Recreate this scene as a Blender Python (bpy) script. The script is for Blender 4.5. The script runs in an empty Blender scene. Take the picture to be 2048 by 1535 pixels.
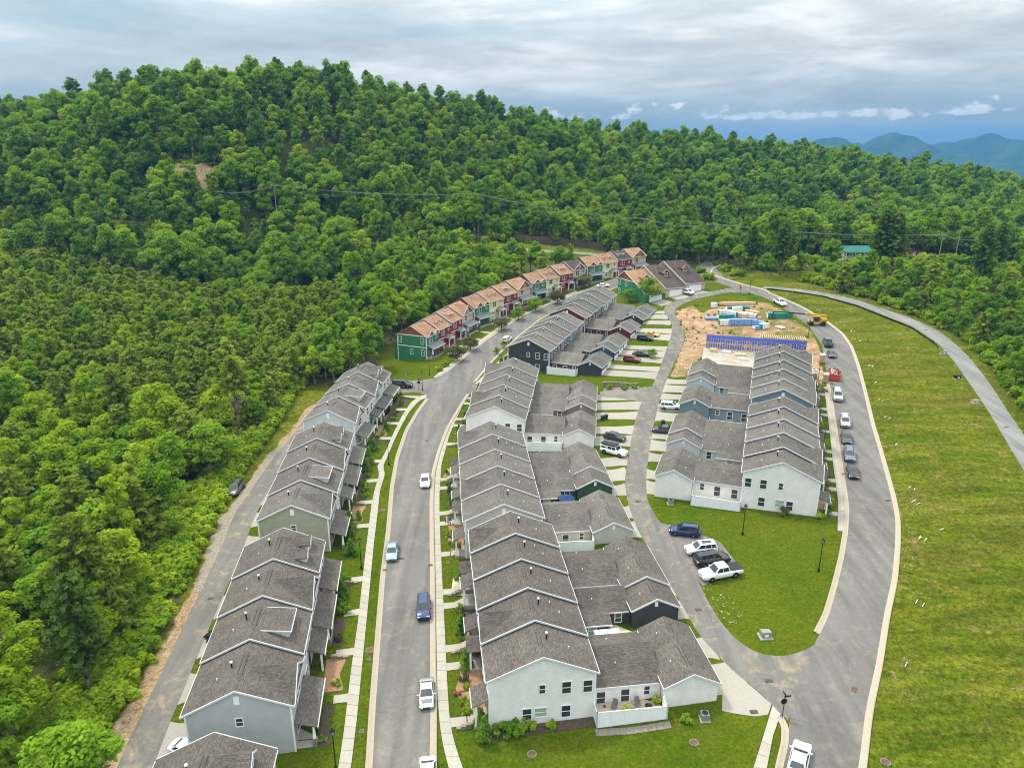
import bpy, math, random
import numpy as np
from mathutils import Vector, Matrix
random.seed(7); RNG = np.random.default_rng(11)
scene = bpy.context.scene
C = scene.collection
R = math.radians

# ---------------------------------------------------------------- camera
CAM_F, CAM_H = 1421.0, 60.0                 # focal length for a 2048 px wide frame, height in metres
CAM_P = math.atan((767.5 - 300) / CAM_F)    # downward pitch
cam = bpy.data.cameras.new('camera'); cam_ob = bpy.data.objects.new('camera', cam); C.objects.link(cam_ob)
cam.sensor_fit = 'HORIZONTAL'; cam.sensor_width = 36.0; cam.lens = 36.0 * CAM_F / 2048
cam.clip_start = 1.0; cam.clip_end = 60000
cam_ob.location = (0, 0, CAM_H); cam_ob.rotation_euler = (math.pi / 2 - CAM_P, 0, 0)
scene.camera = cam_ob

# ---------------------------------------------------------------- sky, sun, exposure
SUN_EL, SUN_AZ = R(58), R(-48)              # azimuth from +Y towards +X: behind-left of the houses
world = bpy.data.worlds.new('World'); scene.world = world; world.use_nodes = True
wn, wl = world.node_tree.nodes, world.node_tree.links
for n in list(wn): wn.remove(n)
def wnode(t, **kw):
    n = wn.new(t)
    for k, v in kw.items(): setattr(n, k, v)
    return n
def wmath(op, a, b=None, clamp=False):
    n = wnode('ShaderNodeMath', operation=op, use_clamp=clamp)
    for i, v in enumerate((a, b)):
        if v is None: continue
        if isinstance(v, (int, float)): n.inputs[i].default_value = v
        else: wl.new(v, n.inputs[i])
    return n.outputs[0]
sky = wnode('ShaderNodeTexSky', sky_type='NISHITA', sun_disc=False, sun_elevation=SUN_EL, sun_rotation=SUN_AZ,
            altitude=600.0, air_density=1.0, dust_density=1.2, ozone_density=1.5)
tc = wnode('ShaderNodeTexCoord'); sep = wnode('ShaderNodeSeparateXYZ'); wl.new(tc.outputs['Generated'], sep.inputs[0])
dx, dy, dz = sep.outputs
den = wmath('ADD', wmath('MAXIMUM', dz, 0.0), 0.055)
comb = wnode('ShaderNodeCombineXYZ'); wl.new(wmath('DIVIDE', dx, den), comb.inputs[0]); wl.new(wmath('DIVIDE', dy, den), comb.inputs[1])
def wnoise(vec, sx, sy, detail, rough, off):
    m = wnode('ShaderNodeMapping'); m.inputs['Scale'].default_value = (sx, sy, 1); m.inputs['Location'].default_value = off
    wl.new(vec, m.inputs[0])
    n = wnode('ShaderNodeTexNoise'); n.inputs['Scale'].default_value = 1.0; n.inputs['Detail'].default_value = detail
    n.inputs['Roughness'].default_value = rough; n.inputs['Distortion'].default_value = 0.2; wl.new(m.outputs[0], n.inputs[0]); return n.outputs[0]
def wramp(fac, stops):
    r = wnode('ShaderNodeValToRGB'); e = r.color_ramp.elements
    while len(e) < len(stops): e.new(0.5)
    for i, (p, c) in enumerate(stops):
        e[i].position = p; e[i].color = (c if len(c) == 4 else (*c, 1))
    wl.new(fac, r.inputs[0]); return r.outputs[0]
def wmix(fac, a, b):
    m = wnode('ShaderNodeMix', data_type='RGBA')
    if isinstance(fac, float): m.inputs[0].default_value = fac
    else: wl.new(fac, m.inputs[0])
    for i, v in ((6, a), (7, b)):
        if isinstance(v, tuple): m.inputs[i].default_value = (*v, 1)
        else: wl.new(v, m.inputs[i])
    return m.outputs[2]
lump = wnode('ShaderNodeCombineXYZ'); wl.new(wmath('ARCTAN2', dx, dy), lump.inputs[0]); wl.new(dz, lump.inputs[1])
sheet = wnoise(comb.outputs[0], 0.20, 0.42, 8, 0.6, (3.1, 1.7, 0))      # wide stratus streaks
tone = wnoise(lump.outputs[0], 3.4, 17.0, 9, 0.6, (8.4, 5.2, 2))
cover = wramp(sheet, [(0.30, (0.42, 0.42, 0.42)), (0.52, (1, 1, 1))])
cloud = wramp(tone, [(0.30, (0.36, 0.41, 0.43)), (0.5, (0.58, 0.615, 0.62)), (0.68, (0.92, 0.92, 0.90))])
skyc = wmix(1.0, sky.outputs[0], sky.outputs[0])
sv = wnode('ShaderNodeVectorMath', operation='SCALE'); wl.new(sky.outputs[0], sv.inputs[0]); sv.inputs['Scale'].default_value = 0.060
low = wramp(dz, [(0.03, (1, 1, 1)), (0.10, (0, 0, 0))])                 # clearer blue gap low over the horizon
lowf = wmath('SUBTRACT', 1.0, wmath('MULTIPLY', low, 0.55))
blue = wmix(0.8, sv.outputs[0], (0.42, 0.60, 0.68))
base = wmix(wmath('MULTIPLY', cover, lowf), blue, cloud)
# small cumulus sitting low over the horizon
az = wmath('ARCTAN2', dx, dy)
cc = wnode('ShaderNodeCombineXYZ'); wl.new(az, cc.inputs[0]); wl.new(dz, cc.inputs[1])
puff = wnoise(cc.outputs[0], 22.0, 38.0, 8, 0.56, (2.4, 0.2, 0))
band = wramp(dz, [(0.030, (0, 0, 0)), (0.040, (1, 1, 1)), (0.056, (0.6, 0.6, 0.6)), (0.072, (0, 0, 0))])
pf = wramp(wmath('ADD', puff, wmath('MULTIPLY', wmath('SUBTRACT', band, 1.0), 0.34)), [(0.47, (0, 0, 0)), (0.54, (1, 1, 1))])
shade = wramp(puff, [(0.46, (0.60, 0.68, 0.74)), (0.62, (1.05, 1.06, 1.06))])
final = wmix(wmath('MULTIPLY', pf, 0.9), base, shade)
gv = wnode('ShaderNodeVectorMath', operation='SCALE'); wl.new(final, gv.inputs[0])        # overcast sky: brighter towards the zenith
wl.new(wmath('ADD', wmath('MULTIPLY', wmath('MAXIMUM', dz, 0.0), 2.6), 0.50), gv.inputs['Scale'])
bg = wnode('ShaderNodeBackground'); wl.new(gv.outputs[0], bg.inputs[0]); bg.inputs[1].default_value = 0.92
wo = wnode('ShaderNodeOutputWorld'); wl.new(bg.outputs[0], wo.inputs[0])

sun = bpy.data.lights.new('sun', 'SUN'); sun.energy = 2.0; sun.angle = R(8); sun.color = (1.0, 0.93, 0.80)
sun_ob = bpy.data.objects.new('sun', sun); C.objects.link(sun_ob)
sdir = Vector((math.cos(SUN_EL) * math.sin(SUN_AZ), math.cos(SUN_EL) * math.cos(SUN_AZ), math.sin(SUN_EL)))
sun_ob.rotation_euler = sdir.to_track_quat('Z', 'Y').to_euler(); sun_ob.location = (0, 0, 200)
vs = scene.view_settings
vs.view_transform = 'Standard'; vs.look = 'None'; vs.exposure = 0.80; vs.gamma = 1.0; vs.use_curve_mapping = False
scene.cycles.max_bounces = 5; scene.cycles.diffuse_bounces = 3; scene.cycles.glossy_bounces = 2
scene.cycles.transmission_bounces = 3; scene.cycles.transparent_max_bounces = 4; scene.cycles.volume_bounces = 0
scene.cycles.use_denoising = True; scene.cycles.denoising_prefilter = 'ACCURATE'
scene.cycles.pixel_filter_type = 'BLACKMAN_HARRIS'; scene.cycles.filter_width = 1.1

# ---------------------------------------------------------------- terrain heights (thin plate spline through surveyed spots)
def ray(px, py):
    u = (px - 1024) / CAM_F; v = (767.5 - py) / CAM_F
    c, s = math.cos(CAM_P), math.sin(CAM_P)
    return u, c + v * s, -s + v * c
def depth_of(x, y, z): return y * math.cos(CAM_P) - (z - CAM_H) * math.sin(CAM_P)
def proj(x, y, z):
    d = depth_of(x, y, z); v = y * math.sin(CAM_P) + (z - CAM_H) * math.cos(CAM_P)
    return 1024 + CAM_F * x / d, 767.5 - CAM_F * v / d
SPOTS = [(-36,60,-1.0), (-36,100,0.2), (-38,135,1.5), (-37,160,3.0), (-35,175,3.6), (-55,95,-1.2), (-52,140,0.8), (-48,60,-1.5), (-10,60,-0.3), (-10,95,1.0),
    (-10,135,2.2), (-5,175,4.0), (0,62,0.2), (22,62,0.9), (5,95,2.0), (5,140,3.4), (20,100,2.9), (22,140,4.4), (28,83,2.7), (43,102,4.0), (48,130,5.6),
    (50,62,2.6), (60,90,4.3), (62,115,5.6), (66,140,7.3), (62,160,8.3), (90,90,5.0), (100,130,7.6), (95,60,3.6), (7,179,4.6), (-26,192,3.0),
    (-34,187,0.6), (-10,200,4.4), (15,215,6.0), (35,240,8.5), (48,190,7.8), (50,222,10.5), (80,190,10.2), (75,215,11.2), (65,235,11.8), (55,265,13),
    (130,180,10), (110,230,12.5), (-10,25,-3), (60,25,1), (-60,25,-4), (120,25,3), (150,80,5), (150,140,6), (-62,80,-4.5), (-75,80,-7), (-70,120,-4),
    (-62,150,0.5), (-100,60,-10), (-100,100,-7), (-100,160,1), (-60,190,4), (-95,190,6), (-150,150,0), (-150,220,11), (-53,230,7.5), (-24,268,9),
    (55,290,13.6), (20,262,10.5)]
HILL = [(0,270,420), (200,235,420), (430,190,430), (620,195,440), (800,225,470), (1000,258,510), (1200,293,550), (1400,305,590), (1600,330,610),
    (1740,345,630), (1900,382,630), (2040,390,590), (390,345,330), (60,495,280), (250,455,300), (1050,487,330), (1190,495,340), (1720,520,300),
    (1850,515,310), (1500,520,290), (1650,555,260), (2000,560,250)]
CANOPY = [(150,370,310), (620,330,350), (800,380,340), (1000,400,370), (1200,400,400), (1400,400,430), (1650,420,430), (1900,430,420), (500,480,300),
    (800,470,300), (1300,470,370), (-300,330,380), (-300,520,250), (2400,420,520), (2400,520,330)]
_p = list(SPOTS)
for _i, (_x, _y, _d) in enumerate(HILL):
    r_ = ray(_x, _y + (8 if _i < 12 else 0)); t_ = _d / r_[1]; _p.append((r_[0] * t_, _d, CAM_H + r_[2] * t_))
for _x, _y, _d in CANOPY:
    r_ = ray(_x, _y); t_ = _d / r_[1]; _p.append((r_[0] * t_, _d, CAM_H + r_[2] * t_ - 13))
for (_x, _y, _z) in _p[len(SPOTS):len(SPOTS) + 12]: _p.append((_x * 1.25, _y + 130, _z - 22))
_p = np.array(_p)
def _U(r2): return np.where(r2 > 0, r2 * np.log(np.maximum(r2, 1e-9)), 0)
_X = _p[:, :2] / 100; _n = len(_p)
_A = np.zeros((_n + 3, _n + 3)); _A[:_n, :_n] = _U(((_X[:, None] - _X[None]) ** 2).sum(-1)) + np.eye(_n) * 8e-4
_A[:_n, _n:] = np.c_[np.ones(_n), _X]; _A[_n:, :_n] = _A[:_n, _n:].T
_W = np.linalg.solve(_A, np.r_[_p[:, 2], np.zeros(3)])
def Tn(x, y):
    x = np.asarray(x, float); y = np.asarray(y, float); sh = np.broadcast(x, y).shape
    q = np.c_[np.broadcast_to(x, sh).ravel(), np.broadcast_to(y, sh).ravel()] / 100
    out = np.empty(len(q))
    for i in range(0, len(q), 20000):
        s = q[i:i + 20000]
        out[i:i + 20000] = _U(((s[:, None] - _X[None]) ** 2).sum(-1)) @ _W[:-3] + _W[-3] + s @ _W[-2:]
    return out.reshape(sh)
def T(x, y): return float(Tn(x, y))
def G(px, py, off=0.0):
    """photo pixel -> spot on the ground (or off metres above it)"""
    r = ray(px, py); ts = np.linspace(30, 900, 900) / r[1]
    zz = CAM_H + r[2] * ts - Tn(r[0] * ts, r[1] * ts) - off
    i = int(np.argmax(zz < 0)); a = zz[i - 1] / (zz[i - 1] - zz[i]); t = ts[i - 1] + a * (ts[i] - ts[i - 1])
    return Vector((r[0] * t, r[1] * t, CAM_H + r[2] * t - off))
def GL(pts, off=0.0): return [G(x, y, off) for x, y in pts]

# ---------------------------------------------------------------- object helpers
def tag(o, label=None, cat=None, group=None, kind=None):
    if label: o['label'] = label
    if cat: o['category'] = cat
    if group: o['group'] = group
    if kind: o['kind'] = kind
    return o
def link(name, data, parent=None, loc=(0, 0, 0), rot=(0, 0, 0), scale=None):
    o = bpy.data.objects.new(name, data); C.objects.link(o)
    o.location = loc; o.rotation_euler = rot
    if scale: o.scale = scale
    if parent is not None: o.parent = parent
    return o
def thing(name, label, cat, loc=(0, 0, 0), rz=0.0, group=None):
    return tag(link(name, None, None, loc, (0, 0, rz)), label, cat, group)
class MB:
    """collects faces; y can be mirrored (f=-1) for handed buildings"""
    def __init__(s, f=1): s.v = []; s.fc = []; s.m = []; s.f = f
    def add(s, pts, faces, m=0):
        b = len(s.v); s.v += [(p[0], s.f * p[1], p[2]) for p in pts]
        for q in faces:
            q = [b + i for i in q]; s.fc.append(q if s.f > 0 else q[::-1]); s.m.append(m)
        return s
    def box(s, x0, x1, y0, y1, z0, z1, m=0):
        p = [(x0, y0, z0), (x1, y0, z0), (x1, y1, z0), (x0, y1, z0), (x0, y0, z1), (x1, y0, z1), (x1, y1, z1), (x0, y1, z1)]
        return s.add(p, [(3, 2, 1, 0), (4, 5, 6, 7), (0, 1, 5, 4), (1, 2, 6, 5), (2, 3, 7, 6), (3, 0, 4, 7)], m)
    def prism(s, poly, a0, a1, axis='x', m=0):
        """polygon of (c, z) pairs pushed from a0 to a1 along x or y"""
        n = len(poly)
        P = [(a0, c, z) if axis == 'x' else (c, a0, z) for c, z in poly] + [(a1, c, z) if axis == 'x' else (c, a1, z) for c, z in poly]
        F = [tuple(range(n)), tuple(range(2 * n - 1, n - 1, -1))] + [(i, n + i, n + (i + 1) % n, (i + 1) % n) for i in range(n)]
        return s.add(P, F, m)
    def roof(s, a0, a1, c, half, ze, zr, th, axis='x', m=0):
        """two sloping slabs meeting at a ridge along axis"""
        L = [(c - half, ze), (c, zr), (c, zr + th), (c - half, ze + th)]; Rr = [(c, zr), (c + half, ze), (c + half, ze + th), (c, zr + th)]
        s.prism(L, a0, a1, axis, m); return s.prism(Rr, a0, a1, axis, m)
    def slab(s, poly, a0, a1, th, axis='x', m=0):
        """one sloping slab: poly = two (c, z) points"""
        (c0, z0), (c1, z1) = poly
        return s.prism([(c0, z0), (c1, z1), (c1, z1 + th), (c0, z0 + th)], a0, a1, axis, m)
    def tube(s, a, b, r0, r1=None, n=8, m=0, cap=True):
        r1 = r0 if r1 is None else r1
        a = Vector(a); b = Vector(b); d = (b - a).normalized()
        e = d.orthogonal().normalized(); g = d.cross(e); P = []
        for c, r in ((a, r0), (b, r1)):
            P += [tuple(c + (e * math.cos(2 * math.pi * i / n) + g * math.sin(2 * math.pi * i / n)) * r) for i in range(n)]
        F = [(i, (i + 1) % n, n + (i + 1) % n, n + i) for i in range(n)]
        if cap: F += [tuple(range(n - 1, -1, -1)), tuple(range(n, 2 * n))]
        return s.add(P, F, m)
    def lathe(s, c, prof, n=12, m=0):
        P = []; F = []
        for r, z in prof: P += [(c[0] + r * math.cos(2 * math.pi * i / n), c[1] + r * math.sin(2 * math.pi * i / n), c[2] + z) for i in range(n)]
        for k in range(len(prof) - 1): F += [(k * n + i, k * n + (i + 1) % n, (k + 1) * n + (i + 1) % n, (k + 1) * n + i) for i in range(n)]
        F += [tuple(range(n - 1, -1, -1)), tuple(range((len(prof) - 1) * n, len(prof) * n))]
        return s.add(P, F, m)
    def mesh(s, name, mats, smooth=False):
        me = bpy.data.meshes.new(name); me.from_pydata(s.v, [], s.fc)
        mats = mats if isinstance(mats, (list, tuple)) else [mats]
        for q in mats: me.materials.append(q)
        if len(mats) > 1: me.polygons.foreach_set('material_index', s.m)
        if smooth: me.polygons.foreach_set('use_smooth', [True] * len(me.polygons))
        me.update(); return me
    def build(s, name, mats, parent=None, loc=(0, 0, 0), rot=(0, 0, 0), smooth=False):
        return link(name, s.mesh(name, mats, smooth), parent, loc, rot)
def np_mesh(name, v, f, mats, mi=None, smooth=False):
    """fast mesh from numpy arrays, f = (n, k) index array"""
    me = bpy.data.meshes.new(name); k = f.shape[1]
    me.vertices.add(len(v)); me.vertices.foreach_set('co', np.asarray(v, np.float32).ravel())
    me.loops.add(f.size); me.loops.foreach_set('vertex_index', f.astype(np.int32).ravel())
    me.polygons.add(len(f)); me.polygons.foreach_set('loop_start', np.arange(0, f.size, k, dtype=np.int32))
    for q in (mats if isinstance(mats, (list, tuple)) else [mats]): me.materials.append(q)
    if mi is not None: me.polygons.foreach_set('material_index', np.asarray(mi, np.int32))
    if smooth: me.polygons.foreach_set('use_smooth', np.ones(len(f), bool))
    me.update(calc_edges=True); me.validate(); return me
ORD = ['first', 'second', 'third', 'fourth', 'fifth', 'sixth', 'seventh', 'eighth', 'ninth', 'tenth', 'eleventh', 'twelfth', 'thirteenth', 'fourteenth', 'fifteenth', 'sixteenth']

# ---------------------------------------------------------------- materials
MATS = {}
class NT:
    def __init__(s, name):
        s.mat = bpy.data.materials.new(name); s.mat.use_nodes = True
        s.n, s.l = s.mat.node_tree.nodes, s.mat.node_tree.links
        for q in list(s.n): s.n.remove(q)
        s.out = s.n.new('ShaderNodeOutputMaterial'); s.b = s.n.new('ShaderNodeBsdfPrincipled'); s.l.new(s.b.outputs[0], s.out.inputs[0])
        s.b.inputs['Roughness'].default_value = 0.85; s.b.inputs['Specular IOR Level'].default_value = 0.25
    def set(s, sock, v):
        if isinstance(v, (int, float)): sock.default_value = v
        elif isinstance(v, tuple): sock.default_value = (*v, 1) if len(v) == 3 and len(sock.default_value) == 4 else v
        else: s.l.new(v, sock)
    def tex(s, kind='Object'):
        t = s.n.new('ShaderNodeTexCoord'); return t.outputs[kind]
    def pos(s): return s.n.new('ShaderNodeNewGeometry').outputs['Position']
    def noise(s, vec, scale, detail=3, rough=0.55, sc=None, dist=0.0):
        if sc:
            m = s.n.new('ShaderNodeMapping'); m.inputs['Scale'].default_value = sc; s.l.new(vec, m.inputs[0]); vec = m.outputs[0]
        q = s.n.new('ShaderNodeTexNoise'); q.inputs['Scale'].default_value = scale; q.inputs['Detail'].default_value = detail
        q.inputs['Roughness'].default_value = rough; q.inputs['Distortion'].default_value = dist; s.l.new(vec, q.inputs[0]); return q.outputs[0]
    def math(s, op, a, b=0.0, clamp=False):
        q = s.n.new('ShaderNodeMath'); q.operation = op; q.use_clamp = clamp
        s.set(q.inputs[0], a); s.set(q.inputs[1], b); return q.outputs[0]
    def ramp(s, fac, stops):
        r = s.n.new('ShaderNodeValToRGB'); e = r.color_ramp.elements
        while len(e) < len(stops): e.new(0.5)
        for i, (p, c) in enumerate(stops):
            e[i].position = p; e[i].color = (c, c, c, 1) if isinstance(c, (int, float)) else (*c, 1)
        s.l.new(fac, r.inputs[0]); return r.outputs[0]
    def mix(s, fac, a, b, mode='MIX'):
        m = s.n.new('ShaderNodeMix'); m.data_type = 'RGBA'; m.blend_type = mode
        s.set(m.inputs[0], fac); s.set(m.inputs[6], a); s.set(m.inputs[7], b); return m.outputs[2]
    def attr(s, name):
        a = s.n.new('ShaderNodeAttribute'); a.attribute_name = name; return a
    def rand(s): return s.n.new('ShaderNodeObjectInfo').outputs['Random']
    def bump(s, h, strength=0.4, dist=0.05):
        b = s.n.new('ShaderNodeBump'); b.inputs['Strength'].default_value = strength; b.inputs['Distance'].default_value = dist
        s.l.new(h, b.inputs['Height']); s.l.new(b.outputs[0], s.b.inputs['Normal'])
    def done(s, col, rough=None, spec=None, metal=None):
        s.set(s.b.inputs['Base Color'], col)
        if rough is not None: s.set(s.b.inputs['Roughness'], rough)
        if spec is not None: s.b.inputs['Specular IOR Level'].default_value = spec
        if metal is not None: s.b.inputs['Metallic'].default_value = metal
        return s.mat
def plain(name, col, rough=0.6, var=0.12, scale=3.0, spec=0.3, metal=0.0):
    """paint, metal, plastic: colour with slight dirt"""
    if name in MATS: return MATS[name]
    t = NT(name); n = t.noise(t.tex(), scale, 4)
    c = t.mix(t.ramp(n, [(0.3, 0.0), (0.75, 1.0)]), tuple(v * (1 - var) for v in col), tuple(min(1, v * (1 + var * 0.6)) for v in col))
    MATS[name] = t.done(c, rough, spec, metal); return MATS[name]
def siding(name, col):
    if name in MATS: return MATS[name]
    t = NT(name); co = t.tex()
    sp = t.n.new('ShaderNodeSeparateXYZ'); t.l.new(co, sp.inputs[0])
    lap = t.math('FRACT', t.math('MULTIPLY', sp.outputs[2], 4.4))
    edge = t.ramp(lap, [(0.0, 0.70), (0.25, 1.0), (1.0, 0.97)])
    n = t.noise(co, 0.8, 5); fine = t.noise(co, 9, 3, sc=(0.3, 0.3, 3))
    c = t.mix(1.0, t.mix(t.ramp(n, [(0.3, 0.0), (0.8, 1.0)]), tuple(v * 0.88 for v in col), tuple(min(1, v * 1.05) for v in col)), edge, 'MULTIPLY')
    c = t.mix(0.25, c, t.mix(1.0, c, t.ramp(fine, [(0.35, 0.8), (0.65, 1.1)]), 'MULTIPLY'))
    t.bump(lap, 0.25, 0.03); MATS[name] = t.done(c, 0.75, 0.25); return MATS[name]
def shingle(name, c0, c1, c2):
    if name in MATS: return MATS[name]
    t = NT(name); co = t.tex(); nr = t.tex('Normal')
    sp = t.n.new('ShaderNodeSeparateXYZ'); t.l.new(co, sp.inputs[0]); sn = t.n.new('ShaderNodeSeparateXYZ'); t.l.new(nr, sn.inputs[0])
    alongy = t.math('GREATER_THAN', t.math('ABSOLUTE', sn.outputs[0]), t.math('ABSOLUTE', sn.outputs[1]))
    u = t.math('ADD', t.math('MULTIPLY', sp.outputs[1], alongy), t.math('MULTIPLY', sp.outputs[0], t.math('SUBTRACT', 1.0, alongy)))
    cb = t.n.new('ShaderNodeCombineXYZ'); t.l.new(u, cb.inputs[0]); run = t.math('ADD', t.math('MULTIPLY', sp.outputs[0], alongy), t.math('MULTIPLY', sp.outputs[1], t.math('SUBTRACT', 1.0, alongy))); tilt = t.math('ADD', t.math('MULTIPLY', sn.outputs[0], alongy), t.math('MULTIPLY', sn.outputs[1], t.math('SUBTRACT', 1.0, alongy)))
    t.l.new(t.math('SUBTRACT', t.math('MULTIPLY', run, sn.outputs[2]), t.math('MULTIPLY', sp.outputs[2], tilt)), cb.inputs[1])
    br = t.n.new('ShaderNodeTexBrick'); t.l.new(cb.outputs[0], br.inputs[0]); br.inputs['Scale'].default_value = 1.0
    br.inputs['Brick Width'].default_value = 0.42; br.inputs['Row Height'].default_value = 0.19; br.inputs['Mortar Size'].default_value = 0.012
    br.inputs['Color1'].default_value = (*c0, 1); br.inputs['Color2'].default_value = (*c2, 1); br.inputs['Mortar'].default_value = (*[v * 0.5 for v in c0], 1)
    big = t.noise(co, 0.35, 4); mid = t.noise(cb.outputs[0], 3.2, 2, sc=(1.0, 2.2, 1))
    c = t.mix(0.38, br.outputs[0], t.ramp(mid, [(0.36, tuple(v * 0.72 for v in c0)), (0.52, c1), (0.66, tuple(v * 1.15 for v in c2))]))
    c = t.mix(1.0, c, t.ramp(big, [(0.3, 0.82), (0.7, 1.14)]), 'MULTIPLY'); c = t.mix(1.0, c, t.ramp(t.rand(), [(0.0, 0.86), (1.0, 1.1)]), 'MULTIPLY')
    c = t.mix(t.ramp(t.noise(co, 0.9, 4, 0.6, sc=(1.0, 0.25, 0.25)), [(0.55, 0.0), (0.8, 0.35)]), c, tuple(v * 0.55 for v in c0))
    t.bump(br.outputs['Fac'], 0.3, -0.02); MATS[name] = t.done(c, 0.95, 0.12); return MATS[name]
def asphalt(name, col, dust=(0.36, 0.27, 0.19), amount=0.5):
    t = NT(name); p = t.pos(); n = t.noise(p, 0.09, 5, 0.6); f = t.noise(p, 2.2, 4, 0.7); st = t.noise(p, 0.5, 5, 0.65, dist=0.8); gr = t.noise(p, 14, 2)
    c = t.mix(t.ramp(n, [(0.3, 0.0), (0.72, 1.0)]), tuple(v * 0.88 for v in col), tuple(v * 1.12 for v in col))
    c = t.mix(t.math('MULTIPLY', t.ramp(st, [(0.52, 0.0), (0.75, 1.0)]), amount), c, dust)
    c = t.mix(0.55, c, t.mix(1.0, c, t.ramp(f, [(0.3, 0.82), (0.7, 1.15)]), 'MULTIPLY'))
    tr = t.noise(p, 1.0, 3, 0.5, sc=(0.75, 0.03, 1)); c = t.mix(0.7, c, t.mix(1.0, c, t.ramp(tr, [(0.34, 0.74), (0.66, 1.2)]), 'MULTIPLY'))
    w = t.n.new('ShaderNodeTexVoronoi'); w.feature = 'DISTANCE_TO_EDGE'; w.inputs['Scale'].default_value = 0.16; t.l.new(p, w.inputs[0])
    crack = t.math('MULTIPLY', t.ramp(w.outputs[0], [(0.0, 1.0), (0.012, 0.0)]), t.ramp(t.noise(p, 0.12, 2), [(0.5, 0.0), (0.6, 0.5)]))
    c = t.mix(crack, c, tuple(v * 0.55 for v in col)); t.bump(gr, 0.25, 0.01); return t.done(c, 0.9, 0.25)
def concrete(name, col, stain=0.25):
    t = NT(name); p = t.pos(); n = t.noise(p, 0.35, 5, 0.6); f = t.noise(p, 3.5, 4); q = t.rand()
    c = t.mix(t.math('MULTIPLY', t.ramp(n, [(0.42, 0.0), (0.75, 1.0)]), stain), col, (0.36, 0.28, 0.2))
    c = t.mix(0.6, c, t.mix(1.0, c, t.ramp(f, [(0.3, 0.86), (0.7, 1.1)]), 'MULTIPLY'))
    c = t.mix(1.0, c, t.ramp(q, [(0.0, 0.92), (1.0, 1.06)]), 'MULTIPLY'); return t.done(c, 0.9, 0.2)
M_WHITE = plain('white_trim', (0.78, 0.79, 0.79), 0.55, 0.06)
M_TRIM = plain('roof_trim', (0.60, 0.61, 0.61), 0.55, 0.1)
M_BLACK = plain('black_metal', (0.012, 0.012, 0.013), 0.45, 0.3)
M_GLASS = plain('window_glass', (0.035, 0.045, 0.05), 0.08, 0.5, 1.2, 0.6)
M_BLIND = plain('window_blind', (0.30, 0.38, 0.33), 0.5, 0.15, 2.0, 0.4)
M_DARKWIN = M_GLASS
M_ASPH = asphalt('street_asphalt', (0.136, 0.128, 0.117), amount=0.3)
M_ALLEY = asphalt('alley_asphalt', (0.143, 0.134, 0.12), (0.32, 0.235, 0.15), 0.9)
M_PATH = asphalt('gravel_path', (0.19, 0.186, 0.173), (0.3, 0.3, 0.27), 0.2)
M_CONC = concrete('sidewalk_concrete', (0.345, 0.32, 0.268), 0.3)
M_CURB = concrete('curb_concrete', (0.345, 0.295, 0.228), 0.45)
M_DRIVE = concrete('driveway_concrete', (0.285, 0.265, 0.232), 0.4)
M_JOINT = plain('joint_dirt', (0.23, 0.20, 0.15), 0.95)
M_STONE = plain('retaining_block', (0.21, 0.18, 0.15), 0.95, 0.45, 4.0)
M_BRICK = plain('stone_veneer', (0.26, 0.2, 0.15), 0.9, 0.5, 6.0)
M_MULCH = plain('mulch', (0.085, 0.062, 0.045), 0.98, 0.5, 5.0)
M_STRAW = plain('pine_straw', (0.30, 0.18, 0.10), 0.98, 0.4, 5.0)
ROOF_BROWN = shingle('weathered_shingle', (0.076, 0.065, 0.055), (0.116, 0.101, 0.087), (0.152, 0.133, 0.115))
ROOF_GREY = shingle('grey_shingle', (0.098, 0.089, 0.077), (0.136, 0.124, 0.108), (0.172, 0.157, 0.138))
ROOF_SLATE = shingle('light_grey_shingle', (0.108, 0.10, 0.086), (0.145, 0.135, 0.117), (0.18, 0.168, 0.146))
ROOF_ORANGE = shingle('tan_orange_shingle', (0.235, 0.125, 0.07), (0.31, 0.18, 0.105), (0.39, 0.24, 0.15))
ROOF_DARK = shingle('dark_brown_shingle', (0.055, 0.042, 0.036), (0.085, 0.066, 0.056), (0.12, 0.095, 0.08))
M_METALROOF = plain('grey_metal_roof', (0.17, 0.175, 0.18), 0.5, 0.12)
# ---------------------------------------------------------------- ground
def pip(poly, X, Y):
    ins = np.zeros(X.shape, bool); n = len(poly)
    for i in range(n):
        x0, y0 = poly[i][0], poly[i][1]; x1, y1 = poly[(i + 1) % n][0], poly[(i + 1) % n][1]
        if y0 == y1: continue
        ins ^= ((Y < y0) != (Y < y1)) & (X < (x1 - x0) * (Y - y0) / (y1 - y0) + x0)
    return ins
def smooth(P, n, it=2):
    """resample a polyline evenly and soften it"""
    P = np.array([[p[0], p[1]] for p in P], float)
    d = np.r_[0, np.cumsum(np.hypot(*np.diff(P, axis=0).T))]; s = np.linspace(0, d[-1], n)
    Q = np.c_[np.interp(s, d, P[:, 0]), np.interp(s, d, P[:, 1])]
    for _ in range(it):
        Q[1:-1] = (Q[:-2] + 2 * Q[1:-1] + Q[2:]) / 4
    return Q
LAWN = [(-33, 40), (-37.5, 57), (-41, 83), (-45, 113), (-45, 124), (-44, 141), (-43.5, 160), (-44, 176), (-36, 186), (-40, 200), (-24, 232), (4, 264), (40, 296), (62, 292), (70, 268), (72, 256),
        (82, 250), (89, 242), (95, 212), (84.8, 167), (69.4, 124), (58, 95), (48, 78), (34.7, 55.6), (26, 40)]
FIELD = [(26, 40), (34.7, 55.6), (48, 78), (58, 95), (69.4, 124), (84.8, 167), (94, 212), (88, 241), (70, 262), (82, 268), (104, 258), (118, 234), (123, 217), (124, 186.5), (107.5, 138.5), (91.5, 100), (116, 40)]
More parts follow.
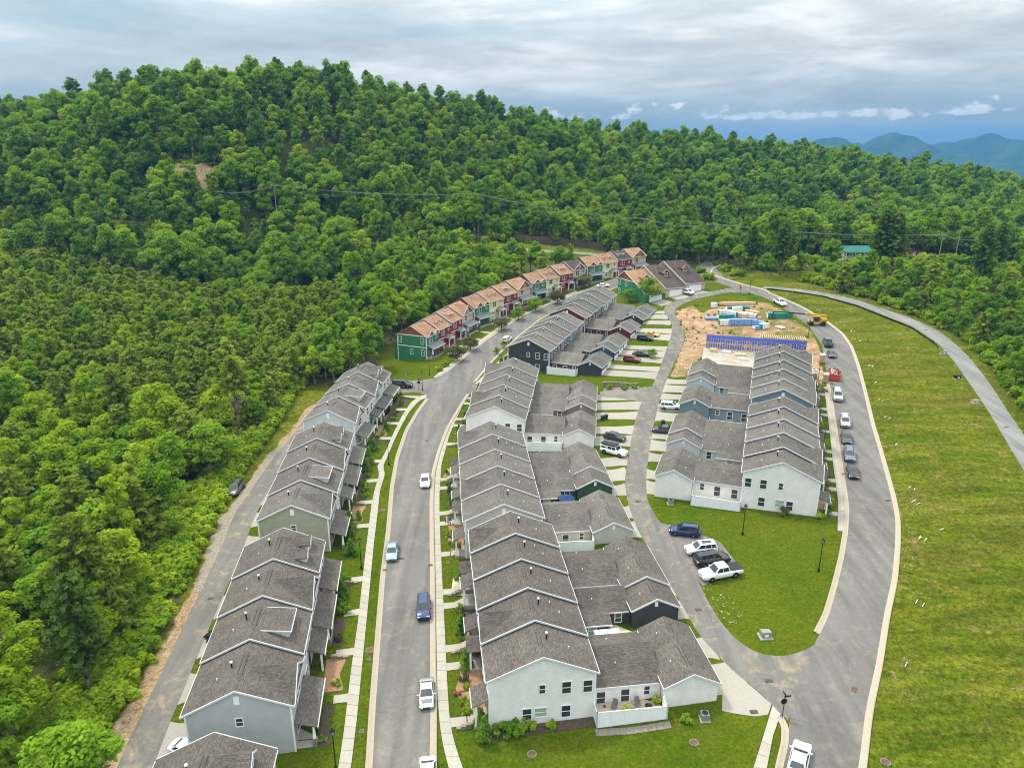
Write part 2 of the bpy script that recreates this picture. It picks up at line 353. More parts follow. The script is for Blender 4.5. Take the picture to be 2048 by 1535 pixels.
RIGHT_EDGE = [(104, 258), (118, 234), (123, 217), (124, 186.5), (107.5, 138.5), (91.5, 100), (80, 70), (86, 30)]
DIRT = [tuple(G(*p)[:2]) for p in [(1350, 622), (1400, 606), (1470, 600), (1540, 606), (1590, 640), (1625, 668), (1640, 700), (1650, 772), (1630, 770), (1615, 700), (1400, 715), (1378, 752), (1340, 755), (1364, 695), (1371, 676), (1360, 648)]]
GREENPATCH = [tuple(G(*p)[:2]) for p in [(1375, 603), (1430, 592), (1490, 592), (1500, 600), (1450, 608), (1400, 628)]] 
alley_l = GL([(215, 1580), (233, 1535), (315, 1361), (367, 1251), (409, 1167), (444, 1091), (470, 1025), (517, 958), (552, 908), (582, 876), (605, 840), (634, 806), (668, 772), (720, 752), (770, 760)])
STRIP = [(p.x + 1.6, p.y) for p in alley_l[:12]] + [(p.x - w, p.y) for p, w in zip(alley_l[:12][::-1], (1.2, 1.4, 1.6, 1.8, 2.0, 2.2, 2.0, 1.6, 1.6, 2.0, 2.2, 2.2))]
WIDE = [(p.x + 6, p.y) for p in alley_l[:13]] + [(p.x - w, p.y + 1) for p, w in zip(alley_l[:13][::-1], (10, 9, 8, 7.5, 7.4, 7.2, 7, 7, 6.5, 6.5, 7, 7, 7))]
VERGE = [(p.x, p.y) for p in alley_l[:13]] + [(p.x - w, p.y + 1) for p, w in zip(alley_l[:13][::-1], (8, 7, 5.5, 5, 4.6, 4.4, 4, 3.4, 2.8, 3, 3.2, 3.2, 3.2))]
CLEAR = [(G(390, 345), 15, 7), (G(60, 495), 16, 15), (G(250, 455), 18, 6), (G(130, 480), 10, 7)]
FAR_OPEN = [(Vector((12, 322)), 34, 9), (Vector((146, 300)), 60, 8), (Vector((185, 298)), 26, 10), (Vector((100, 262)), 30, 9), (Vector((75, 268)), 10, 8), (Vector((140, 312)), 26, 9)]
def grow(a, b, s0, k):
    out = [a]; s = s0
    while out[-1] < b: s *= k; out.append(out[-1] + s)
    return out
xs = np.array([-v for v in grow(64, 620, 1, 1.05)][::-1] + list(np.arange(-63, 126, 1.0)) + grow(126, 820, 1, 1.05))
ys = np.array([-60, -30, 0, 15, 25, 32, 36] + list(np.arange(38, 268, 1.0)) + grow(268, 900, 1, 1.045))
XX, YY = np.meshgrid(xs, ys)
ZZ = Tn(XX, YY)
def sst(a, b, v): q = np.clip((v - a) / (b - a), 0, 1); return q * q * (3 - 2 * q)
fall = np.maximum.reduce([sst(-420, -600, XX), sst(580, 800, XX), sst(720, 880, YY), sst(10, -50, YY)])
ZZ = ZZ * (1 - fall) + (-74) * fall
zone = np.zeros(XX.shape + (4,), np.float32)
zone[..., 0] = pip(LAWN, XX, YY); zone[..., 1] = pip(FIELD, XX, YY) | pip(VERGE, XX, YY)
for c, rx, ry in CLEAR: zone[..., 1] = np.maximum(zone[..., 1], ((XX - c.x) / rx) ** 2 + ((YY - c.y) / ry) ** 2 < 1)
for c, rx, ry in FAR_OPEN: zone[..., 1] = np.maximum(zone[..., 1], ((XX - c.x) / rx) ** 2 + ((YY - c.y) / ry) ** 2 < 1)
zone[..., 2] = (pip(DIRT, XX, YY) & ~pip(GREENPATCH, XX, YY)) | pip(STRIP, XX, YY)
zone[..., 2] = np.maximum(zone[..., 2], 0.85 * (((XX - CLEAR[0][0].x) / 14) ** 2 + ((YY - CLEAR[0][0].y) / 7) ** 2 < 1))
zone[..., 1] = np.maximum(zone[..., 1], pip(GREENPATCH, XX, YY))
zone[..., 3] = pip(STRIP, XX, YY) & (YY > 88) & (YY < 140)
for _ in range(2):
    zone[1:-1, 1:-1] = (zone[:-2, 1:-1] + zone[2:, 1:-1] + zone[1:-1, :-2] + zone[1:-1, 2:] + 2 * zone[1:-1, 1:-1]) / 6
ny, nx = XX.shape
idx = np.arange(nx * ny).reshape(ny, nx)
quad = np.stack([idx[:-1, :-1], idx[:-1, 1:], idx[1:, 1:], idx[1:, :-1]], -1).reshape(-1, 4)
t = NT('ground'); p = t.pos(); za = t.attr('zone'); sp = t.n.new('ShaderNodeSeparateColor'); t.l.new(za.outputs['Color'], sp.inputs[0])
n1 = t.noise(p, 0.05, 5, 0.6); n2 = t.noise(p, 0.45, 5, 0.65); n3 = t.noise(p, 3.0, 4, 0.7); n4 = t.noise(p, 11, 3, 0.7); nst = t.noise(p, 0.16, 5, 0.65, sc=(0.5, 1.6, 1), dist=1.0)
def edge(w, amt=0.55): return t.ramp(t.math('ADD', w, t.math('MULTIPLY', t.math('SUBTRACT', n2, 0.5), amt)), [(0.42, 0.0), (0.58, 1.0)])
forest = t.mix(t.ramp(n2, [(0.35, 0.0), (0.7, 1.0)]), (0.075, 0.065, 0.03), (0.055, 0.09, 0.014))
lawn = t.mix(t.ramp(n1, [(0.35, 0.0), (0.68, 1.0)]), (0.042, 0.084, 0.003), (0.085, 0.11, 0.007))
lawn = t.mix(t.ramp(n2, [(0.42, 0.0), (0.75, 0.75)]), lawn, (0.10, 0.108, 0.010))
field = t.mix(t.ramp(nst, [(0.34, 0.0), (0.66, 1.0)]), (0.055, 0.088, 0.004), (0.125, 0.135, 0.012))
field = t.mix(t.ramp(t.noise(p, 0.09, 6, 0.7, sc=(0.45, 1.5, 1)), [(0.47, 0.0), (0.68, 0.8)]), field, (0.125, 0.11, 0.022))
field = t.mix(t.ramp(t.noise(p, 0.33, 6, 0.75), [(0.58, 0.0), (0.66, 0.85)]), field, (0.24, 0.15, 0.075))
band = t.noise(p, 0.22, 4, 0.6, sc=(0.22, 1.0, 1), dist=0.6); field = t.mix(0.8, field, t.mix(1.0, field, t.ramp(band, [(0.36, 0.74), (0.62, 1.16)]), 'MULTIPLY'))
dirt = t.mix(t.ramp(n2, [(0.3, 0.0), (0.7, 1.0)]), (0.24, 0.13, 0.068), (0.44, 0.31, 0.20))
dirt = t.mix(t.ramp(n1, [(0.46, 0.0), (0.58, 0.75)]), dirt, (0.10, 0.115, 0.014))
grav = t.mix(t.ramp(n4, [(0.35, 0.0), (0.65, 1.0)]), (0.17, 0.15, 0.115), (0.33, 0.30, 0.255))
strip_d = t.mix(t.ramp(n4, [(0.35, 0.0), (0.65, 1.0)]), (0.23, 0.155, 0.085), (0.38, 0.275, 0.165))
sx = t.n.new('ShaderNodeSeparateXYZ'); t.l.new(p, sx.inputs[0])
dirt = t.mix(t.math('LESS_THAN', sx.outputs[0], 0.0), dirt, strip_d)
n5 = t.noise(p, 1.3, 7, 0.8); field = t.mix(0.9, field, t.mix(1.0, field, t.ramp(n5, [(0.36, 0.5), (0.64, 1.5)]), 'MULTIPLY')); lawn = t.mix(0.5, lawn, t.mix(1.0, lawn, t.ramp(n5, [(0.36, 0.6), (0.64, 1.35)]), 'MULTIPLY'))
clod = t.noise(p, 0.9, 7, 0.78); dirt = t.mix(t.ramp(clod, [(0.52, 0.0), (0.66, 0.85)]), dirt, (0.13, 0.055, 0.026)); dirt = t.mix(t.ramp(t.noise(p, 0.5, 6, 0.75), [(0.56, 0.0), (0.66, 0.8)]), dirt, (0.52, 0.40, 0.27))
c = t.mix(edge(sp.outputs[0], 0.1), forest, lawn); c = t.mix(edge(sp.outputs[1], 0.5), c, field); c = t.mix(edge(sp.outputs[2], 0.9), c, dirt)
c = t.mix(t.math('MULTIPLY', edge(za.outputs['Alpha'], 1.6), 0.8), c, grav)
c = t.mix(0.8, c, t.mix(1.0, c, t.ramp(n3, [(0.28, 0.5), (0.72, 1.5)]), 'MULTIPLY'))
c = t.mix(0.5, c, t.mix(1.0, c, t.ramp(n4, [(0.28, 0.6), (0.72, 1.4)]), 'MULTIPLY'))
t.bump(t.math('ADD', n3, n5), 0.9, 0.2); M_GROUND = t.done(c, 0.98, 0.0)
gme = np_mesh('ground', np.c_[XX.ravel(), YY.ravel(), ZZ.ravel()], quad, M_GROUND, smooth=True)
ca = gme.attributes.new('zone', 'FLOAT_COLOR', 'POINT'); ca.data.foreach_set('color', zone.reshape(-1))
tag(link('ground', gme), 'rolling ground with mown lawns, rough grass and bare orange soil', 'ground', kind='structure')

# far valley, reaching the horizon, and the blue mountains
t = NT('valley_woods'); p = t.pos(); n = t.noise(p, 0.004, 8, 0.7); f = t.noise(p, 0.03, 6, 0.7)
c = t.mix(t.ramp(n, [(0.4, 0.0), (0.62, 1.0)]), (0.028, 0.05, 0.018), (0.06, 0.085, 0.03)); c = t.mix(1.0, c, t.ramp(f, [(0.3, 0.6), (0.7, 1.4)]), 'MULTIPLY')
t.bump(f, 1.0, 12.0); M_VALLEY = t.done(c, 1.0, 0.0)
MB().add([(-8500, -2500, -76), (8500, -2500, -76), (8500, 8500, -76), (-8500, 8500, -76)], [(0, 1, 2, 3)]).build('valley_ground', M_VALLEY)['kind'] = 'structure'
def mountain(name, peaks, dist, spread, label):
    px0 = min(q[0] for q in peaks) - 500; px1 = max(q[0] for q in peaks) + 500
    r0, r1 = ray(px0, 300), ray(px1, 300)
    gx = np.linspace(r0[0] / r0[1] * dist, r1[0] / r1[1] * dist, 150); gy = np.linspace(dist - spread * 2.6, dist + spread * 2.2, 50)
    A, B = np.meshgrid(gx, gy); Z = np.full(A.shape, -76.0)
    for qx, qy, wpx in peaks:
        r = ray(qx, qy); k = dist / r[1]; h = CAM_H + r[2] * k + 76; w = wpx / CAM_F * dist * 0.95
        Z = np.maximum(Z, -76 + h * (0.50 * np.exp(-((A - r[0] * k) / w) ** 2 / 2) + 0.50 * np.exp(-np.abs(A - r[0] * k) / (w * 0.7))) * np.exp(-(np.abs(B - dist) / spread) ** 1.6))
    q = np.sin(A * 0.011 + 1.3 * np.sin(B * 0.007)) * np.sin(B * 0.013 + A * 0.004) + 0.5 * np.sin(A * 0.031 + B * 0.022)
    Z += q * 11 * np.clip((Z + 70) / 120, 0, 1) - 4
    i2 = np.arange(A.size).reshape(A.shape); qd = np.stack([i2[:-1, :-1], i2[:-1, 1:], i2[1:, 1:], i2[1:, :-1]], -1).reshape(-1, 4)
    tag(link(name, np_mesh(name, np.c_[A.ravel(), B.ravel(), Z.ravel()], qd, M_VALLEY, smooth=True)), label, 'mountain', kind='structure')
mountain('mountains', [(1500, 278, 90), (1658, 268, 46), (1700, 283, 60), (1786, 264, 40), (1850, 288, 70), (1976, 266, 50), (2060, 276, 60), (2150, 268, 70), (2260, 274, 80)], 5200, 900, 'blue wooded mountains beyond the valley')
mountain('mountains', [(1400, 290, 90), (1890, 280, 55), (2100, 276, 90)], 7000, 900, 'pale farthest mountain ridge between the blue peaks')

# air between here and the mountains
hz = NT('haze'); hz.n.remove(hz.b); pv = hz.n.new('ShaderNodeVolumePrincipled'); pv.inputs['Density'].default_value = 1.5e-4
pv.inputs['Color'].default_value = (0.11, 0.34, 0.68, 1); pv.inputs['Anisotropy'].default_value = 0.0; hz.l.new(pv.outputs[0], hz.out.inputs['Volume'])
MB().box(-8550, 8550, -2550, 8550, -90, 245).build('haze', hz.mat)['kind'] = 'stuff'

# ---------------------------------------------------------------- roads
def drape(Q, off): return np.c_[Q, Tn(Q[:, 0], Q[:, 1]) + off]
def ribbon(name, La, Ra, off, mat, n=80, cols=5, it=2, label=None, cat=None, kind='structure', parent=None):
    a, b = smooth(La, n, it), smooth(Ra, n, it)
    V = [drape(a + (b - a) * k / cols, off) for k in range(cols + 1)]
    V = np.stack(V, 1).reshape(-1, 3); i = np.arange(n * (cols + 1)).reshape(n, cols + 1)
    f = np.stack([i[:-1, :-1], i[:-1, 1:], i[1:, 1:], i[1:, :-1]], -1).reshape(-1, 4)
    o = link(name, np_mesh(name, V, f, mat, smooth=True), parent)
    return tag(o, label, cat, kind=kind)
def pairs(l): return [G(*p[0]) for p in l], [G(*p[1]) for p in l]
def curb(line, side, label, n=90, prof=((0.0, 0.062), (0.42, 0.066), (0.52, 0.17), (0.74, 0.175), (0.76, -0.1)), it=2):
    Q = smooth(line, n, it); d = np.gradient(Q, axis=0); d /= np.hypot(d[:, 0], d[:, 1])[:, None]
    nrm = np.c_[-d[:, 1], d[:, 0]] * side
    V = np.stack([drape(Q + nrm * o, h) for o, h in prof], 1).reshape(-1, 3); k = len(prof)
    i = np.arange(n * k).reshape(n, k); f = np.stack([i[:-1, :-1], i[:-1, 1:], i[1:, 1:], i[1:, :-1]], -1).reshape(-1, 4)
    tag(link('curb', np_mesh('curb', V, f, M_CURB)), label, 'curb', kind='structure')
def offset(line, d, n=60):
    Q = smooth(line, n, 2); e = np.gradient(Q, axis=0); e /= np.hypot(e[:, 0], e[:, 1])[:, None]
    return Q + np.c_[-e[:, 1], e[:, 0]] * d
# street between the left and middle rows
st_l = GL([(741, 1590), (745, 1535), (751, 1418), (761, 1279), (771, 1146), (781, 1063), (788, 972), (798, 914), (816, 861), (839, 822), (858, 797)])
st_l2 = GL([(872, 756), (898, 741), (922, 722), (944, 703), (975, 679), (1014, 652), (1053, 628), (1092, 611), (1114, 604), (1150, 589), (1190, 574), (1240, 556)])
st_r = GL([(858, 1590), (859, 1535), (861, 1418), (860, 1279), (860, 1139), (859, 1060), (859, 1001), (863, 943), (875, 899), (892, 855), (913, 820), (933, 788)])
st_r2 = GL([(946, 764), (972, 733), (1002, 701), (1034, 673)]); st_r2 += [Vector((*q, 0)) for q in offset(st_l2, -6.4)[30:]]
ribbon('street', st_l + st_l2, st_r + st_r2, 0.05, M_ASPH, 150, 6, 3, 'grey asphalt street curving between the left and middle rows', 'street')
curb(st_l, 1, 'pale concrete curb on the left side of the long street'); curb(st_r, -1, 'pale concrete curb along the middle row sidewalk')
curb(st_l2, 1, 'concrete curb below the colourful townhouses'); curb(st_r2, -1, 'concrete curb beside the charcoal townhouse')
ribbon('street', GL([(750, 768), (787, 763), (834, 760), (872, 756)]), GL([(760, 790), (800, 786), (838, 784), (858, 797)]), 0.042, M_ASPH, 24, 5, 1, 'short side street where the black SUV stands', 'street')
ribbon('lane', GL([(933, 789), (946, 764)]), GL([(950, 789), (960, 768)]), 0.04, M_ALLEY, 6, 3, 0, 'sandy lane mouth opening off the long street', 'lane')
al_r = [Vector((*q, 0)) for q in offset(alley_l, -3.7, 40)]
ribbon('alley', alley_l, al_r, 0.046, M_ALLEY, 110, 4, 2, 'narrow asphalt alley along the woods', 'alley')
mid = pairs([((1562, 1432), (1628, 1290)), ((1547, 1406), (1590, 1310)), ((1510, 1377), (1545, 1315)), ((1470, 1345), (1503, 1303)), ((1425, 1300), (1468, 1275)), ((1394, 1265), (1440, 1244)), ((1366, 1212), (1412, 1195)), ((1338, 1164), (1380, 1130)), ((1305, 1110), (1345, 1070)), ((1273, 1056), (1317, 1042)), ((1254, 1000), (1294, 1000)), ((1249, 963), (1292, 955)), ((1254, 928), (1297, 912)), ((1261, 888), (1303, 875)), ((1267, 853), (1308, 848)), ((1279, 813), (1317, 808)), ((1290, 793), (1324, 785)), ((1305, 771), (1332, 762)), ((1321, 733), (1347, 730)), ((1332, 700), (1362, 698)), ((1343, 669), (1370, 676)), ((1344, 649), (1364, 653)), ((1334, 632), (1353, 634)), ((1327, 620), (1349, 624)), ((1330, 613), (1352, 617)), ((1341, 605), (1363, 609)), ((1376, 594), (1392, 598)), ((1405, 586), (1421, 592)), ((1449, 578), (1451, 585)), ((1475, 573), (1495, 586))])
ribbon('alley', mid[0], mid[1], 0.044, M_ALLEY, 150, 5, 2, 'winding dusty alley between the garages of two rows', 'alley')
MID_L, MID_R = smooth(mid[0], 200, 2), smooth(mid[1], 200, 2)
ribbon('lane', GL([(1200, 783), (1256, 777), (1310, 772)]), GL([(1200, 793), (1240, 796), (1295, 806)]), 0.036, M_ALLEY, 20, 4, 1, 'short lane joining the alley below the shrub bed', 'lane')
ribbon('parking_bay', GL([(1318, 1044), (1395, 1066), (1440, 1082), (1482, 1138)]), GL([(1330, 1085), (1350, 1110), (1380, 1140), (1405, 1172)]), 0.038, M_ALLEY, 20, 6, 1, 'asphalt parking bay with four cars', 'parking bay')
rr = GL([(1706, 1600), (1717, 1535), (1731, 1418), (1751, 1331), (1768, 1226), (1784, 1157), (1790, 1090), (1791, 1040), (1783, 996), (1769, 943), (1755, 893), (1742, 849), (1725, 776), (1713, 730), (1700, 693), (1682, 667), (1652, 644), (1604, 615), (1564, 597), (1538, 587)])
rl = GL([(1548, 1600), (1559, 1535), (1573, 1488), (1582, 1420), (1600, 1340), (1639, 1268), (1657, 1233), (1674, 1174), (1688, 1115), (1696, 1065), (1699, 1021), (1695, 987), (1689, 949), (1681, 899), (1672, 840), (1666, 802), (1659, 765), (1650, 730), (1644, 690), (1619, 654), (1584, 626), (1557, 609), (1533, 597), (1500, 586)])
ribbon('road', rl, rr, 0.052, M_ASPH, 130, 6, 2, 'wide grey road bending past the grassy field', 'road')
curb(rr, -1, 'long pale curb between the right road and the field', 130)
curb(rl[5:17], 1, 'pale curb on the inner side of the right road'); curb(GL([(1559, 1600), (1566, 1535), (1577, 1488), (1578, 1455), (1566, 1432)]), 1, 'curved curb end by the stop sign', 30)
ribbon('road', GL([(1500, 586), (1457, 574), (1431, 562), (1402, 551), (1391, 541), (1393, 531), (1410, 524), (1430, 519)]), GL([(1536, 588), (1529, 580), (1490, 571), (1449, 559), (1431, 553), (1420, 546), (1422, 538), (1440, 529)]), 0.058, M_ASPH, 50, 5, 2, 'entrance road leading up into the trees', 'road')
curb(GL([(1538, 587), (1529, 580), (1490, 571), (1449, 559), (1431, 553), (1420, 546), (1422, 538), (1440, 529)]), -1, 'pale curb of the entrance road at the trees', 40)
ribbon('path', GL([(1520, 577), (1560, 579), (1602, 585), (1653, 593), (1716, 610), (1780, 635), (1827, 654), (1875, 686), (1906, 720), (1938, 765), (1970, 812), (2001, 863), (2023, 900), (2048, 942), (2110, 1050)]),
       GL([(1530, 573), (1570, 575.5), (1621, 581), (1669, 589), (1716, 600), (1780, 622), (1827, 638), (1875, 660), (1906, 683), (1944, 720), (1985, 774), (2017, 825), (2048, 869), (2100, 950), (2180, 1060)]), 0.05, M_PATH, 90, 4, 2, 'pale gravel lane curving along the woods on the right', 'path')
ribbon('road', [Vector((92, 303, 0)), Vector((120, 302, 0)), Vector((146, 300, 0)), Vector((168, 293, 0)), Vector((200, 286, 0)), Vector((240, 270, 0))], [Vector((92, 309, 0)), Vector((121, 308, 0)), Vector((148, 306, 0)), Vector((171, 300, 0)), Vector((204, 296, 0)), Vector((245, 280, 0))], 0.06, M_PATH, 40, 4, 2, 'far road glimpsed between the trees', 'road')
ribbon('road', [Vector((-30, 318, 0)), Vector((5, 316, 0)), Vector((40, 316, 0))], [Vector((-30, 322, 0)), Vector((5, 320, 0)), Vector((40, 320, 0))], 0.06, M_PATH, 20, 3, 1, 'pale road strip behind the far townhouses', 'road')
ribbon('junction', GL([(1500, 1368), (1545, 1404), (1566, 1432), (1576, 1440)]), GL([(1560, 1314), (1612, 1302), (1615, 1330), (1596, 1395)]), 0.034, M_ALLEY, 20, 5, 0, 'dusty asphalt mouth where the alley meets the right road', 'junction')
ribbon('driveway', GL([(1446, 1353), (1474, 1349), (1510, 1378), (1543, 1407)]), GL([(1444, 1421), (1480, 1428), (1512, 1432), (1536, 1428)]), 0.033, M_DRIVE, 20, 5, 1, 'broad pale driveway apron behind the nearest middle house', 'driveway')
# ---- sidewalks laid in slabs
def sidewalk(La, Ra, label, n, piece=1.55, slabs=True, off=0.09):
    a, b = smooth(La, n * 3, 1), smooth(Ra, n * 3, 1)
    o = ribbon('sidewalk', La, Ra, off, M_JOINT if slabs else M_CONC, n, 3, 1, label, 'sidewalk')
    if not slabs: return o
    m = 0.5 * (a + b); d = np.r_[0, np.cumsum(np.hypot(*np.diff(m, axis=0).T))]; k = max(2, int(d[-1] / piece))
    s = np.linspace(0, d[-1], k + 1)
    for j in range(k):
        q = []
        for e, sgn in ((s[j] + 0.025, 0), (s[j + 1] - 0.025, 1)):
            A = np.array([np.interp(e, d, a[:, 0]), np.interp(e, d, a[:, 1])]); B = np.array([np.interp(e, d, b[:, 0]), np.interp(e, d, b[:, 1])]); q.append((A, B))
        c = [q[0][0], q[0][1], q[1][1], q[1][0]]; z = [T(*v) for v in c]
        mb = MB(); mb.add([(c[i][0], c[i][1], z[i] + off - 0.05) for i in range(4)] + [(c[i][0], c[i][1], z[i] + off + 0.035) for i in range(4)], [(4, 5, 6, 7), (0, 1, 5, 4), (1, 2, 6, 5), (2, 3, 7, 6), (3, 0, 4, 7)])
        mb.build('slab', M_CONC, o)
    return o
SWL_L = GL([(668, 1580), (677, 1535), (688, 1463), (702, 1342), (716, 1244), (730, 1115), (743, 1010), (749, 981), (759, 948), (754, 933), (763, 919), (772, 902), (787, 867), (804, 832), (822, 805), (840, 792), (853, 790)])
SWL_R = GL([(692, 1580), (702, 1535), (714, 1436), (726, 1314), (738, 1192), (747, 1094), (757, 1010), (760, 981), (770, 949), (766, 932), (776, 911), (787, 884), (801, 855), (819, 823), (837, 803), (853, 795)])
sidewalk(SWL_L, SWL_R, 'sidewalk slabs with a kink beside the left townhouse lawns', 70)
SWM_R = GL([(945, 1590), (925, 1535), (906, 1477), (899, 1436), (895, 1376), (888, 1227), (881, 1087), (879, 1021), (879, 987), (883, 928), (898, 873), (913, 837), (927, 808), (935, 787)])
SWM_L = [Vector((*q, 0)) for q in offset(st_r[2:], -0.82)]
swl = GL([(917, 1590), (897, 1535), (886, 1490), (880, 1453)]) + [q for q in SWM_L if q.y > 65]
sidewalk(swl, SWM_R, 'sidewalk slabs in front of the middle townhouse row', 70)
sidewalk(GL([(949, 768), (996, 723), (1025, 697)]), GL([(960, 768), (1003, 728), (1030, 702)]), 'narrow sidewalk above the lane by the charcoal house', 24, slabs=False)
sidewalk(GL([(865, 756), (880, 743), (916, 716), (936, 699), (965, 677), (994, 656), (1043, 630), (1090, 609), (1150, 582)]), GL([(877, 752), (890, 742), (924, 716), (943, 700), (973, 677), (1002, 656), (1050, 630), (1097, 609), (1156, 583)]), 'narrow sidewalk below the colourful townhouses', 60, slabs=False)
sidewalk(GL([(1675, 1062), (1676, 1001), (1666, 928), (1660, 870), (1651, 797), (1647, 774)]), GL([(1689, 1063), (1690, 1003), (1680, 936), (1672, 884), (1664, 814), (1656, 774)]), 'sidewalk slabs below the steps of the right row', 60)
sidewalk(GL([(1545, 1411), (1524, 1481), (1507, 1535), (1490, 1590)]), GL([(1561, 1428), (1545, 1474), (1534, 1535), (1520, 1590)]), 'short sidewalk running from the stop sign', 16)
# ---------------------------------------------------------------- building kit
_win = {}
def window(parent, x, Y, z, w, h, face, f=1, style='one', blind=False, proud=0.0):
    """window centred at (x, Y, z) on a wall; face = near, far, front or rear"""
    key = (w, h, style)
    if key not in _win:
        m = MB(); c = 0.1
        m.box(-w / 2 - c, -w / 2, 0, 0.05, -h / 2 - c, h / 2 + c); m.box(w / 2, w / 2 + c, 0, 0.05, -h / 2 - c, h / 2 + c)
        m.box(-w / 2, w / 2, 0, 0.05, h / 2, h / 2 + c); m.box(-w / 2, w / 2, 0, 0.07, -h / 2 - c, -h / 2)
        if style in ('one', 'grid'): m.box(-w / 2, w / 2, 0, 0.038, -0.035, 0.035)
        if style == 'grid': m.box(-0.025, 0.025, 0, 0.036, -h / 2, h / 2)
        if style == 'two': m.box(-0.05, 0.05, 0, 0.04, -h / 2, h / 2); m.box(-w / 2, w / 2, 0, 0.037, -0.03, 0.03)
        q = MB(); q.box(-w / 2, w / 2, 0.0, 0.02, -h / 2, h / 2)
        _win[key] = (m.mesh('window', M_WHITE), q.mesh('pane', M_GLASS), MB().box(-w / 2, w / 2, 0.0, 0.02, -h / 2, h / 2).mesh('pane', M_BLIND))
    rz = {'near': math.pi / 2, 'far': -math.pi / 2, 'front': 0 if f > 0 else math.pi, 'rear': math.pi if f > 0 else 0}[face]
    dx_, dy_ = {'near': (-1, 0), 'far': (1, 0), 'front': (0, 1), 'rear': (0, -1)}[face]
    o = link('window', _win[key][0], parent, (x + dx_ * proud, f * (Y + dy_ * proud), z), (0, 0, rz))
    link('pane', _win[key][2 if blind else 1], o); return o
_simple = {}
def boxmesh(name, dims, mat):
    key = (name, dims, mat.name)
    if key not in _simple: _simple[key] = MB().box(*dims).mesh(name, mat)
    return _simple[key]
def vents(parent, f, spots):
    """flue pipes: (x, Y, z, height, kind)"""
    for x, Y, z, h, k in spots:
        key = ('pipe', h, k)
        if key not in _simple:
            m = MB(); r = 0.09 if k == 'flue' else 0.06
            m.lathe((0, 0, -0.3), [(r, 0), (r, 0.3 + h)], 8, 0)
            if k == 'flue': m.lathe((0, 0, h), [(r * 1.7, 0), (r * 1.7, 0.14), (0.03, 0.2)], 8, 1)
            _simple[key] = m.mesh('vent_pipe', [M_BLACK if k == 'flue' else M_WHITE, M_WHITE])
        link('vent_pipe', _simple[key], parent, (x, f * Y, z))
def trims(t, f, w, half, ze, zr, near, far, over=0.32, lift=0.0):
    """white rake boards and gutters of a gabled block whose ridge runs along x"""
    sl = (zr - ze) / half; e = half + over; zl = ze - over * sl
    for x0 in ([-0.2] if near else []) + ([w + 0.16] if far else []):
        for s in (-1, 1):
            MB(f).prism([(0, zr - 0.05 + lift), (s * e, zl - 0.05 + lift), (s * e, zl + 0.165 + lift), (0, zr + 0.165 + lift)], x0 - 0.05, x0 + 0.035).build('rake_board', M_TRIM, t)
    for s in (-1, 1):
        MB(f).box(-0.18, w - 0.01, s * e - 0.07, s * e + 0.07, zl - 0.06, zl + 0.10).build('gutter', M_TRIM, t)
def cross_gable(t, f, xc, hw, Yf, ze, half, zr, wallm, roofm, wz, shakes=None, win=True):
    """front facing gable: its ridge runs back into the main slope"""
    sl = (zr - ze) / half; rise = hw * 0.72; top = ze + rise; Yb = Yf - min(half, rise / sl) - 0.0
    m = MB(f); m.prism([(xc - hw, ze - 0.3), (xc + hw, ze - 0.3), (xc + hw, ze), (xc, top), (xc - hw, ze)], Yb + 0.3, Yf + 0.12, 'y'); m.build('front_gable', shakes or wallm, t)
    m = MB(f); m.roof(Yb, Yf + 0.38, xc, hw + 0.28, ze - 0.2, top, 0.14, 'y'); m.build('front_gable_roof', roofm, t)
    for s in (-1, 1):
        MB(f).prism([(xc, top - 0.08), (xc + s * (hw + 0.28), ze - 0.28), (xc + s * (hw + 0.28), ze - 0.03), (xc, top + 0.17)], Yf + 0.36, Yf + 0.43, 'y').build('rake_board', M_TRIM, t)
    if win: window(t, xc, Yf + 0.12, ze + rise * 0.32, 0.7, 0.9, 'front', f)
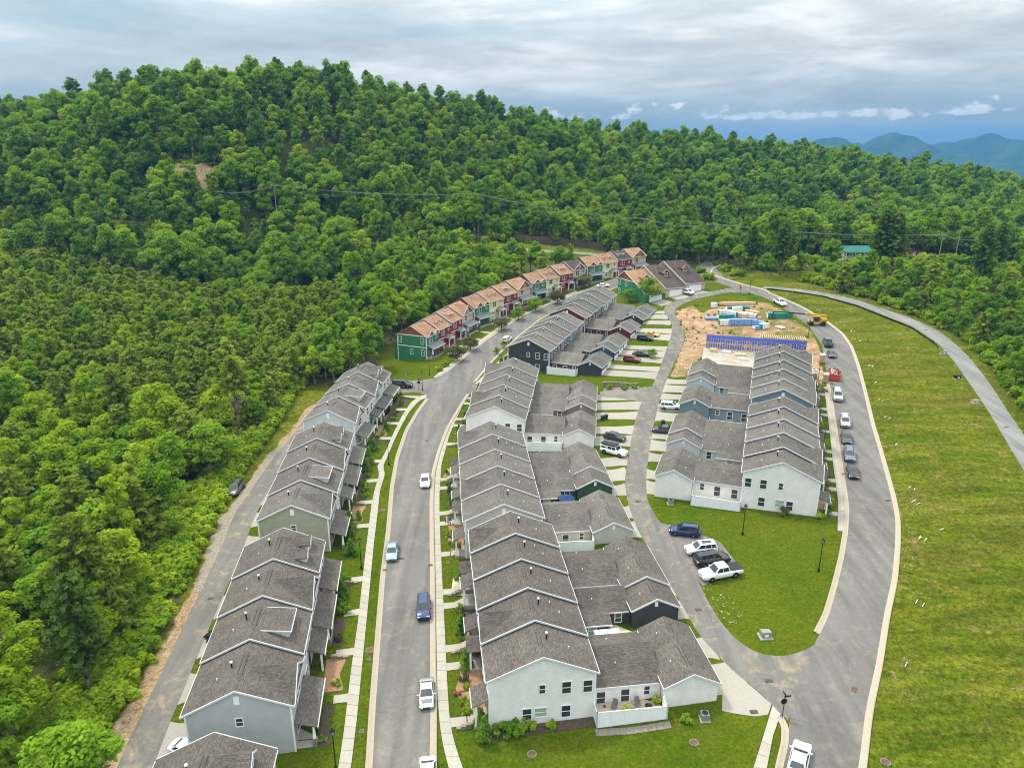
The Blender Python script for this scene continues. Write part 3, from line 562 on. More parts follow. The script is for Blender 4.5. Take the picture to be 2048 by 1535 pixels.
def dormer(t, f, xc, hw, Yf, zsl, sl, wallm, roofm, kind, wz=0.8):
    """dormer on the front slope; Yf = where its face stands, zsl = roof height there"""
    if kind == 'gable':
        h = wz + 0.2; top = zsl + h + hw * 0.8; back = Yf - (top - zsl) / sl
        MB(f).prism([(xc - hw, zsl - 0.4), (xc + hw, zsl - 0.4), (xc + hw, zsl + h), (xc, top), (xc - hw, zsl + h)], back + 0.5, Yf, 'y').build('dormer', wallm, t)
        MB(f).roof(back, Yf + 0.22, xc, hw + 0.22, zsl + h - 0.12, top, 0.1, 'y').build('dormer_roof', roofm, t)
        for s in (-1, 1):
            MB(f).prism([(xc, top - 0.05), (xc + s * (hw + 0.22), zsl + h - 0.17), (xc + s * (hw + 0.22), zsl + h + 0.03), (xc, top + 0.13)], Yf + 0.21, Yf + 0.27, 'y').build('rake_board', M_TRIM, t)
        window(t, xc, Yf, zsl + h * 0.55, hw * 1.0, h * 0.75, 'front', f)
    else:
        h = wz + 0.1; back = Yf - h / (sl - 0.15); zt = zsl + h
        MB(f).prism([(Yf, zsl - 0.3), (Yf, zt), (back, zt + (Yf - back) * 0.15), (back, zt - 0.3)], xc - hw, xc + hw, 'x').build('dormer', wallm, t)
        MB(f).slab([(Yf + 0.3, zt - 0.03), (back - 0.2, zt + (Yf - back + 0.2) * 0.15)], xc - hw - 0.2, xc + hw + 0.2, 0.12).build('dormer_roof', roofm, t)
        for s in (-1, 1):
            MB(f).prism([(Yf + 0.3, zt - 0.05), (Yf + 0.3, zt + 0.13), (back - 0.2, zt + (Yf - back + 0.2) * 0.15 + 0.13), (back - 0.2, zt + (Yf - back + 0.2) * 0.15 - 0.02)], xc + s * (hw + 0.2) - 0.03, xc + s * (hw + 0.2) + 0.03).build('rake_board', M_TRIM, t)
        MB(f).box(xc - hw - 0.22, xc + hw + 0.22, Yf + 0.29, Yf + 0.36, zt - 0.06, zt + 0.12).build('fascia', M_TRIM, t)
        window(t, xc, Yf, zsl + h * 0.5, hw * 1.3, h * 0.6, 'front', f, 'two')
def main_block(t, f, w, half, zb, ze, zr, wallm, roofm, near, far, th=0.13, over=0.32, mortar=0.004):
    MB(f).prism([(-half, zb), (half, zb), (half, ze), (0, zr), (-half, ze)], mortar, w - mortar).build('wall', wallm, t)
    sl = (zr - ze) / half
    MB(f).roof(-0.18 if near else -0.14, w + (0.16 if far else -0.006), 0, half + over, ze - over * sl, zr, th).build('roof', roofm, t)
    trims(t, f, w, half, ze, zr, True, far, over)
    MB(f).box(w * 0.3, w * 0.7, -0.25, -0.19, zr - 0.02, zr + 0.10).box(w * 0.3, w * 0.7, 0.19, 0.25, zr - 0.02, zr + 0.10).build('ridge_vent', M_RIDGE, t)
    for s in (-1, 1):
        if near: MB(f).box(-0.03, 0.1, s * half - 0.09 * (s + 1) + 0.02 * s, s * half + 0.09 * (1 - s) + 0.02 * s, zb + 1.0, ze - 0.05).build('corner_board', M_WHITE, t)
M_RIDGE = plain('ridge_cap', (0.055, 0.048, 0.042), 0.9, 0.2)
M_DOORS = [plain('door_red', (0.22, 0.03, 0.02), 0.4), plain('door_blue', (0.03, 0.06, 0.12), 0.4), plain('door_black', (0.02, 0.02, 0.02), 0.4), plain('door_teal', (0.03, 0.12, 0.12), 0.4)]
def porch(t, f, x0, x1, Yw, dep, zf, zt, roofm, door=0, rail=True, stone=False, gable=False, roof_rise=0.75):
    MB(f).box(x0, x1, Yw + 0.004, Yw + dep, zf - 1.4, zf).build('porch_floor', M_CONC, t)
    if gable:
        xc = 0.5 * (x0 + x1); MB(f).roof(Yw + 0.01, Yw + dep + 0.3, xc, (x1 - x0) / 2 + 0.2, zt, zt + 0.85, 0.1, 'y').build('porch_roof', roofm, t)
        MB(f).prism([(x0, zt), (x1, zt), (xc, zt + 0.8)], Yw + dep - 0.1, Yw + dep, 'y').build('porch_gable', M_WHITE, t)
    else:
        MB(f).slab([(Yw + dep + 0.3, zt), (Yw + 0.01, zt + roof_rise)], x0 - 0.15, x1 + 0.15, 0.1).build('porch_roof', roofm, t)
        MB(f).box(x0 - 0.17, x1 + 0.17, Yw + dep + 0.28, Yw + dep + 0.36, zt - 0.1, zt + 0.12).build('fascia', M_TRIM, t)
    MB(f).box(x0, x1, Yw + dep - 0.28, Yw + dep - 0.06, zt - 0.3, zt - 0.02).build('porch_beam', M_WHITE, t)
    for x in (x0 + 0.14, x1 - 0.14):
        if stone:
            MB(f).box(x - 0.22, x + 0.22, Yw + dep - 0.4, Yw + dep + 0.02, zf - 1.4, zf + 1.0).build('stone_pier', M_BRICK, t)
            MB(f).add([(x - 0.17, Yw + dep - 0.35, zf + 1.0), (x + 0.17, Yw + dep - 0.35, zf + 1.0), (x + 0.17, Yw + dep - 0.03, zf + 1.0), (x - 0.17, Yw + dep - 0.03, zf + 1.0), (x - 0.1, Yw + dep - 0.28, zt - 0.3), (x + 0.1, Yw + dep - 0.28, zt - 0.3), (x + 0.1, Yw + dep - 0.1, zt - 0.3), (x - 0.1, Yw + dep - 0.1, zt - 0.3)],
                [(0, 1, 5, 4), (1, 2, 6, 5), (2, 3, 7, 6), (3, 0, 4, 7)]).build('column', M_WHITE, t)
        else:
            MB(f).box(x - 0.11, x + 0.11, Yw + dep - 0.28, Yw + dep - 0.06, zf, zt - 0.3).build('column', M_WHITE, t)
    xd = x0 + 0.75 if door % 2 else x1 - 0.75
    MB(f).box(xd - 0.48, xd + 0.48, Yw + 0.002, Yw + 0.05, zf, zf + 2.1).build('door', M_DOORS[door % 4], t)
    if rail:
        m = MB(f)
        for z in (zf + 0.12, zf + 0.9): m.box(x0 + 0.3, x1 - 1.3, Yw + dep - 0.2, Yw + dep - 0.14, z, z + 0.05)
        for k in range(int((x1 - x0 - 1.6) / 0.16)): m.box(x0 + 0.3 + k * 0.16, x0 + 0.33 + k * 0.16, Yw + dep - 0.19, Yw + dep - 0.15, zf + 0.16, zf + 0.9)
        m.build('railing', M_BLACK, t)
        for xs_ in (x0 + 0.1, x1 - 0.1): MB(f).box(xs_ - 0.02, xs_ + 0.02, Yw + 0.2, Yw + dep - 0.3, zf + 0.85, zf + 0.92).build('side_rail', M_BLACK, t)
def steps(t, f, xc, wd, Y0, zf, n=4):
    for k in range(n): MB(f).box(xc - wd / 2, xc + wd / 2, Y0 + 0.34 * k + 0.003, Y0 + 0.34 * (k + 1), zf - 2.2, zf - 0.17 * (k + 1)).build('step', M_CONC, t)
# ---- townhouse with a courtyard and a detached looking garage behind
def townhouse_yard(label, group, P, ang, w, z0, f, kind, wallm, roofm, near, far, cross, ci, porch_side=0, half=5.85, rear_off=0.0, drop=0.0):
    t = thing('townhouse', label, 'townhouse', (P[0], P[1], z0), ang, group)
    ze, zr = 6.2, 8.7; sl = (zr - ze) / half
    main_block(t, f, w, half, -3.0, ze, zr, wallm, roofm, near, far)
    vents(t, f, [(w * 0.55, -0.9, zr - 0.9 * sl + 0.12, 0.75, 'flue'), (w * 0.45, -3.3, zr - 3.3 * sl + 0.12, 0.3, 'stub')] + ([(w * 0.72, -2.4, zr - 2.4 * sl + 0.12, 0.28, 'stub')] if ci % 2 else []))
    if near:
        MB(f).box(-0.03, 0.03, -0.28, 0.28, 7.0, 7.95).build('gable_vent', M_WHITE, t)
        for Y, z, ww, hh, st in ((-0.15 + 0.2, 4.55, 0.62, 1.1, 'one'), (-2.6, 4.5, 0.95, 1.5, 'one'), (-4.95, 4.45, 0.95, 1.5, 'one'), (1.7, 1.35, 0.95, 1.5, 'one'), (0.2, 1.5, 1.3, 1.15, 'one'), (-2.6, 1.35, 0.95, 1.5, 'one')):
            window(t, 0.0, Y, z, ww, hh, 'near', f, st, blind=(Y == 0.2), proud=0.012)
        MB(f).box(-0.04, 0.0, -half + 0.2, half - 0.2, -0.9, -0.25).build('foundation', M_BRICK, t)
    if f < 0:
        hx = (w * 0.5 if porch_side else 0.25) + w * 0.23
        for s in (-0.72, 0.72): MB(f).prism([(half + 1.5, 1.05), (half + 2.7, 0.45), (half + 2.7, 0.52), (half + 1.5, 1.12)], hx + s - 0.02, hx + s + 0.02).box(hx + s - 0.02, hx + s + 0.02, half + 2.62, half + 2.68, -0.7, 0.5).box(hx + s - 0.02, hx + s + 0.02, half + 1.5, half + 1.56, 0.1, 1.1).build('handrail', M_BLACK, t)
    # rear upper windows, front windows
    for x in (w * 0.3, w * 0.72): window(t, x, -half, 4.6, 0.95, 1.5, 'rear', f)
    for x in (w * 0.25, w * 0.7): window(t, x, half, 4.6, 1.0, 1.5, 'front', f, 'one')
    window(t, w * 0.3 if porch_side else w * 0.72, half, 1.5, 1.1, 1.5, 'front', f, 'two')
    if cross: cross_gable(t, f, w * 0.5, w * 0.42, half, ze, half, zr, wallm, roofm, 0.8)
    px0 = w * 0.5 if porch_side else 0.25
    porch(t, f, px0, px0 + w * 0.46, half, 1.55, 0.15, 2.75, roofm, ci, rail=False, gable=(ci % 3 == 1))
    steps(t, f, px0 + w * 0.23, 1.3, half + 1.55, 0.15, 3)
    MB(f).box(w - 0.22, w - 0.13, -half - 0.09, -half - 0.004, 3.2, ze - 0.1).build('downspout', M_WHITE, t)
    # rear wing with the courtyard beside it
    ya, yb = -half - 0.003, -13.8 + rear_off
    xl, xh = {'A': (1.55, w - 0.004), 'B': (0.004, w - 1.75), 'S': (2.3, w - 0.35)}[kind]
    e2, r2 = (2.9, 2.9 + 0.43 * (w - 1.55)) if kind != 'S' else (2.7, 4.0)
    if kind == 'B': e2 -= drop; r2 -= drop
    if kind == 'B': pts = [(xl, -2.6), (xh, -2.6), (xh, e2), (xl, r2)]; slope = [(xh + 0.3, e2 - 0.12), (xl - 0.0, r2)]
    else: pts = [(xl, -2.6), (xh, -2.6), (xh, r2), (xl, e2)]; slope = [(xl - 0.3, e2 - 0.12), (xh + 0.0, r2)]
    MB(f).prism(pts, yb, ya, 'y').build('rear_wing', wallm, t)
    MB(f).slab(slope, yb + 0.006, ya - 0.006, 0.13, 'y').build('rear_wing_roof', roofm, t)
    ex = slope[0][0]; MB(f).box(ex - 0.06, ex + 0.06, yb + 0.3, ya - 0.05, e2 - 0.2, e2 - 0.02).build('gutter', M_TRIM, t)
    fc = 'far' if kind == 'B' else 'near'; xw = xh if kind == 'B' else xl
    if kind == 'S':
        MB(f).box(0.5, 2.32, -10.6, ya - 0.01, -2.6, 2.25).build('laundry_wing', wallm, t)
        MB(f).slab([(0.2, 2.05), (2.34, 2.75)], -10.9, ya - 0.012, 0.12, 'y').build('laundry_roof', roofm, t)
        MB(f).box(0.14, 0.24, -10.9, ya - 0.05, 2.0, 2.18).build('gutter', M_TRIM, t)
        window(t, 0.5, -8.4, 1.3, 1.0, 1.3, 'near', f, 'one', True); window(t, xw, -12.2, 1.6, 0.8, 1.3, 'near', f)
    else:
        for Y, hh, z in ((-6.9, 1.6, 1.25), (-9.7, 1.7, 1.3), (-12.2, 1.1, 1.75)): window(t, xw, Y, z, 0.95 if hh > 1.2 else 0.62, hh, fc, f)
    g0, g1 = {'A': (0.0, w - 0.004), 'B': (0.004, w * 0.72), 'S': (w * 0.22, w * 0.94)}[kind]
    ge, gr = (3.3, 4.75) if kind != 'B' else (3.3 - drop, 4.75 - drop)
    gc, gh = -16.85 + rear_off, 3.0
    MB(f).prism([(gc - gh, -2.8), (gc + gh, -2.8), (gc + gh, ge), (gc, gr), (gc - gh, ge)], g0 + 0.004, g1 - 0.004).build('garage', wallm, t)
    gs = (gr - ge) / gh; ov = 0.3
    MB(f).roof(g0 - (0.22 if kind != 'B' else -0.002), g1 + (0.0 if kind == 'A' else 0.2), gc, gh + ov, ge - ov * gs, gr, 0.12).build('garage_roof', roofm, t)
    if kind != 'B':
        for s in (-1, 1): MB(f).prism([(gc, gr - 0.1), (gc + s * (gh + ov), ge - ov * gs - 0.1), (gc + s * (gh + ov), ge - ov * gs + 0.16), (gc, gr + 0.16)], g0 - 0.27, g0 - 0.2).build('rake_board', M_TRIM, t)
        MB(f).box(g0 - 0.02, g0 + 0.05, gc - 0.2, gc + 0.2, gr - 1.15, gr - 0.45).build('gable_vent', M_WHITE, t)
    for s in (-1, 1): MB(f).box(g0 - 0.2, g1, gc + s * (gh + ov) - 0.06, gc + s * (gh + ov) + 0.06, ge - ov * gs - 0.05, ge - ov * gs + 0.09).build('gutter', M_TRIM, t)
    rv = (g0 + 1.3, g1 - 1.3) if kind != 'S' else (g0 + 0.9, g1 - 0.9); MB(f).box(*rv, gc - 0.22, gc - 0.17, gr - 0.03, gr + 0.09).box(*rv, gc + 0.17, gc + 0.22, gr - 0.03, gr + 0.09).build('ridge_vent', M_RIDGE, t)
    vents(t, f, [(0.5 * (g0 + g1), gc + 1.6, gr - 1.6 * gs + 0.1, 0.25, 'stub'), (0.5 * (xl + xh), -9.0, 0.5 * (e2 + r2) + 0.1, 0.25, 'stub')])
    dw = min(4.6, g1 - g0 - 0.5); dx0 = 0.5 * (g0 + g1) - dw / 2
    d = MB(f).box(dx0, dx0 + dw, gc - gh - 0.05, gc - gh - 0.003, -0.35, 2.1).build('garage_door', M_WHITE, t)
    for k in range(1, 4): MB(f).box(dx0 + 0.05, dx0 + dw - 0.05, gc - gh - 0.06, gc - gh - 0.051, -0.35 + k * 0.61 - 0.02, -0.35 + k * 0.61 + 0.02).build('panel_seam', M_JOINT, d)
    return t, (gc - gh, g0, g1)
# ---- townhouse with front porch and dormers (left row)
def townhouse_porch(label, group, P, ang, w, z0, f, style, wallm, roofm, near, far, ci, half=5.3):
    t = thing('townhouse', label, 'townhouse', (P[0], P[1], z0), ang, group)
    ze, zr = 6.2, 8.65; sl = (zr - ze) / half
    main_block(t, f, w, half, -3.5, ze, zr, wallm, roofm, near, far)
    vents(t, f, [(w * 0.55, -1.3, zr - 1.3 * sl + 0.12, 0.6 + 0.3 * (ci % 2), 'flue'), (w * 0.4, -2.6, zr - 2.6 * sl + 0.12, 0.28, 'stub')])
    if near:
        MB(f).box(-0.03, 0.03, -0.28, 0.28, 6.9, 7.95).build('gable_vent', M_WHITE, t)
        window(t, 0.0, 0.0, 4.7, 0.66, 0.95, 'near', f, 'one', proud=0.012); window(t, 0.0, -3.0, 1.5, 0.95, 1.5, 'near', f, proud=0.012)
    if style == 'gable':
        cross_gable(t, f, w * 0.45, w * 0.40, half, ze, half, zr, wallm, roofm, 0.8, win=False)
        window(t, w * 0.45, half + 0.12, 5.2, 2.1, 1.6, 'front', f, 'two')
    elif style == 'shed':
        dormer(t, f, w * 0.5, w * 0.26, half * 0.72, zr - half * 0.72 * sl, sl + 0.0, wallm, roofm, 'shed', 0.85); window(t, w * 0.3, half, 4.7, 1.0, 1.5, 'front', f); window(t, w * 0.7, half, 4.7, 1.0, 1.5, 'front', f)
    else:
        for x in (w * 0.27, w * 0.70): dormer(t, f, x, 0.95, half * 0.74, zr - half * 0.74 * sl, sl, wallm, roofm, 'gable', 0.75)
        window(t, w * 0.3, half, 4.7, 1.0, 1.5, 'front', f); window(t, w * 0.7, half, 4.7, 1.0, 1.5, 'front', f)
    wide = style != 'shed'
    x0, x1 = (0.3, w - 0.35) if wide else (w * 0.48, w - 0.4)
    porch(t, f, x0, x1, half, 2.1 if wide else 1.7, 0.25, 2.8, roofm, ci, rail=True, stone=wide)
    if wide: window(t, w * 0.35, half, 1.6, 1.8, 1.5, 'front', f, 'two')
    else: window(t, w * 0.25, half, 1.6, 1.3, 1.5, 'front', f, 'two')
    steps(t, f, x1 - 0.8, 1.4, half + (2.1 if wide else 1.7), 0.25, 4)
    for x in (w * 0.25, w * 0.7): window(t, x, -half, 4.6, 0.95, 1.4, 'rear', f)
    MB(f).box(w * 0.5 - 2.3, w * 0.5 + 2.3, -half - 0.05, -half - 0.003, -0.5, 1.9).build('garage_door', M_WHITE, t)
    return t
M_SHAKE = plain('cedar_shake', (0.26, 0.095, 0.04), 0.9, 0.3, 6.0)
# ---- colourful townhouse with stone porch piers
def townhouse_craft(label, group, P, ang, w, z0, f, style, wallm, roofm, near, far, ci, half=4.7):
    t = thing('townhouse', label, 'townhouse', (P[0], P[1], z0), ang, group)
    ze, zr = 6.3, 8.9; sl = (zr - ze) / half
    MB(f).prism([(-half, -3.6), (half, -3.6), (half, ze), (-half, ze)], 0.004, w - 0.004).build('wall', wallm, t)
    MB(f).prism([(-half, ze + 0.003), (half, ze + 0.003), (0, zr)], 0.01, w - 0.01).build('gable_shakes', M_SHAKE if style in ('green', 'tan') else wallm, t)
    MB(f).roof(-0.35 if near else -0.12, w + (0.35 if far else -0.006), 0, half + 0.42, ze - 0.42 * sl, zr, 0.14).build('roof', roofm, t)
    trims(t, f, w, half, ze, zr, True, far, 0.42)
    if near:
        for z in (ze - 0.12, 2.95): MB(f).box(-0.05, 0.0, -half, half, z, z + 0.22).build('trim_band', M_WHITE, t)
        for s in (-1, 1): MB(f).box(-0.06, 0.12, s * half - 0.1, s * half + 0.1, -2.8, ze - 0.12).build('corner_board', M_WHITE, t)
        for Y, z in ((-half + 0.9, 4.8), (half - 1.2, 4.8), (-0.2, 1.5), (half - 1.2, 1.5)): window(t, 0.0, Y, z, 0.85, 1.5, 'near', f, 'grid', proud=0.012)
        MB(f).box(-0.4, -0.01, -1.0, 0.3, -1.9, -1.6).build('meter_box', M_METALROOF, t)
    MB(f).box(0.02, w - 0.02, half, half + 0.05, 2.95, 3.15).build('trim_band', M_WHITE, t)
    if style in ('tan',): cross_gable(t, f, w * 0.5, w * 0.44, half + 0.05, ze, half, zr, wallm, roofm, 0.8, shakes=M_SHAKE)
    elif style == 'green':
        cross_gable(t, f, w * 0.33, w * 0.22, half + 0.05, ze, half, zr, wallm, roofm, 0.8, shakes=M_SHAKE, win=False); cross_gable(t, f, w * 0.78, w * 0.17, half + 0.05, ze, half, zr, wallm, roofm, 0.8, shakes=M_SHAKE, win=False)
    elif style == 'yellow':
        for x in (w * 0.3, w * 0.66): dormer(t, f, x, 0.55, half * 0.6, zr - half * 0.6 * sl, sl, M_WHITE, roofm, 'gable', 0.35)
    else: dormer(t, f, w * 0.45, w * 0.2, half * 0.6, zr - half * 0.6 * sl, sl, M_WHITE, roofm, 'shed', 0.6)
    window(t, w * 0.35, half + 0.0, 4.8, 1.7, 1.5, 'front', f, 'two'); window(t, w * 0.8, half, 5.1, 0.7, 0.8, 'front', f)
    small = style in ('red', 'yellow')
    x0, x1 = (w * 0.45, w - 0.5) if small else (0.3, w - 0.4)
    porch(t, f, x0, x1, half, 1.7 if small else 2.0, 0.35, 2.85, M_METALROOF, ci, rail=True, stone=not small, gable=small)
    window(t, w * 0.25, half, 1.7, 1.2, 1.4, 'front', f, 'two'); steps(t, f, x1 - 0.9, 1.4, half + 2.0, 0.35, 5)
    vents(t, f, [(w * 0.4, 1.0, zr - sl + 0.12, 0.5, 'flue')])
    for x in (w * 0.3, w * 0.7): window(t, x, -half, 4.8, 0.9, 1.4, 'rear', f)
    MB(f).slab([(-half - 1.6, 2.3), (-half - 0.01, 3.1)], 0.3, w - 0.3, 0.1).build('deck_roof', roofm, t); MB(f).box(0.35, w - 0.35, -half - 1.55, -half - 0.004, -3.4, 2.35).build('rear_bay', wallm, t)
    return t
def carriage_house(label, group, P, ang, w, z0, f, wallm, dorm, roofm, near, far, ci):
    t = thing('townhouse', label, 'townhouse', (P[0], P[1], z0), ang, group)
    zr, yr, zre, yf, zfe = 8.7, -4.3, 5.9, 13.4, 2.9
    MB(f).prism([(yr, -3), (yf, -3), (yf, zfe), (0, zr), (yr, zre)], 0.004, w - 0.004).build('wall', wallm, t)
    if near: MB(f).prism([(yr + 0.3, zre - 0.1), (5.6, zre - 0.1), (5.6, zre + 0.35), (0, zr - 0.1), (yr + 0.3, zre + 0.05)], -0.03, 0.003).build('gable_shakes', M_SHAKE, t)
    s1 = (zr - zre) / -yr; s2 = (zr - zfe) / yf
    MB(f).slab([(yr - 0.35, zre - 0.35 * s1), (0, zr)], -0.3, w + (0.3 if far else -0.006), 0.14).slab([(0, zr), (yf + 0.4, zfe - 0.4 * s2)], -0.3, w + (0.3 if far else -0.006), 0.14).build('roof', roofm, t)
    for a, b in (((yr - 0.35, zre - 0.35 * s1), (0, zr)), ((0, zr), (yf + 0.4, zfe - 0.4 * s2))):
        MB(f).prism([(a[0], a[1] - 0.1), (b[0], b[1] - 0.1), (b[0], b[1] + 0.2), (a[0], a[1] + 0.2)], -0.4, -0.31).build('rake_board', M_TRIM, t)
    MB(f).box(-0.3, w, yf + 0.36, yf + 0.48, zfe - 0.3, zfe - 0.1).build('gutter', M_TRIM, t)
    dormer(t, f, w * 0.52, 1.35, 6.9, zr - 6.9 * s2, s2, dorm, roofm, 'gable', 1.15)
    if near:
        MB(f).box(-0.05, 0.0, yr, 6.5, zre - 0.35, zre - 0.12).build('trim_band', M_WHITE, t)
        for Y, z in ((yr + 1.2, 4.3), (1.2, 4.3), (yr + 1.2, 1.2), (1.2, 1.2)): window(t, 0, Y, z, 1.0, 1.6, 'near', f, 'grid', proud=0.012)
    MB(f).box(w * 0.5 - 2.6, w * 0.5 + 2.6, yf + 0.003, yf + 0.06, -0.2, 2.1).build('garage_door', M_WHITE, t)
    for x in (w * 0.3, w * 0.7): window(t, x, yr, 4.4, 0.9, 1.4, 'rear', f)
    vents(t, f, [(w * 0.4, 2.0, zr - 2 * s2 + 0.12, 0.4, 'stub')])
    return t
# ---------------------------------------------------------------- rows of houses
W = dict(pale=siding('siding_pale_blue_white', (0.82, 0.805, 0.775)), white=siding('siding_white', (0.82, 0.80, 0.77)), char=siding('siding_charcoal', (0.055, 0.055, 0.06)), ltblue=siding('siding_light_blue', (0.42, 0.49, 0.52)),
         beige=siding('siding_greige', (0.52, 0.50, 0.43)), green=siding('siding_forest_green', (0.045, 0.085, 0.058)), red=siding('siding_barn_red', (0.14, 0.03, 0.032)), taupe=siding('siding_taupe', (0.27, 0.22, 0.17)),
         grey=siding('siding_grey', (0.45, 0.47, 0.48)), sage=siding('siding_sage', (0.36, 0.36, 0.27)), steel=siding('siding_steel_blue', (0.13, 0.20, 0.25)), teal=siding('siding_slate_teal', (0.19, 0.25, 0.28)),
         mist=siding('siding_mist', (0.58, 0.60, 0.60)), navy=siding('siding_navy', (0.05, 0.085, 0.13)), lgreen=siding('siding_pale_sage', (0.42, 0.47, 0.36)),
         kelly=siding('siding_kelly_green', (0.04, 0.20, 0.085)), crimson=siding('siding_crimson', (0.26, 0.025, 0.03)), tan=siding('siding_tan_pink', (0.58, 0.43, 0.34)), yellow=siding('siding_yellow', (0.66, 0.62, 0.33)))
def fit_row(pts):
    P = np.array([[p.x, p.y] for p in pts]); c = P.mean(0); u = np.linalg.svd(P - c)[2][0]
    if u[1] < 0: u = -u
    s = (P - c) @ u; return c + u * s[0], u, s[-1] - s[0]
def zoom(ox, oy, k): return lambda x, y: (ox + x / k, oy + y / k)
z1, z2, z4, z5, z6 = zoom(200, 1000, 2.869), zoom(850, 1000, 2.869), zoom(400, 650, 3.413), zoom(880, 680, 4.516), zoom(1250, 650, 3.413)
zA, zB, zC, zD, z3 = zoom(760, 480, 5.1175), zoom(1000, 450, 4.516), zoom(1330, 550, 5.1175), zoom(1400, 420, 3.16), zoom(1350, 1000, 2.8696)
UNITS = []      # (row, P, u, front dir, w, z0, info)
def yard_row(row, pix, f, cols, roofm, labels, group, step, kinds='ABSAB', crosses=(1, 4), lift=0.0, half=5.85):
    P, u, L = fit_row([G(*q, 8.8) for q in pix]); n = len(cols); w = L / n; ang = math.atan2(u[1], u[0]); fr = np.array([-u[1], u[0]]) * f
    zm = T(*(P + u * L / 2)) + lift
    for i in range(n):
        q = P + u * w * i; z0 = zm + (i - (n - 1) / 2) * step
        t, g = townhouse_yard(labels[i], group, q, ang, w, z0, f, kinds[i], W[cols[i]], roofm, i == 0, i == n - 1, i in crosses, i, porch_side=i % 2, half=half, drop=step)
        UNITS.append((row, q, u, fr, w, z0, g, i))
GM = 'townhouses of the middle row'; GR_ = 'townhouses of the right row'; GL_ = 'townhouses of the left row'; GC = 'colourful townhouses on the upper street'
def lab(cols, block): return [f'{ORD[i]} townhouse from the camera in the {block}, {c}' for i, c in enumerate(cols)]
yard_row('M1', [z2(*p) for p in [(680, 895), (632, 690), (590, 510), (552, 348), (517, 200), (490, 75)]], 1, ['pale', 'pale', 'char', 'ltblue', 'ltblue'], ROOF_BROWN,
         ['pale white end townhouse with fenced patio, nearest of the middle row', 'second townhouse from the camera in the middle row, white with brown roof', 'charcoal courtyard townhouse third from the camera in the middle row',
          'light blue courtyard townhouse fourth from the camera in the middle row', 'light blue townhouse fifth from the camera in the middle row'], GM, 0.36)
yard_row('M2', [z5(*p) for p in [(578, 1462), (548, 1295), (518, 1130), (493, 985), (473, 850), (452, 740)]], 1, ['beige', 'mist', 'green', 'white', 'white'], ROOF_GREY,
         ['greige end townhouse at the near end of the second middle block', 'mist grey courtyard townhouse beside the greige end house', 'dark green townhouse with blue patio umbrella in its courtyard',
          'fourth townhouse of the second middle block, behind the umbrella courtyard', 'far end townhouse of the second middle block, beside the white fence'], GM, 0.26)
yard_row('M3', [z5(*p) for p in [(500, 608), (528, 505), (570, 403), (600, 315), (633, 230), (668, 158)]], 1, ['pale', 'red', 'taupe', 'taupe', 'navy'], ROOF_GREY,
         ['pale blue white end townhouse at the near end of the third middle block', 'dark red courtyard townhouse in the third middle block', 'taupe courtyard townhouse in the third middle block',
          'fourth townhouse of the third middle block', 'far end townhouse of the third middle block, below the charcoal house'], GM, 0.3)
u4 = np.array([0.385, 0.923]); u4 /= np.linalg.norm(u4)
def px_of(P, off): return [proj(P[0], P[1], T(P[0], P[1]) + off)]
def yard_row_w(row, P0, u, w, f, cols, roofm, labels, group, step, kinds, crosses):
    ang = math.atan2(u[1], u[0]); fr = np.array([-u[1], u[0]]) * f; n = len(cols); zm = T(*(P0 + u * w * n / 2))
    for i in range(n):
        q = P0 + u * w * i; z0 = zm + (i - (n - 1) / 2) * step
        t, g = townhouse_yard(labels[i], group, q, ang, w, z0, f, kinds[i], W[cols[i]], roofm, i == 0, i == n - 1, i in crosses, i, porch_side=i % 2, drop=step)
        UNITS.append((row, q, u, fr, w, z0, g, i))
yard_row_w('M4', np.array([4.3, 180.0]), u4, 5.75, 1, ['char', 'char', 'navy', 'steel', 'steel'], ROOF_SLATE,
         ['charcoal end townhouse with white patio fence, near end of the far block', 'charcoal townhouse just behind the charcoal end house', 'navy courtyard townhouse of the far block',
          'steel blue townhouse of the far block', 'steel blue townhouse beside the dark red one'], GM, 0.36, 'ABSAB', ())
u5 = np.array([0.43, 0.903]); u5 /= np.linalg.norm(u5)
yard_row_w('M5', np.array([16.6, 210.6]), u5, 6.1, 1, ['red', 'red', 'char', 'mist', 'lgreen'], ROOF_SLATE,
         ['dark red townhouse at the near end of the farthest middle block', 'second dark red townhouse of the farthest middle block', 'charcoal townhouse of the farthest middle block', 'mist grey townhouse of the farthest middle block', 'pale sage far end townhouse of the middle row'], GM, 0.42, 'ABSAB', ())
yard_row('R1', [z6(*p) for p in [(1080, 935), (1085, 828), (1085, 728), (1085, 638), (1085, 550), (1085, 482)]], -1, ['white', 'char', 'mist', 'mist', 'teal'], ROOF_GREY,
         ['white end townhouse above the lawn, nearest of the right row', 'charcoal courtyard townhouse second in the right row', 'mist grey courtyard townhouse third in the right row', 'mist grey townhouse fourth in the right row', 'slate teal townhouse fifth in the right row'], GR_, 0.42, crosses=(0, 1, 4))
yard_row('R2', [z6(*p) for p in [(1085, 440), (1080, 370), (1085, 303), (1085, 238), (1085, 170), (1082, 130)]], -1, ['teal', 'white', 'ltblue', 'grey', 'grey'], ROOF_GREY,
         ['slate teal end townhouse of the second right block with white gable vent', 'white courtyard townhouse of the second right block', 'light blue townhouse of the second right block', 'grey townhouse of the second right block', 'grey far end townhouse beside the building site'], GR_, 0.48, crosses=(0, 1, 4))
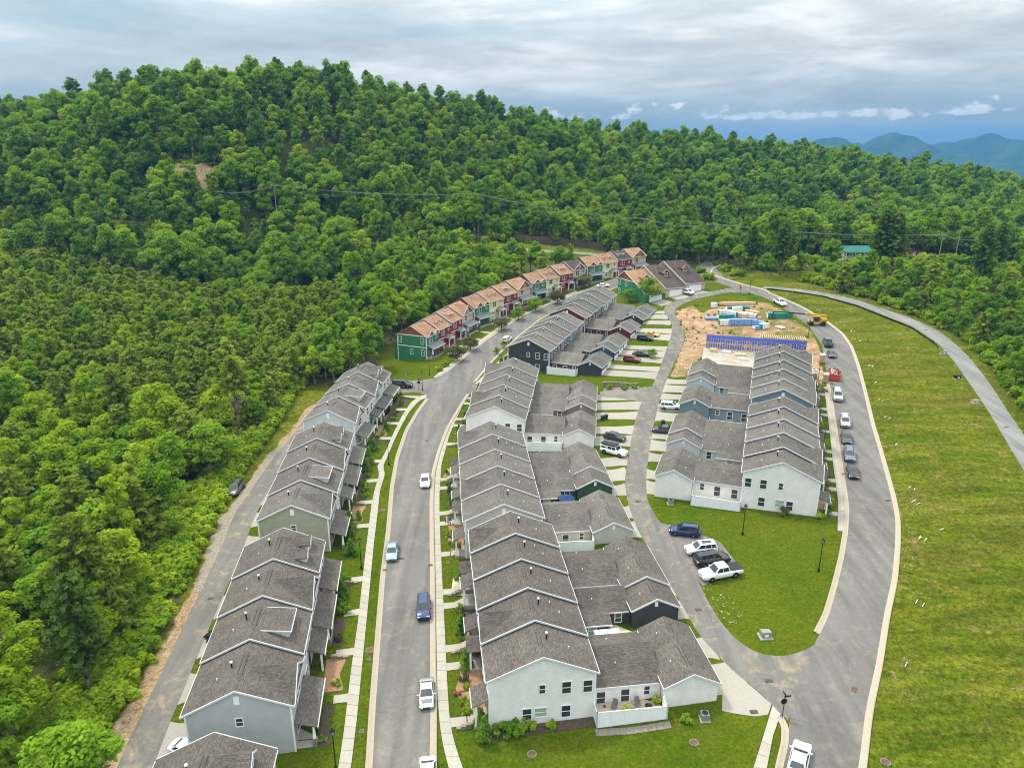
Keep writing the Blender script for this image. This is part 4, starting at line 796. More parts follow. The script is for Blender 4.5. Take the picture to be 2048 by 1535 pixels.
def porch_row(row, pix, cols, roofm, labels, styles, step, f=-1):
    P, u, L = fit_row([G(*q, 8.75) for q in pix]); n = len(cols); w = L / n; ang = math.atan2(u[1], u[0]); fr = np.array([-u[1], u[0]]) * f
    zm = T(*(P + u * L / 2))
    for i in range(n):
        q = P + u * w * i; z0 = zm + (i - (n - 1) / 2) * step
        townhouse_porch(labels[i], GL_, q, ang, w, z0, f, styles[i], W[cols[i]], roofm, i == 0, i == n - 1, i)
        UNITS.append((row, q, u, fr, w, z0, None, i))
SEQ = ['gable', 'shed', 'gable', 'twin']
porch_row('LA', [z1(*p) for p in [(775, 1090), (870, 775), (930, 548), (990, 355), (1055, 165)]], ['grey', 'mist', 'mist', 'mist'], ROOF_BROWN,
          ['grey end townhouse with front gable at the near end of the first whole left block', 'left row townhouse with one shed dormer beside the grey end house', 'left row townhouse with front gable and deep porch, third in the first whole block', 'left row townhouse with twin dormers in front of the sage gable'], SEQ, 0.34)
porch_row('LB', [z4(*p) for p in [(625, 1215), (695, 1035), (745, 900), (795, 775), (850, 655)]], ['sage', 'mist', 'mist', 'mist'], ROOF_GREY,
          ['sage end townhouse at the near end of the second left block', 'left row townhouse with shed dormer next to the sage end house', 'left row townhouse with front gable in the second left block', 'left row townhouse with twin dormers below the grey gable'], SEQ, 0.36)
porch_row('LC', [z4(*p) for p in [(870, 590), (960, 485), (1015, 395), (1075, 318), (1150, 240)]], ['mist', 'mist', 'mist', 'mist'], ROOF_GREY,
          ['mist grey end townhouse at the near end of the third left block', 'left row townhouse with shed dormer in the third left block', 'left row townhouse with front gable near the side street', 'far end townhouse of the left row with twin dormers by the side street'], SEQ, 0.36)
uL = np.array([-0.115, 0.993]); P0 = np.array([-27.35, 45.2])
townhouse_porch('brown roofed townhouse cut by the lower frame edge, with twin dormers', GL_, P0, math.atan2(uL[1], uL[0]), 8.6, T(-28, 50) - 0.1, -1, 'twin', W['grey'], ROOF_BROWN, True, True, 3)
UNITS.append(('L0', P0, uL, np.array([uL[1], -uL[0]]), 8.6, T(-28, 50), None, 0))
# colourful blocks climbing the upper street
E0 = [G(852, 676, 6.3), G(948, 618, 6.3), G(1064, 569, 6.3), G(1175, 533, 6.3), G(1292, 510, 6.3)]
CS = [('kelly', 'green', ROOF_ORANGE), ('crimson', 'yellow', ROOF_ORANGE), ('crimson', 'red', ROOF_ORANGE), ('tan', 'tan', ROOF_ORANGE)]
cname = ['green', 'yellow', 'red', 'tan']
bl = ['lowest colourful block', 'second colourful block', 'third colourful block', 'topmost colourful block']
for b in range(4):
    a = np.array(E0[b][:2]); e = np.array(E0[b + 1][:2]); L = np.linalg.norm(e - a); u = (e - a) / L; L -= 1.0 if b < 3 else 0
    fr = np.array([u[1], -u[0]]); P = a - fr * 4.7; w = L / 4; ang = math.atan2(u[1], u[0])
    za, zb_ = T(*(a)), T(*(a + u * L))
    for i in range(4):
        col, sty, rf = CS[i]; cn = cname[i]
        if b > 0 and i == 1: col = 'yellow'
        if b == 0 and i == 1: cn = 'red twin dormer'
        if b == 3 and i == 2 or b == 2 and i == 3: rf = ROOF_DARK
        townhouse_craft(f'{cn} townhouse with {"dark" if rf is ROOF_DARK else "orange"} roof in the {bl[b]}', GC, P + u * w * i, ang, w, za + (zb_ - za) * (i + 0.5) / 4 + 0.1, -1, sty, W[col], rf, i == 0, i == 3, i + b)
        UNITS.append(('C%d' % b, P + u * w * i, u, fr, w, za + (zb_ - za) * (i + 0.5) / 4, None, i))
uc = np.array([0.913, 0.409]); Pc = np.array([40.2, 252.5]); wc = 8.3
for i, (col, dm, rf, lb) in enumerate([('kelly', M_SHAKE, ROOF_ORANGE, 'green garage townhouse with long orange roof behind the big round tree'), ('tan', W['crimson'], ROOF_DARK, 'dark roofed garage townhouse with red dormer'), ('tan', M_SHAKE, ROOF_DARK, 'dark roofed tan garage townhouse at the entrance road')]):
    carriage_house(lb, 'garage townhouses near the entrance road', Pc + uc * wc * i, math.atan2(uc[1], uc[0]), wc, T(*(Pc + uc * wc * (i + 0.5) + np.array([0.409, -0.913]) * 6)) - 0.2 + 0.1 * i, -1, W[col], dm, rf, i == 0, i == 2, i)
# ---------------------------------------------------------------- trees
def leafmat(name, c0, c1, c2, trans=0.3):
    t = NT(name); t.n.remove(t.b); a = t.attr('tint'); r = t.rand()
    loc = t.n.new('ShaderNodeObjectInfo').outputs['Location']
    drift = t.noise(loc, 0.02, 3)
    k = t.math('ADD', t.math('MULTIPLY', a.outputs['Fac'], 0.62), t.math('ADD', t.math('MULTIPLY', r, 0.58), t.math('MULTIPLY', t.math('SUBTRACT', drift, 0.5), 0.7)))
    c = t.ramp(t.math('SUBTRACT', k, 0.12), [(0.08, c0), (0.48, c1), (0.95, c2)])
    d = t.n.new('ShaderNodeBsdfDiffuse'); tr = t.n.new('ShaderNodeBsdfTranslucent'); m = t.n.new('ShaderNodeMixShader')
    t.l.new(c, d.inputs[0]); t.l.new(c, tr.inputs[0]); m.inputs[0].default_value = trans
    t.l.new(d.outputs[0], m.inputs[1]); t.l.new(tr.outputs[0], m.inputs[2]); t.l.new(m.outputs[0], t.out.inputs[0]); return t.mat
L_BRIGHT = leafmat('leaves_bright', (0.20, 0.31, 0.014), (0.31, 0.43, 0.022), (0.42, 0.52, 0.055), 0.5)
L_MID = leafmat('leaves_mid', (0.125, 0.24, 0.016), (0.21, 0.35, 0.024), (0.30, 0.43, 0.038), 0.5)
L_DARK = leafmat('leaves_dark', (0.085, 0.18, 0.02), (0.145, 0.265, 0.028), (0.215, 0.335, 0.036), 0.48)
L_PINE = leafmat('pine_needles', (0.15, 0.215, 0.022), (0.22, 0.295, 0.034), (0.30, 0.37, 0.055), 0.48)
L_DPINE = leafmat('dark_pine_needles', (0.085, 0.15, 0.026), (0.14, 0.215, 0.036), (0.20, 0.275, 0.05), 0.46)
L_PURPLE = leafmat('purple_leaves', (0.09, 0.075, 0.04), (0.15, 0.15, 0.05), (0.2, 0.22, 0.06), 0.4)
M_BARK = plain('bark', (0.17, 0.14, 0.11), 0.95, 0.4, 3.0)
M_PALEBARK = plain('pale_bark', (0.32, 0.29, 0.25), 0.95, 0.3, 3.0)
def leaf_cloud(C0, Rad, N, n_per, size, rng, up=1.2, flat=1.0, elong=1.0):
    """leaf quads over many clumps; C0 (k,3) centres, Rad (k,) radii"""
    k = len(C0); n = k * n_per
    d = rng.normal(size=(n, 3)); d[:, 2] = d[:, 2] * 0.9 + 0.30; d /= np.linalg.norm(d, axis=1)[:, None]
    ci = np.repeat(np.arange(k), n_per); rr = Rad[ci] * (0.72 + 0.36 * rng.random(n))
    p = C0[ci] + d * rr[:, None] * np.array([1, 1, flat])
    nm = d + rng.normal(size=(n, 3)) * 0.5; nm[:, 2] += up; nm /= np.linalg.norm(nm, axis=1)[:, None]
    e = np.cross(nm, rng.normal(size=(n, 3))); e /= np.linalg.norm(e, axis=1)[:, None]; g = np.cross(nm, e)
    s = size * (0.65 + 0.7 * rng.random(n))[:, None]
    V = np.stack([p - e * s * elong, p - g * s * 0.62 + nm * s * 0.12, p + e * s * elong, p + g * s * 0.62 - nm * s * 0.1], 1).reshape(-1, 3)
    tint = np.repeat(np.clip(0.5 + 0.25 * rng.normal(size=k)[ci] * 0.55 + 0.22 * rng.normal(size=n), 0, 1), 4)
    return V, tint
def finish_leaves(name, V, tint, mat):
    me = np_mesh(name, V, np.arange(len(V)).reshape(-1, 4), mat)
    a = me.attributes.new('tint', 'FLOAT', 'POINT'); a.data.foreach_set('value', np.resize(tint, len(me.vertices)).astype(np.float32)); return me
def limbs(h, base_r, tips, rng, mat, name='trunk', lean=0.03, top=0.8):
    m = MB(); pts = [Vector((0, 0, -0.6))]; n = 6
    for i in range(1, n + 1): pts.append(Vector((rng.normal() * lean * h * 0.3, rng.normal() * lean * h * 0.3, h * top * i / n)))
    for i in range(n): m.tube(pts[i], pts[i + 1], base_r * (1 - i / n) + 0.05, base_r * (1 - (i + 1) / n) + 0.05, 7)
    for tp in tips:
        tp = Vector(tp); k = min(n - 1, max(1, int((tp.z * 0.62) / (h * top) * n))); m.tube(pts[k], pts[k].lerp(tp, 0.55) + Vector((0, 0, 0.2)), base_r * 0.35, base_r * 0.2, 5); m.tube(pts[k].lerp(tp, 0.55) + Vector((0, 0, 0.2)), tp, base_r * 0.2, 0.03, 5)
    return m.mesh(name, mat, True)
def broadleaf(seed, h, r, k, per, size, mat, base=0.26, peak=0.0, bark=None):
    rng = np.random.default_rng(seed); Cs = []; Rs = []
    while len(Cs) < k:
        q = rng.normal(size=3); q /= np.linalg.norm(q)
        rad = rng.random() ** 0.35; zz = q[2] * rad
        if zz < -0.75: continue
        zn = 0.5 + 0.5 * zz
        wide = 1.0 - 0.35 * max(0, zn - 0.45) - peak * max(0, zn - 0.3)
        Cs.append((q[0] * rad * r * 0.80 * wide, q[1] * rad * r * 0.80 * wide, h * base + (h * (1 - base) - r * 0.22) * (0.08 + 0.90 * zn))); Rs.append(r * (0.15 + 0.20 * rng.random()))
    Cs = np.array(Cs); Rs = np.array(Rs); Cs[:, 0] *= 1 + 0.25 * np.sin(Cs[:, 2] * 0.9 + seed); Cs[:, 1] *= 1 + 0.25 * np.cos(Cs[:, 2] * 1.1 + seed); V, ti = leaf_cloud(Cs, Rs, 0, per, size, rng, flat=0.8)
    return finish_leaves('crown', V, ti, mat), limbs(h, 0.018 * h + 0.03, Cs[rng.choice(k, 7)], rng, bark or M_BARK)
def pine(seed, h, r, whorls, mat, base=0.12, size=0.42, dens=1.0, bark=None, droop=0.15):
    rng = np.random.default_rng(seed); Cs = []; Rs = []; tips = []
    for i in range(whorls):
        q = (i + 0.3) / whorls; z = h * (base + (1 - base) * q); L = r * (1 - q) ** 0.5 * (0.8 + 0.35 * rng.random()) * min(1, 0.55 + q * 2.2) + 0.25
        nb = max(3, int(6 - 2 * q)); a0 = rng.random() * 6.3
        for b in range(nb):
            a = a0 + b * 6.283 / nb + rng.normal() * 0.25; Lb = L * (0.7 + 0.5 * rng.random())
            ns = max(2, int(Lb / 0.55 * dens))
            for s_ in range(ns):
                v = (s_ + 0.9) / ns; Cs.append((math.cos(a) * Lb * v + rng.normal() * 0.12, math.sin(a) * Lb * v + rng.normal() * 0.12, z + Lb * v * (0.28 - droop * v) + rng.normal() * 0.1)); Rs.append(0.20 + 0.22 * v + 0.1 * rng.random())
            if i % 3 == 0 and b % 2 == 0: tips.append(Cs[-1])
    Cs.append((0, 0, h)); Rs.append(0.3)
    Cs = np.array(Cs); Rs = np.array(Rs); V, ti = leaf_cloud(Cs, Rs, 0, 11, size * 0.55, rng, up=0.9, flat=0.55, elong=1.6)
    return finish_leaves('crown', V, ti, mat), limbs(h, 0.013 * h + 0.03, tips[:10], rng, bark or M_BARK, lean=0.008, top=0.96)
def bush(seed, r, h, k, per, size, mat):
    rng = np.random.default_rng(seed); Cs = np.c_[rng.normal(size=(k, 2)) * r * 0.42, np.abs(rng.normal(size=k)) * h * 0.34 + h * 0.22]; Cs[:, 2] = np.minimum(Cs[:, 2], h * 0.85)
    V, ti = leaf_cloud(Cs, np.full(k, r * 0.33) * (0.8 + 0.5 * rng.random(k)), 0, per, size, rng); return finish_leaves('foliage', V, ti, mat)
PROTO = {}   # kind -> list of (crown mesh, trunk mesh, height)
def add(kind, pair, h): PROTO.setdefault(kind, []).append((*pair, h))
for s_, (hh, rr_, kk) in enumerate(((17, 4.6, 46), (19, 5.4, 54), (15, 4.4, 42))): add('bright', broadleaf(10 + s_, hh, rr_, kk, 105, 0.31, L_BRIGHT, 0.2, 0.3 if s_ == 1 else 0.1), hh)
for s_, (hh, rr_, kk) in enumerate(((18, 5.2, 48), (20, 5.0, 50), (16, 5.4, 46))): add('mid', broadleaf(30 + s_, hh, rr_, kk, 105, 0.33, L_MID, 0.24, 0.15), hh)
for s_, (hh, rr_, kk) in enumerate(((19, 5.6, 50), (17, 5.0, 44))): add('dark', broadleaf(50 + s_, hh, rr_, kk, 105, 0.33, L_DARK, 0.28), hh)
for s_, (hh, rr_) in enumerate(((9.5, 2.7), (8.5, 2.9), (10.5, 3.0))): add('pine', pine(70 + s_, hh, rr_, 15, L_PINE, 0.08, 0.5), hh)
for s_, (hh, rr_) in enumerate(((20, 4.2), (22, 4.6))): add('tallpine', pine(80 + s_, hh, rr_, 21, L_DPINE, 0.3, 0.62), hh)
add('mid', broadleaf(44, 22, 3.9, 44, 100, 0.33, L_MID, 0.22, 0.35), 22); add('mid', broadleaf(45, 15, 6.4, 56, 100, 0.34, L_MID, 0.2), 15); add('dark', broadleaf(56, 21, 4.6, 46, 100, 0.33, L_DARK, 0.24, 0.25), 21); add('bright', broadleaf(17, 20, 3.8, 42, 105, 0.31, L_BRIGHT, 0.18, 0.4), 20)
add('barepine', pine(90, 20, 3.6, 11, L_PINE, 0.62, 0.55), 20)
for s_ in range(3): PROTO.setdefault('bush', []).append((bush(100 + s_, 1.5, 2.0, 12, 85, 0.21, (L_BRIGHT, L_MID, L_BRIGHT)[s_]), None, 2.0))
PROTO['snag'] = [(limbs(16, 0.26, [(3, 1, 11), (-2.5, 2, 12), (1, -3, 13), (-1.5, -2, 9), (2, 2, 14.5), (0.6, -0.8, 16)], np.random.default_rng(8), M_PALEBARK, 'snag'), None, 16)]
TREES = []; trng = np.random.default_rng(5)
near_road = np.array([(p.x, p.y) for p in alley_l])
def open_ground(X, Y):
    m = pip(LAWN, X, Y) | pip(FIELD, X, Y) | pip(WIDE, X, Y)
    for c, rx, ry in CLEAR + FAR_OPEN + [(Vector((155, 275)), 55, 24), (Vector((20, 303)), 34, 15)]: m |= ((X - c.x) / rx) ** 2 + ((Y - c.y) / ry) ** 2 < 1
    return m
def scatter(x0, x1, y0, y1, s, cond, pick, jit=0.42):
    gx, gy = np.meshgrid(np.arange(x0, x1, s), np.arange(y0, y1, s)); gx = gx + (np.arange(gy.shape[0])[:, None] % 2) * s * 0.5
    X = (gx + trng.uniform(-jit, jit, gx.shape) * s).ravel(); Y = (gy + trng.uniform(-jit, jit, gy.shape) * s).ravel()
    ok = ~open_ground(X, Y) & cond(X, Y); X, Y = X[ok], Y[ok]; Z = Tn(X, Y)
    for x, y, z in zip(X, Y, Z):
        px, py = proj(x, y, z + 8)
        if y < 30 or px < -170 or px > 2230 or py > 1720: continue
        k, sc = pick(x, y); i = int(trng.integers(len(PROTO[k]))); TREES.append([x, y, z, k, i, sc])
def choose(opts):
    def f(x, y):
        v = trng.random() * sum(o[1] for o in opts)
        for k, w_, a, b in opts:
            v -= w_
            if v <= 0: return k, trng.uniform(a, b)
        return opts[-1][0], 1.0
    return f
def plantation(X, Y): return (X < -44) & (Y > 146 - (X + 60) * 0.1) & (Y < 262) & (X > -230)
scatter(-150, -44, 30, 150, 6.2, lambda X, Y: ~plantation(X, Y), choose([('bright', 6, .70, 1.0), ('mid', 2.4, .65, .95), ('pine', 1.6, .9, 1.4), ('tallpine', 0.2, .6, .8), ('barepine', 0.25, .8, 1.0)]))
scatter(-240, -30, 140, 262, 4.1, lambda X, Y: plantation(X, Y) & (X < -52), choose([('pine', 7, .7, 1.02), ('bright', 1.5, .42, .6), ('mid', 1.0, .42, .58)]))
scatter(-56, 30, 150, 312, 5.6, lambda X, Y: (X > -56) & ~((X < -52) & plantation(X, Y)), choose([('mid', 4, .60, .85), ('bright', 4, .55, .8), ('pine', 1, 1.0, 1.3), ('dark', 1.5, .6, .8)]))
scatter(-420, 620, 262, 690, 8.2, lambda X, Y: (Y > 326) | (X < -56) | (X > 90), choose([('mid', 6, .62, 1.32), ('dark', 3.2, .6, 1.2), ('bright', 3.6, .55, 1.15), ('tallpine', 0.25, .6, .85)]))
scatter(30, 92, 290, 326, 6.5, lambda X, Y: (X > 55) | (Y < 308), choose([('mid', 3, .6, .8), ('dark', 3, .7, .9), ('tallpine', 2, .7, .9)]))
scatter(78, 220, 60, 262, 5.4, lambda X, Y: X > 80, choose([('mid', 5, .38, .6), ('bright', 2, .38, .55), ('dark', 2, .4, .6), ('pine', 2, .8, 1.2), ('tallpine', 0.3, .6, .8)]))
scatter(-200, -20, 280, 350, 5.0, lambda X, Y: Y > 0, choose([('mid', 4, .3, .6), ('bright', 4, .28, .55), ('dark', 2, .35, .6)]))
scatter(-420, 620, 330, 690, 7.6, lambda X, Y: Y > 330, choose([('mid', 4, .3, .62), ('bright', 3, .3, .55), ('dark', 2, .3, .6), ('snag', 0.22, .7, 1.0)]))
for px, py, k, sc in [(1660, 548, 'mid', .8), (1560, 550, 'tallpine', .95), (1500, 535, 'tallpine', .8), (1475, 540, 'mid', .6), (1530, 553, 'mid', .55), (1755, 548, 'tallpine', 1.05), (1780, 550, 'tallpine', 1.12), (1955, 575, 'tallpine', .95), (1985, 560, 'tallpine', .9), (1600, 552, 'dark', .5), (1450, 530, 'dark', .7), (1900, 560, 'mid', .55), (195, 1300, 'barepine', 1.0), (1230, 520, 'pine', .8), (1700, 560, 'mid', .35), (1840, 556, 'mid', .4)]:
    g_ = G(px, py); TREES.append([g_.x, g_.y, g_.z, k, 0 if k != 'tallpine' else int(trng.integers(2)), sc])
A = np.array([[q[0], q[1], q[2], PROTO[q[3]][q[4]][2] * q[5]] for q in TREES])
# leave out what the hill hides
ss = np.linspace(0.15, 0.93, 26); keep = np.ones(len(A), bool)
terr_el = np.stack([(Tn(A[:, 0] * s_, A[:, 1] * s_) + 6 - CAM_H) / (A[:, 1] * s_) for s_ in ss]).max(0)
keep = (A[:, 2] + A[:, 3] - CAM_H) / A[:, 1] > terr_el - 0.012
TREES = [q for q, k in zip(TREES, keep) if k]; A = A[keep]
dep = A[:, 1] * math.cos(CAM_P) - (A[:, 2] - CAM_H) * math.sin(CAM_P)
size = A[:, 3] / dep
inview = np.array([(lambda p: -20 < p[0] < 2068 and p[1] < 1560)(proj(a[0], a[1], a[2] + a[3] * 0.7)) for a in A])
inview &= np.array([q[3] != 'snag' for q in TREES]); order = np.argsort(-(size * inview)); NEAR_IDX = set(order[:290].tolist())
KNAME = dict(bright='yellow green broadleaf tree', mid='green broadleaf tree', dark='dark green broadleaf tree', pine='bushy olive pine', tallpine='tall dark pine', barepine='bare stemmed pine')
ONAME = dict(bright='broadleaf_tree', mid='broadleaf_tree', dark='broadleaf_tree', pine='pine_tree', tallpine='pine_tree', barepine='pine_tree')
LAND = [((-62, 65), 'on the slope below the brown roofed house, by the alley'), ((-64, 90), 'by the alley bend with the drain grate'), ((-62, 120), 'by the alley near the parked grey SUV'), ((-58, 150), 'by the alley behind the far left block'),
        ((-95, 75), 'deep in the lower left woods'), ((-95, 115), 'in the middle of the left woods'), ((-100, 150), 'at the upper edge of the left broadleaf woods'), ((-80, 175), 'in the pine stand behind the left row'), ((-130, 190), 'in the pine stand at the left frame edge'), ((-100, 220), 'in the upper part of the pine stand'),
        ((-150, 290), 'beside the left hillside clearing'), ((-180, 250), 'near the left frame edge above the pines'), ((-60, 300), 'below the power line on the hill'), ((-110, 320), 'on the hillside below the tan clearing'), ((-25, 345), 'on the slope above the board fence'), ((60, 345), 'on the slope above the topmost block'),
        ((-45, 200), 'behind the lowest green townhouse'), ((-35, 235), 'behind the second colourful block'), ((0, 285), 'behind the third colourful block'), ((45, 305), 'behind the topmost colourful block'),
        ((130, 120), 'at the right frame edge below the gravel lane'), ((130, 160), 'beside the middle of the gravel lane'), ((138, 205), 'beside the bend of the gravel lane'), ((120, 255), 'beyond the upper end of the gravel lane'), ((85, 275), 'beside the entrance road'), ((165, 280), 'in front of the far road')]
def tree_parts(root, k, i):
    cr, tr, _ = PROTO[k][i]
    link('crown', cr, root); link('trunk', tr, root)
used = {}; rest = []
for j, q in enumerate(TREES):
    x, y, z, k, i, sc = q; rot = trng.random() * 6.283
    if j in NEAR_IDX:
        land = min(LAND, key=lambda l: (l[0][0] - x) ** 2 + (l[0][1] - y) ** 2)[1]
        o = link(ONAME[k], None, None, (x, y, z), (0, 0, rot), (sc * trng.uniform(.92, 1.1), sc * trng.uniform(.92, 1.1), sc))
        lb = f'{KNAME[k]} {land}'; used.setdefault(lb, []).append(o); tree_parts(o, k, i)
    else: rest.append((x, y, z, k, i, sc, rot))
for lb, L in used.items():
    L.sort(key=lambda o: proj(*o.location)[0])
    for n_, o in enumerate(L):
        l2 = lb if len(L) == 1 else (f'{lb}, {ORD[n_]} from left' if n_ < 15 else (f'{lb}, {ORD[len(L) - 1 - n_]} from right' if len(L) - 1 - n_ < 15 else lb)) if len(lb.split()) <= 13 else lb
        tag(o, l2, 'tree', 'trees ' + lb.split(' tree ')[-1].split(' pine ')[-1])
# ---- the wood as one mass: points carrying prototypes
hidden = bpy.data.collections.new('tree_prototypes')
PIDX = {}
def proto_object(k, i):
    if (k, i) not in PIDX:
        cr, tr, _ = PROTO[k][i]
        import bmesh
        if tr is None: me = cr
        else:
            bm = bmesh.new(); bm.from_mesh(cr); n0 = len(bm.faces); bm.from_mesh(tr); bm.faces.ensure_lookup_table()
            for f_ in bm.faces[n0:]: f_.material_index = 1
            me = bpy.data.meshes.new('tree'); bm.to_mesh(me); bm.free(); me.materials.append(cr.materials[0]); me.materials.append(tr.materials[0])
        ob = bpy.data.objects.new('tree_%03d' % len(PIDX), me); hidden.objects.link(ob); PIDX[(k, i)] = len(PIDX)
    return PIDX[(k, i)]
for k in PROTO:
    for i in range(len(PROTO[k])): proto_object(k, i)
def wood(name, pts, label, cat):
    me = bpy.data.meshes.new(name); me.from_pydata([p[:3] for p in pts], [], [])
    for an, ty, vals in (('pick', 'INT', [PIDX[(p[3], p[4])] for p in pts]), ('size', 'FLOAT', [p[5] for p in pts]), ('spin', 'FLOAT', [p[6] for p in pts])):
        at_ = me.attributes.new(an, ty, 'POINT'); at_.data.foreach_set('value', vals)
    o = link(name, me); tag(o, label, cat, kind='stuff')
    ng = bpy.data.node_groups.new(name, 'GeometryNodeTree'); ng.interface.new_socket('Geometry', in_out='INPUT', socket_type='NodeSocketGeometry'); ng.interface.new_socket('Geometry', in_out='OUTPUT', socket_type='NodeSocketGeometry')
    N = ng.nodes; gi = N.new('NodeGroupInput'); go = N.new('NodeGroupOutput'); ip = N.new('GeometryNodeInstanceOnPoints'); ci = N.new('GeometryNodeCollectionInfo')
    ci.inputs['Collection'].default_value = hidden; ci.inputs['Separate Children'].default_value = True; ci.inputs['Reset Children'].default_value = True
    def na(nm, ty): a = N.new('GeometryNodeInputNamedAttribute'); a.data_type = ty; a.inputs['Name'].default_value = nm; return a.outputs['Attribute']
    cx = N.new('ShaderNodeCombineXYZ'); ng.links.new(na('spin', 'FLOAT'), cx.inputs[2])
    ip.inputs['Pick Instance'].default_value = True
    ng.links.new(gi.outputs[0], ip.inputs['Points']); ng.links.new(ci.outputs[0], ip.inputs['Instance']); ng.links.new(na('pick', 'INT'), ip.inputs['Instance Index'])
    ng.links.new(cx.outputs[0], ip.inputs['Rotation']); ng.links.new(na('size', 'FLOAT'), ip.inputs['Scale']); ng.links.new(ip.outputs[0], go.inputs[0])
    md = o.modifiers.new('trees', 'NODES'); md.node_group = ng; return o
wood('forest', rest, 'dense green forest covering the hill and valley behind the houses', 'forest')
# undergrowth along the edges
US = []
def brush(X, Y, s0, s1):
    ok = ~(pip(LAWN, X, Y) | pip(VERGE, X, Y)); X, Y = X[ok], Y[ok]
    for x, y, z in zip(X, Y, Tn(X, Y)): US.append((x, y, z - 0.15, 'bush', int(trng.integers(3)), trng.uniform(s0, s1), trng.random() * 6.28))
vl = smooth([(p.x - w, p.y + 1) for p, w in zip(alley_l[:13], (3.2, 3.2, 3.2, 3, 2.8, 3.4, 4, 4.4, 4.6, 5, 5.5, 7, 8))], 500, 1)
vl = np.repeat(vl, 2, 0); o_ = trng.random(1000) ** 1.3 * 10; brush(vl[:, 0] - 0.4 - o_, vl[:, 1] + trng.normal(size=1000), 0.4, 1.3)
re_ = smooth(RIGHT_EDGE, 420, 1); o_ = trng.random(420) * 6; X_ = re_[:, 0] + 0.5 + o_; Y_ = re_[:, 1] + trng.normal(size=420)
for x, y, z in zip(X_, Y_, Tn(X_, Y_)): US.append((x, y, z - 0.15, 'bush', int(trng.integers(3)), trng.uniform(0.6, 1.4), trng.random() * 6.28))
for c, rx, ry in CLEAR + FAR_OPEN[3:5]:
    for _ in range(40):
        a = trng.random() * 6.28; q = 0.75 + trng.random() * 0.5; x, y = c.x + rx * q * math.cos(a), c.y + ry * q * math.sin(a)
        if not (pip(LAWN, np.array([x]), np.array([y]))[0]) and not (c in [FAR_OPEN[3][0], FAR_OPEN[4][0]] and y < 262): US.append((x, y, T(x, y) - 0.1, 'bush', int(trng.integers(3)), trng.uniform(0.5, 1.2), a))
X_ = trng.uniform(-210, 20, 700); Y_ = trng.uniform(282, 352, 700); ok_ = ~open_ground(X_, Y_)
for x, y, z in zip(X_[ok_], Y_[ok_], Tn(X_[ok_], Y_[ok_])): US.append((x, y, z - 0.2, 'bush', int(trng.integers(3)), trng.uniform(0.8, 2.0), trng.random() * 6.28))
X_ = trng.uniform(92, 200, 220); Y_ = trng.uniform(262, 297, 220); ok_ = ~pip(LAWN, X_, Y_) & ((X_ - 100) ** 2 / 900 + (Y_ - 262) ** 2 / 70 > 1)
for x, y, z in zip(X_[ok_], Y_[ok_], Tn(X_[ok_], Y_[ok_])): US.append((x, y, z - 0.2, 'bush', int(trng.integers(3)), trng.uniform(0.7, 1.7), trng.random() * 6.28))
wood('undergrowth', US, 'leafy bushes and weeds along the woodland edges', 'undergrowth')
print('TREES', len(TREES), 'rest', len(rest), 'brush', len(US))
# ---------------------------------------------------------------- vehicles
M_TYRE = plain('tyre_rubber', (0.018, 0.018, 0.018), 0.9, 0.2); M_RIM = plain('wheel_rim', (0.42, 0.43, 0.44), 0.35, 0.1, 3, 0.5, 0.6)
M_CARGLASS = plain('car_glass', (0.02, 0.026, 0.03), 0.06, 0.3, 2, 0.7); M_LAMP = plain('headlight_lens', (0.75, 0.77, 0.78), 0.15, 0.05, 3, 0.6); M_TAIL = plain('tail_light', (0.28, 0.012, 0.012), 0.25, 0.1)
M_CARTRIM = plain('car_plastic', (0.022, 0.022, 0.024), 0.6, 0.2)
def paint(name, col, metal=0.25, rough=0.24):
    key = 'paint_' + name
    if key not in MATS:
        t = NT(key); n = t.noise(t.tex(), 1.5, 3); c = t.mix(t.ramp(n, [(0.3, 0.0), (0.8, 1.0)]), tuple(v * 0.94 for v in col), col)
        t.b.inputs['Coat Weight'].default_value = 0.6; t.b.inputs['Coat Roughness'].default_value = 0.06; MATS[key] = t.done(c, rough, 0.5, metal)
    return MATS[key]
PAINT = dict(white=paint('white', (0.78, 0.79, 0.79), 0.0), black=paint('black', (0.012, 0.012, 0.014)), silver=paint('silver', (0.46, 0.47, 0.48), 0.5, 0.3), grey=paint('grey', (0.12, 0.115, 0.11), 0.4, 0.3), blue=paint('blue', (0.012, 0.028, 0.11)), ice=paint('ice_blue', (0.25, 0.34, 0.42), 0.4, 0.3), red=paint('red', (0.22, 0.008, 0.015)), slate=paint('slate', (0.10, 0.15, 0.19), 0.4), charcoal=paint('charcoal', (0.045, 0.047, 0.05), 0.4))
SPEC = {  # L, W, H, belt, hood height, cabin base x0..x1, cabin top x0..x1, ground clearance, wheel radius
    'sedan': (4.75, 1.83, 1.45, 0.92, 0.86, (-1.75, 1.15), (-0.95, 0.25), 0.2, 0.33), 'coupe': (4.35, 1.78, 1.28, 0.84, 0.74, (-1.55, 0.95), (-0.85, 0.1), 0.17, 0.32),
    'suv': (4.7, 1.88, 1.70, 1.05, 1.02, (-2.22, 1.2), (-1.95, 0.35), 0.24, 0.37), 'bigsuv': (5.2, 2.0, 1.88, 1.16, 1.14, (-2.5, 1.3), (-2.3, 0.55), 0.27, 0.4),
    'van': (5.1, 1.99, 1.76, 1.0, 0.95, (-2.45, 1.85), (-2.2, 0.75), 0.2, 0.35), 'pickup': (6.1, 2.05, 1.95, 1.22, 1.22, (-0.95, 1.45), (-0.72, 0.72), 0.36, 0.43), 'jeep': (5.5, 1.9, 1.90, 1.2, 1.18, (-1.1, 1.15), (-1.0, 0.75), 0.38, 0.45)}
_car = {}
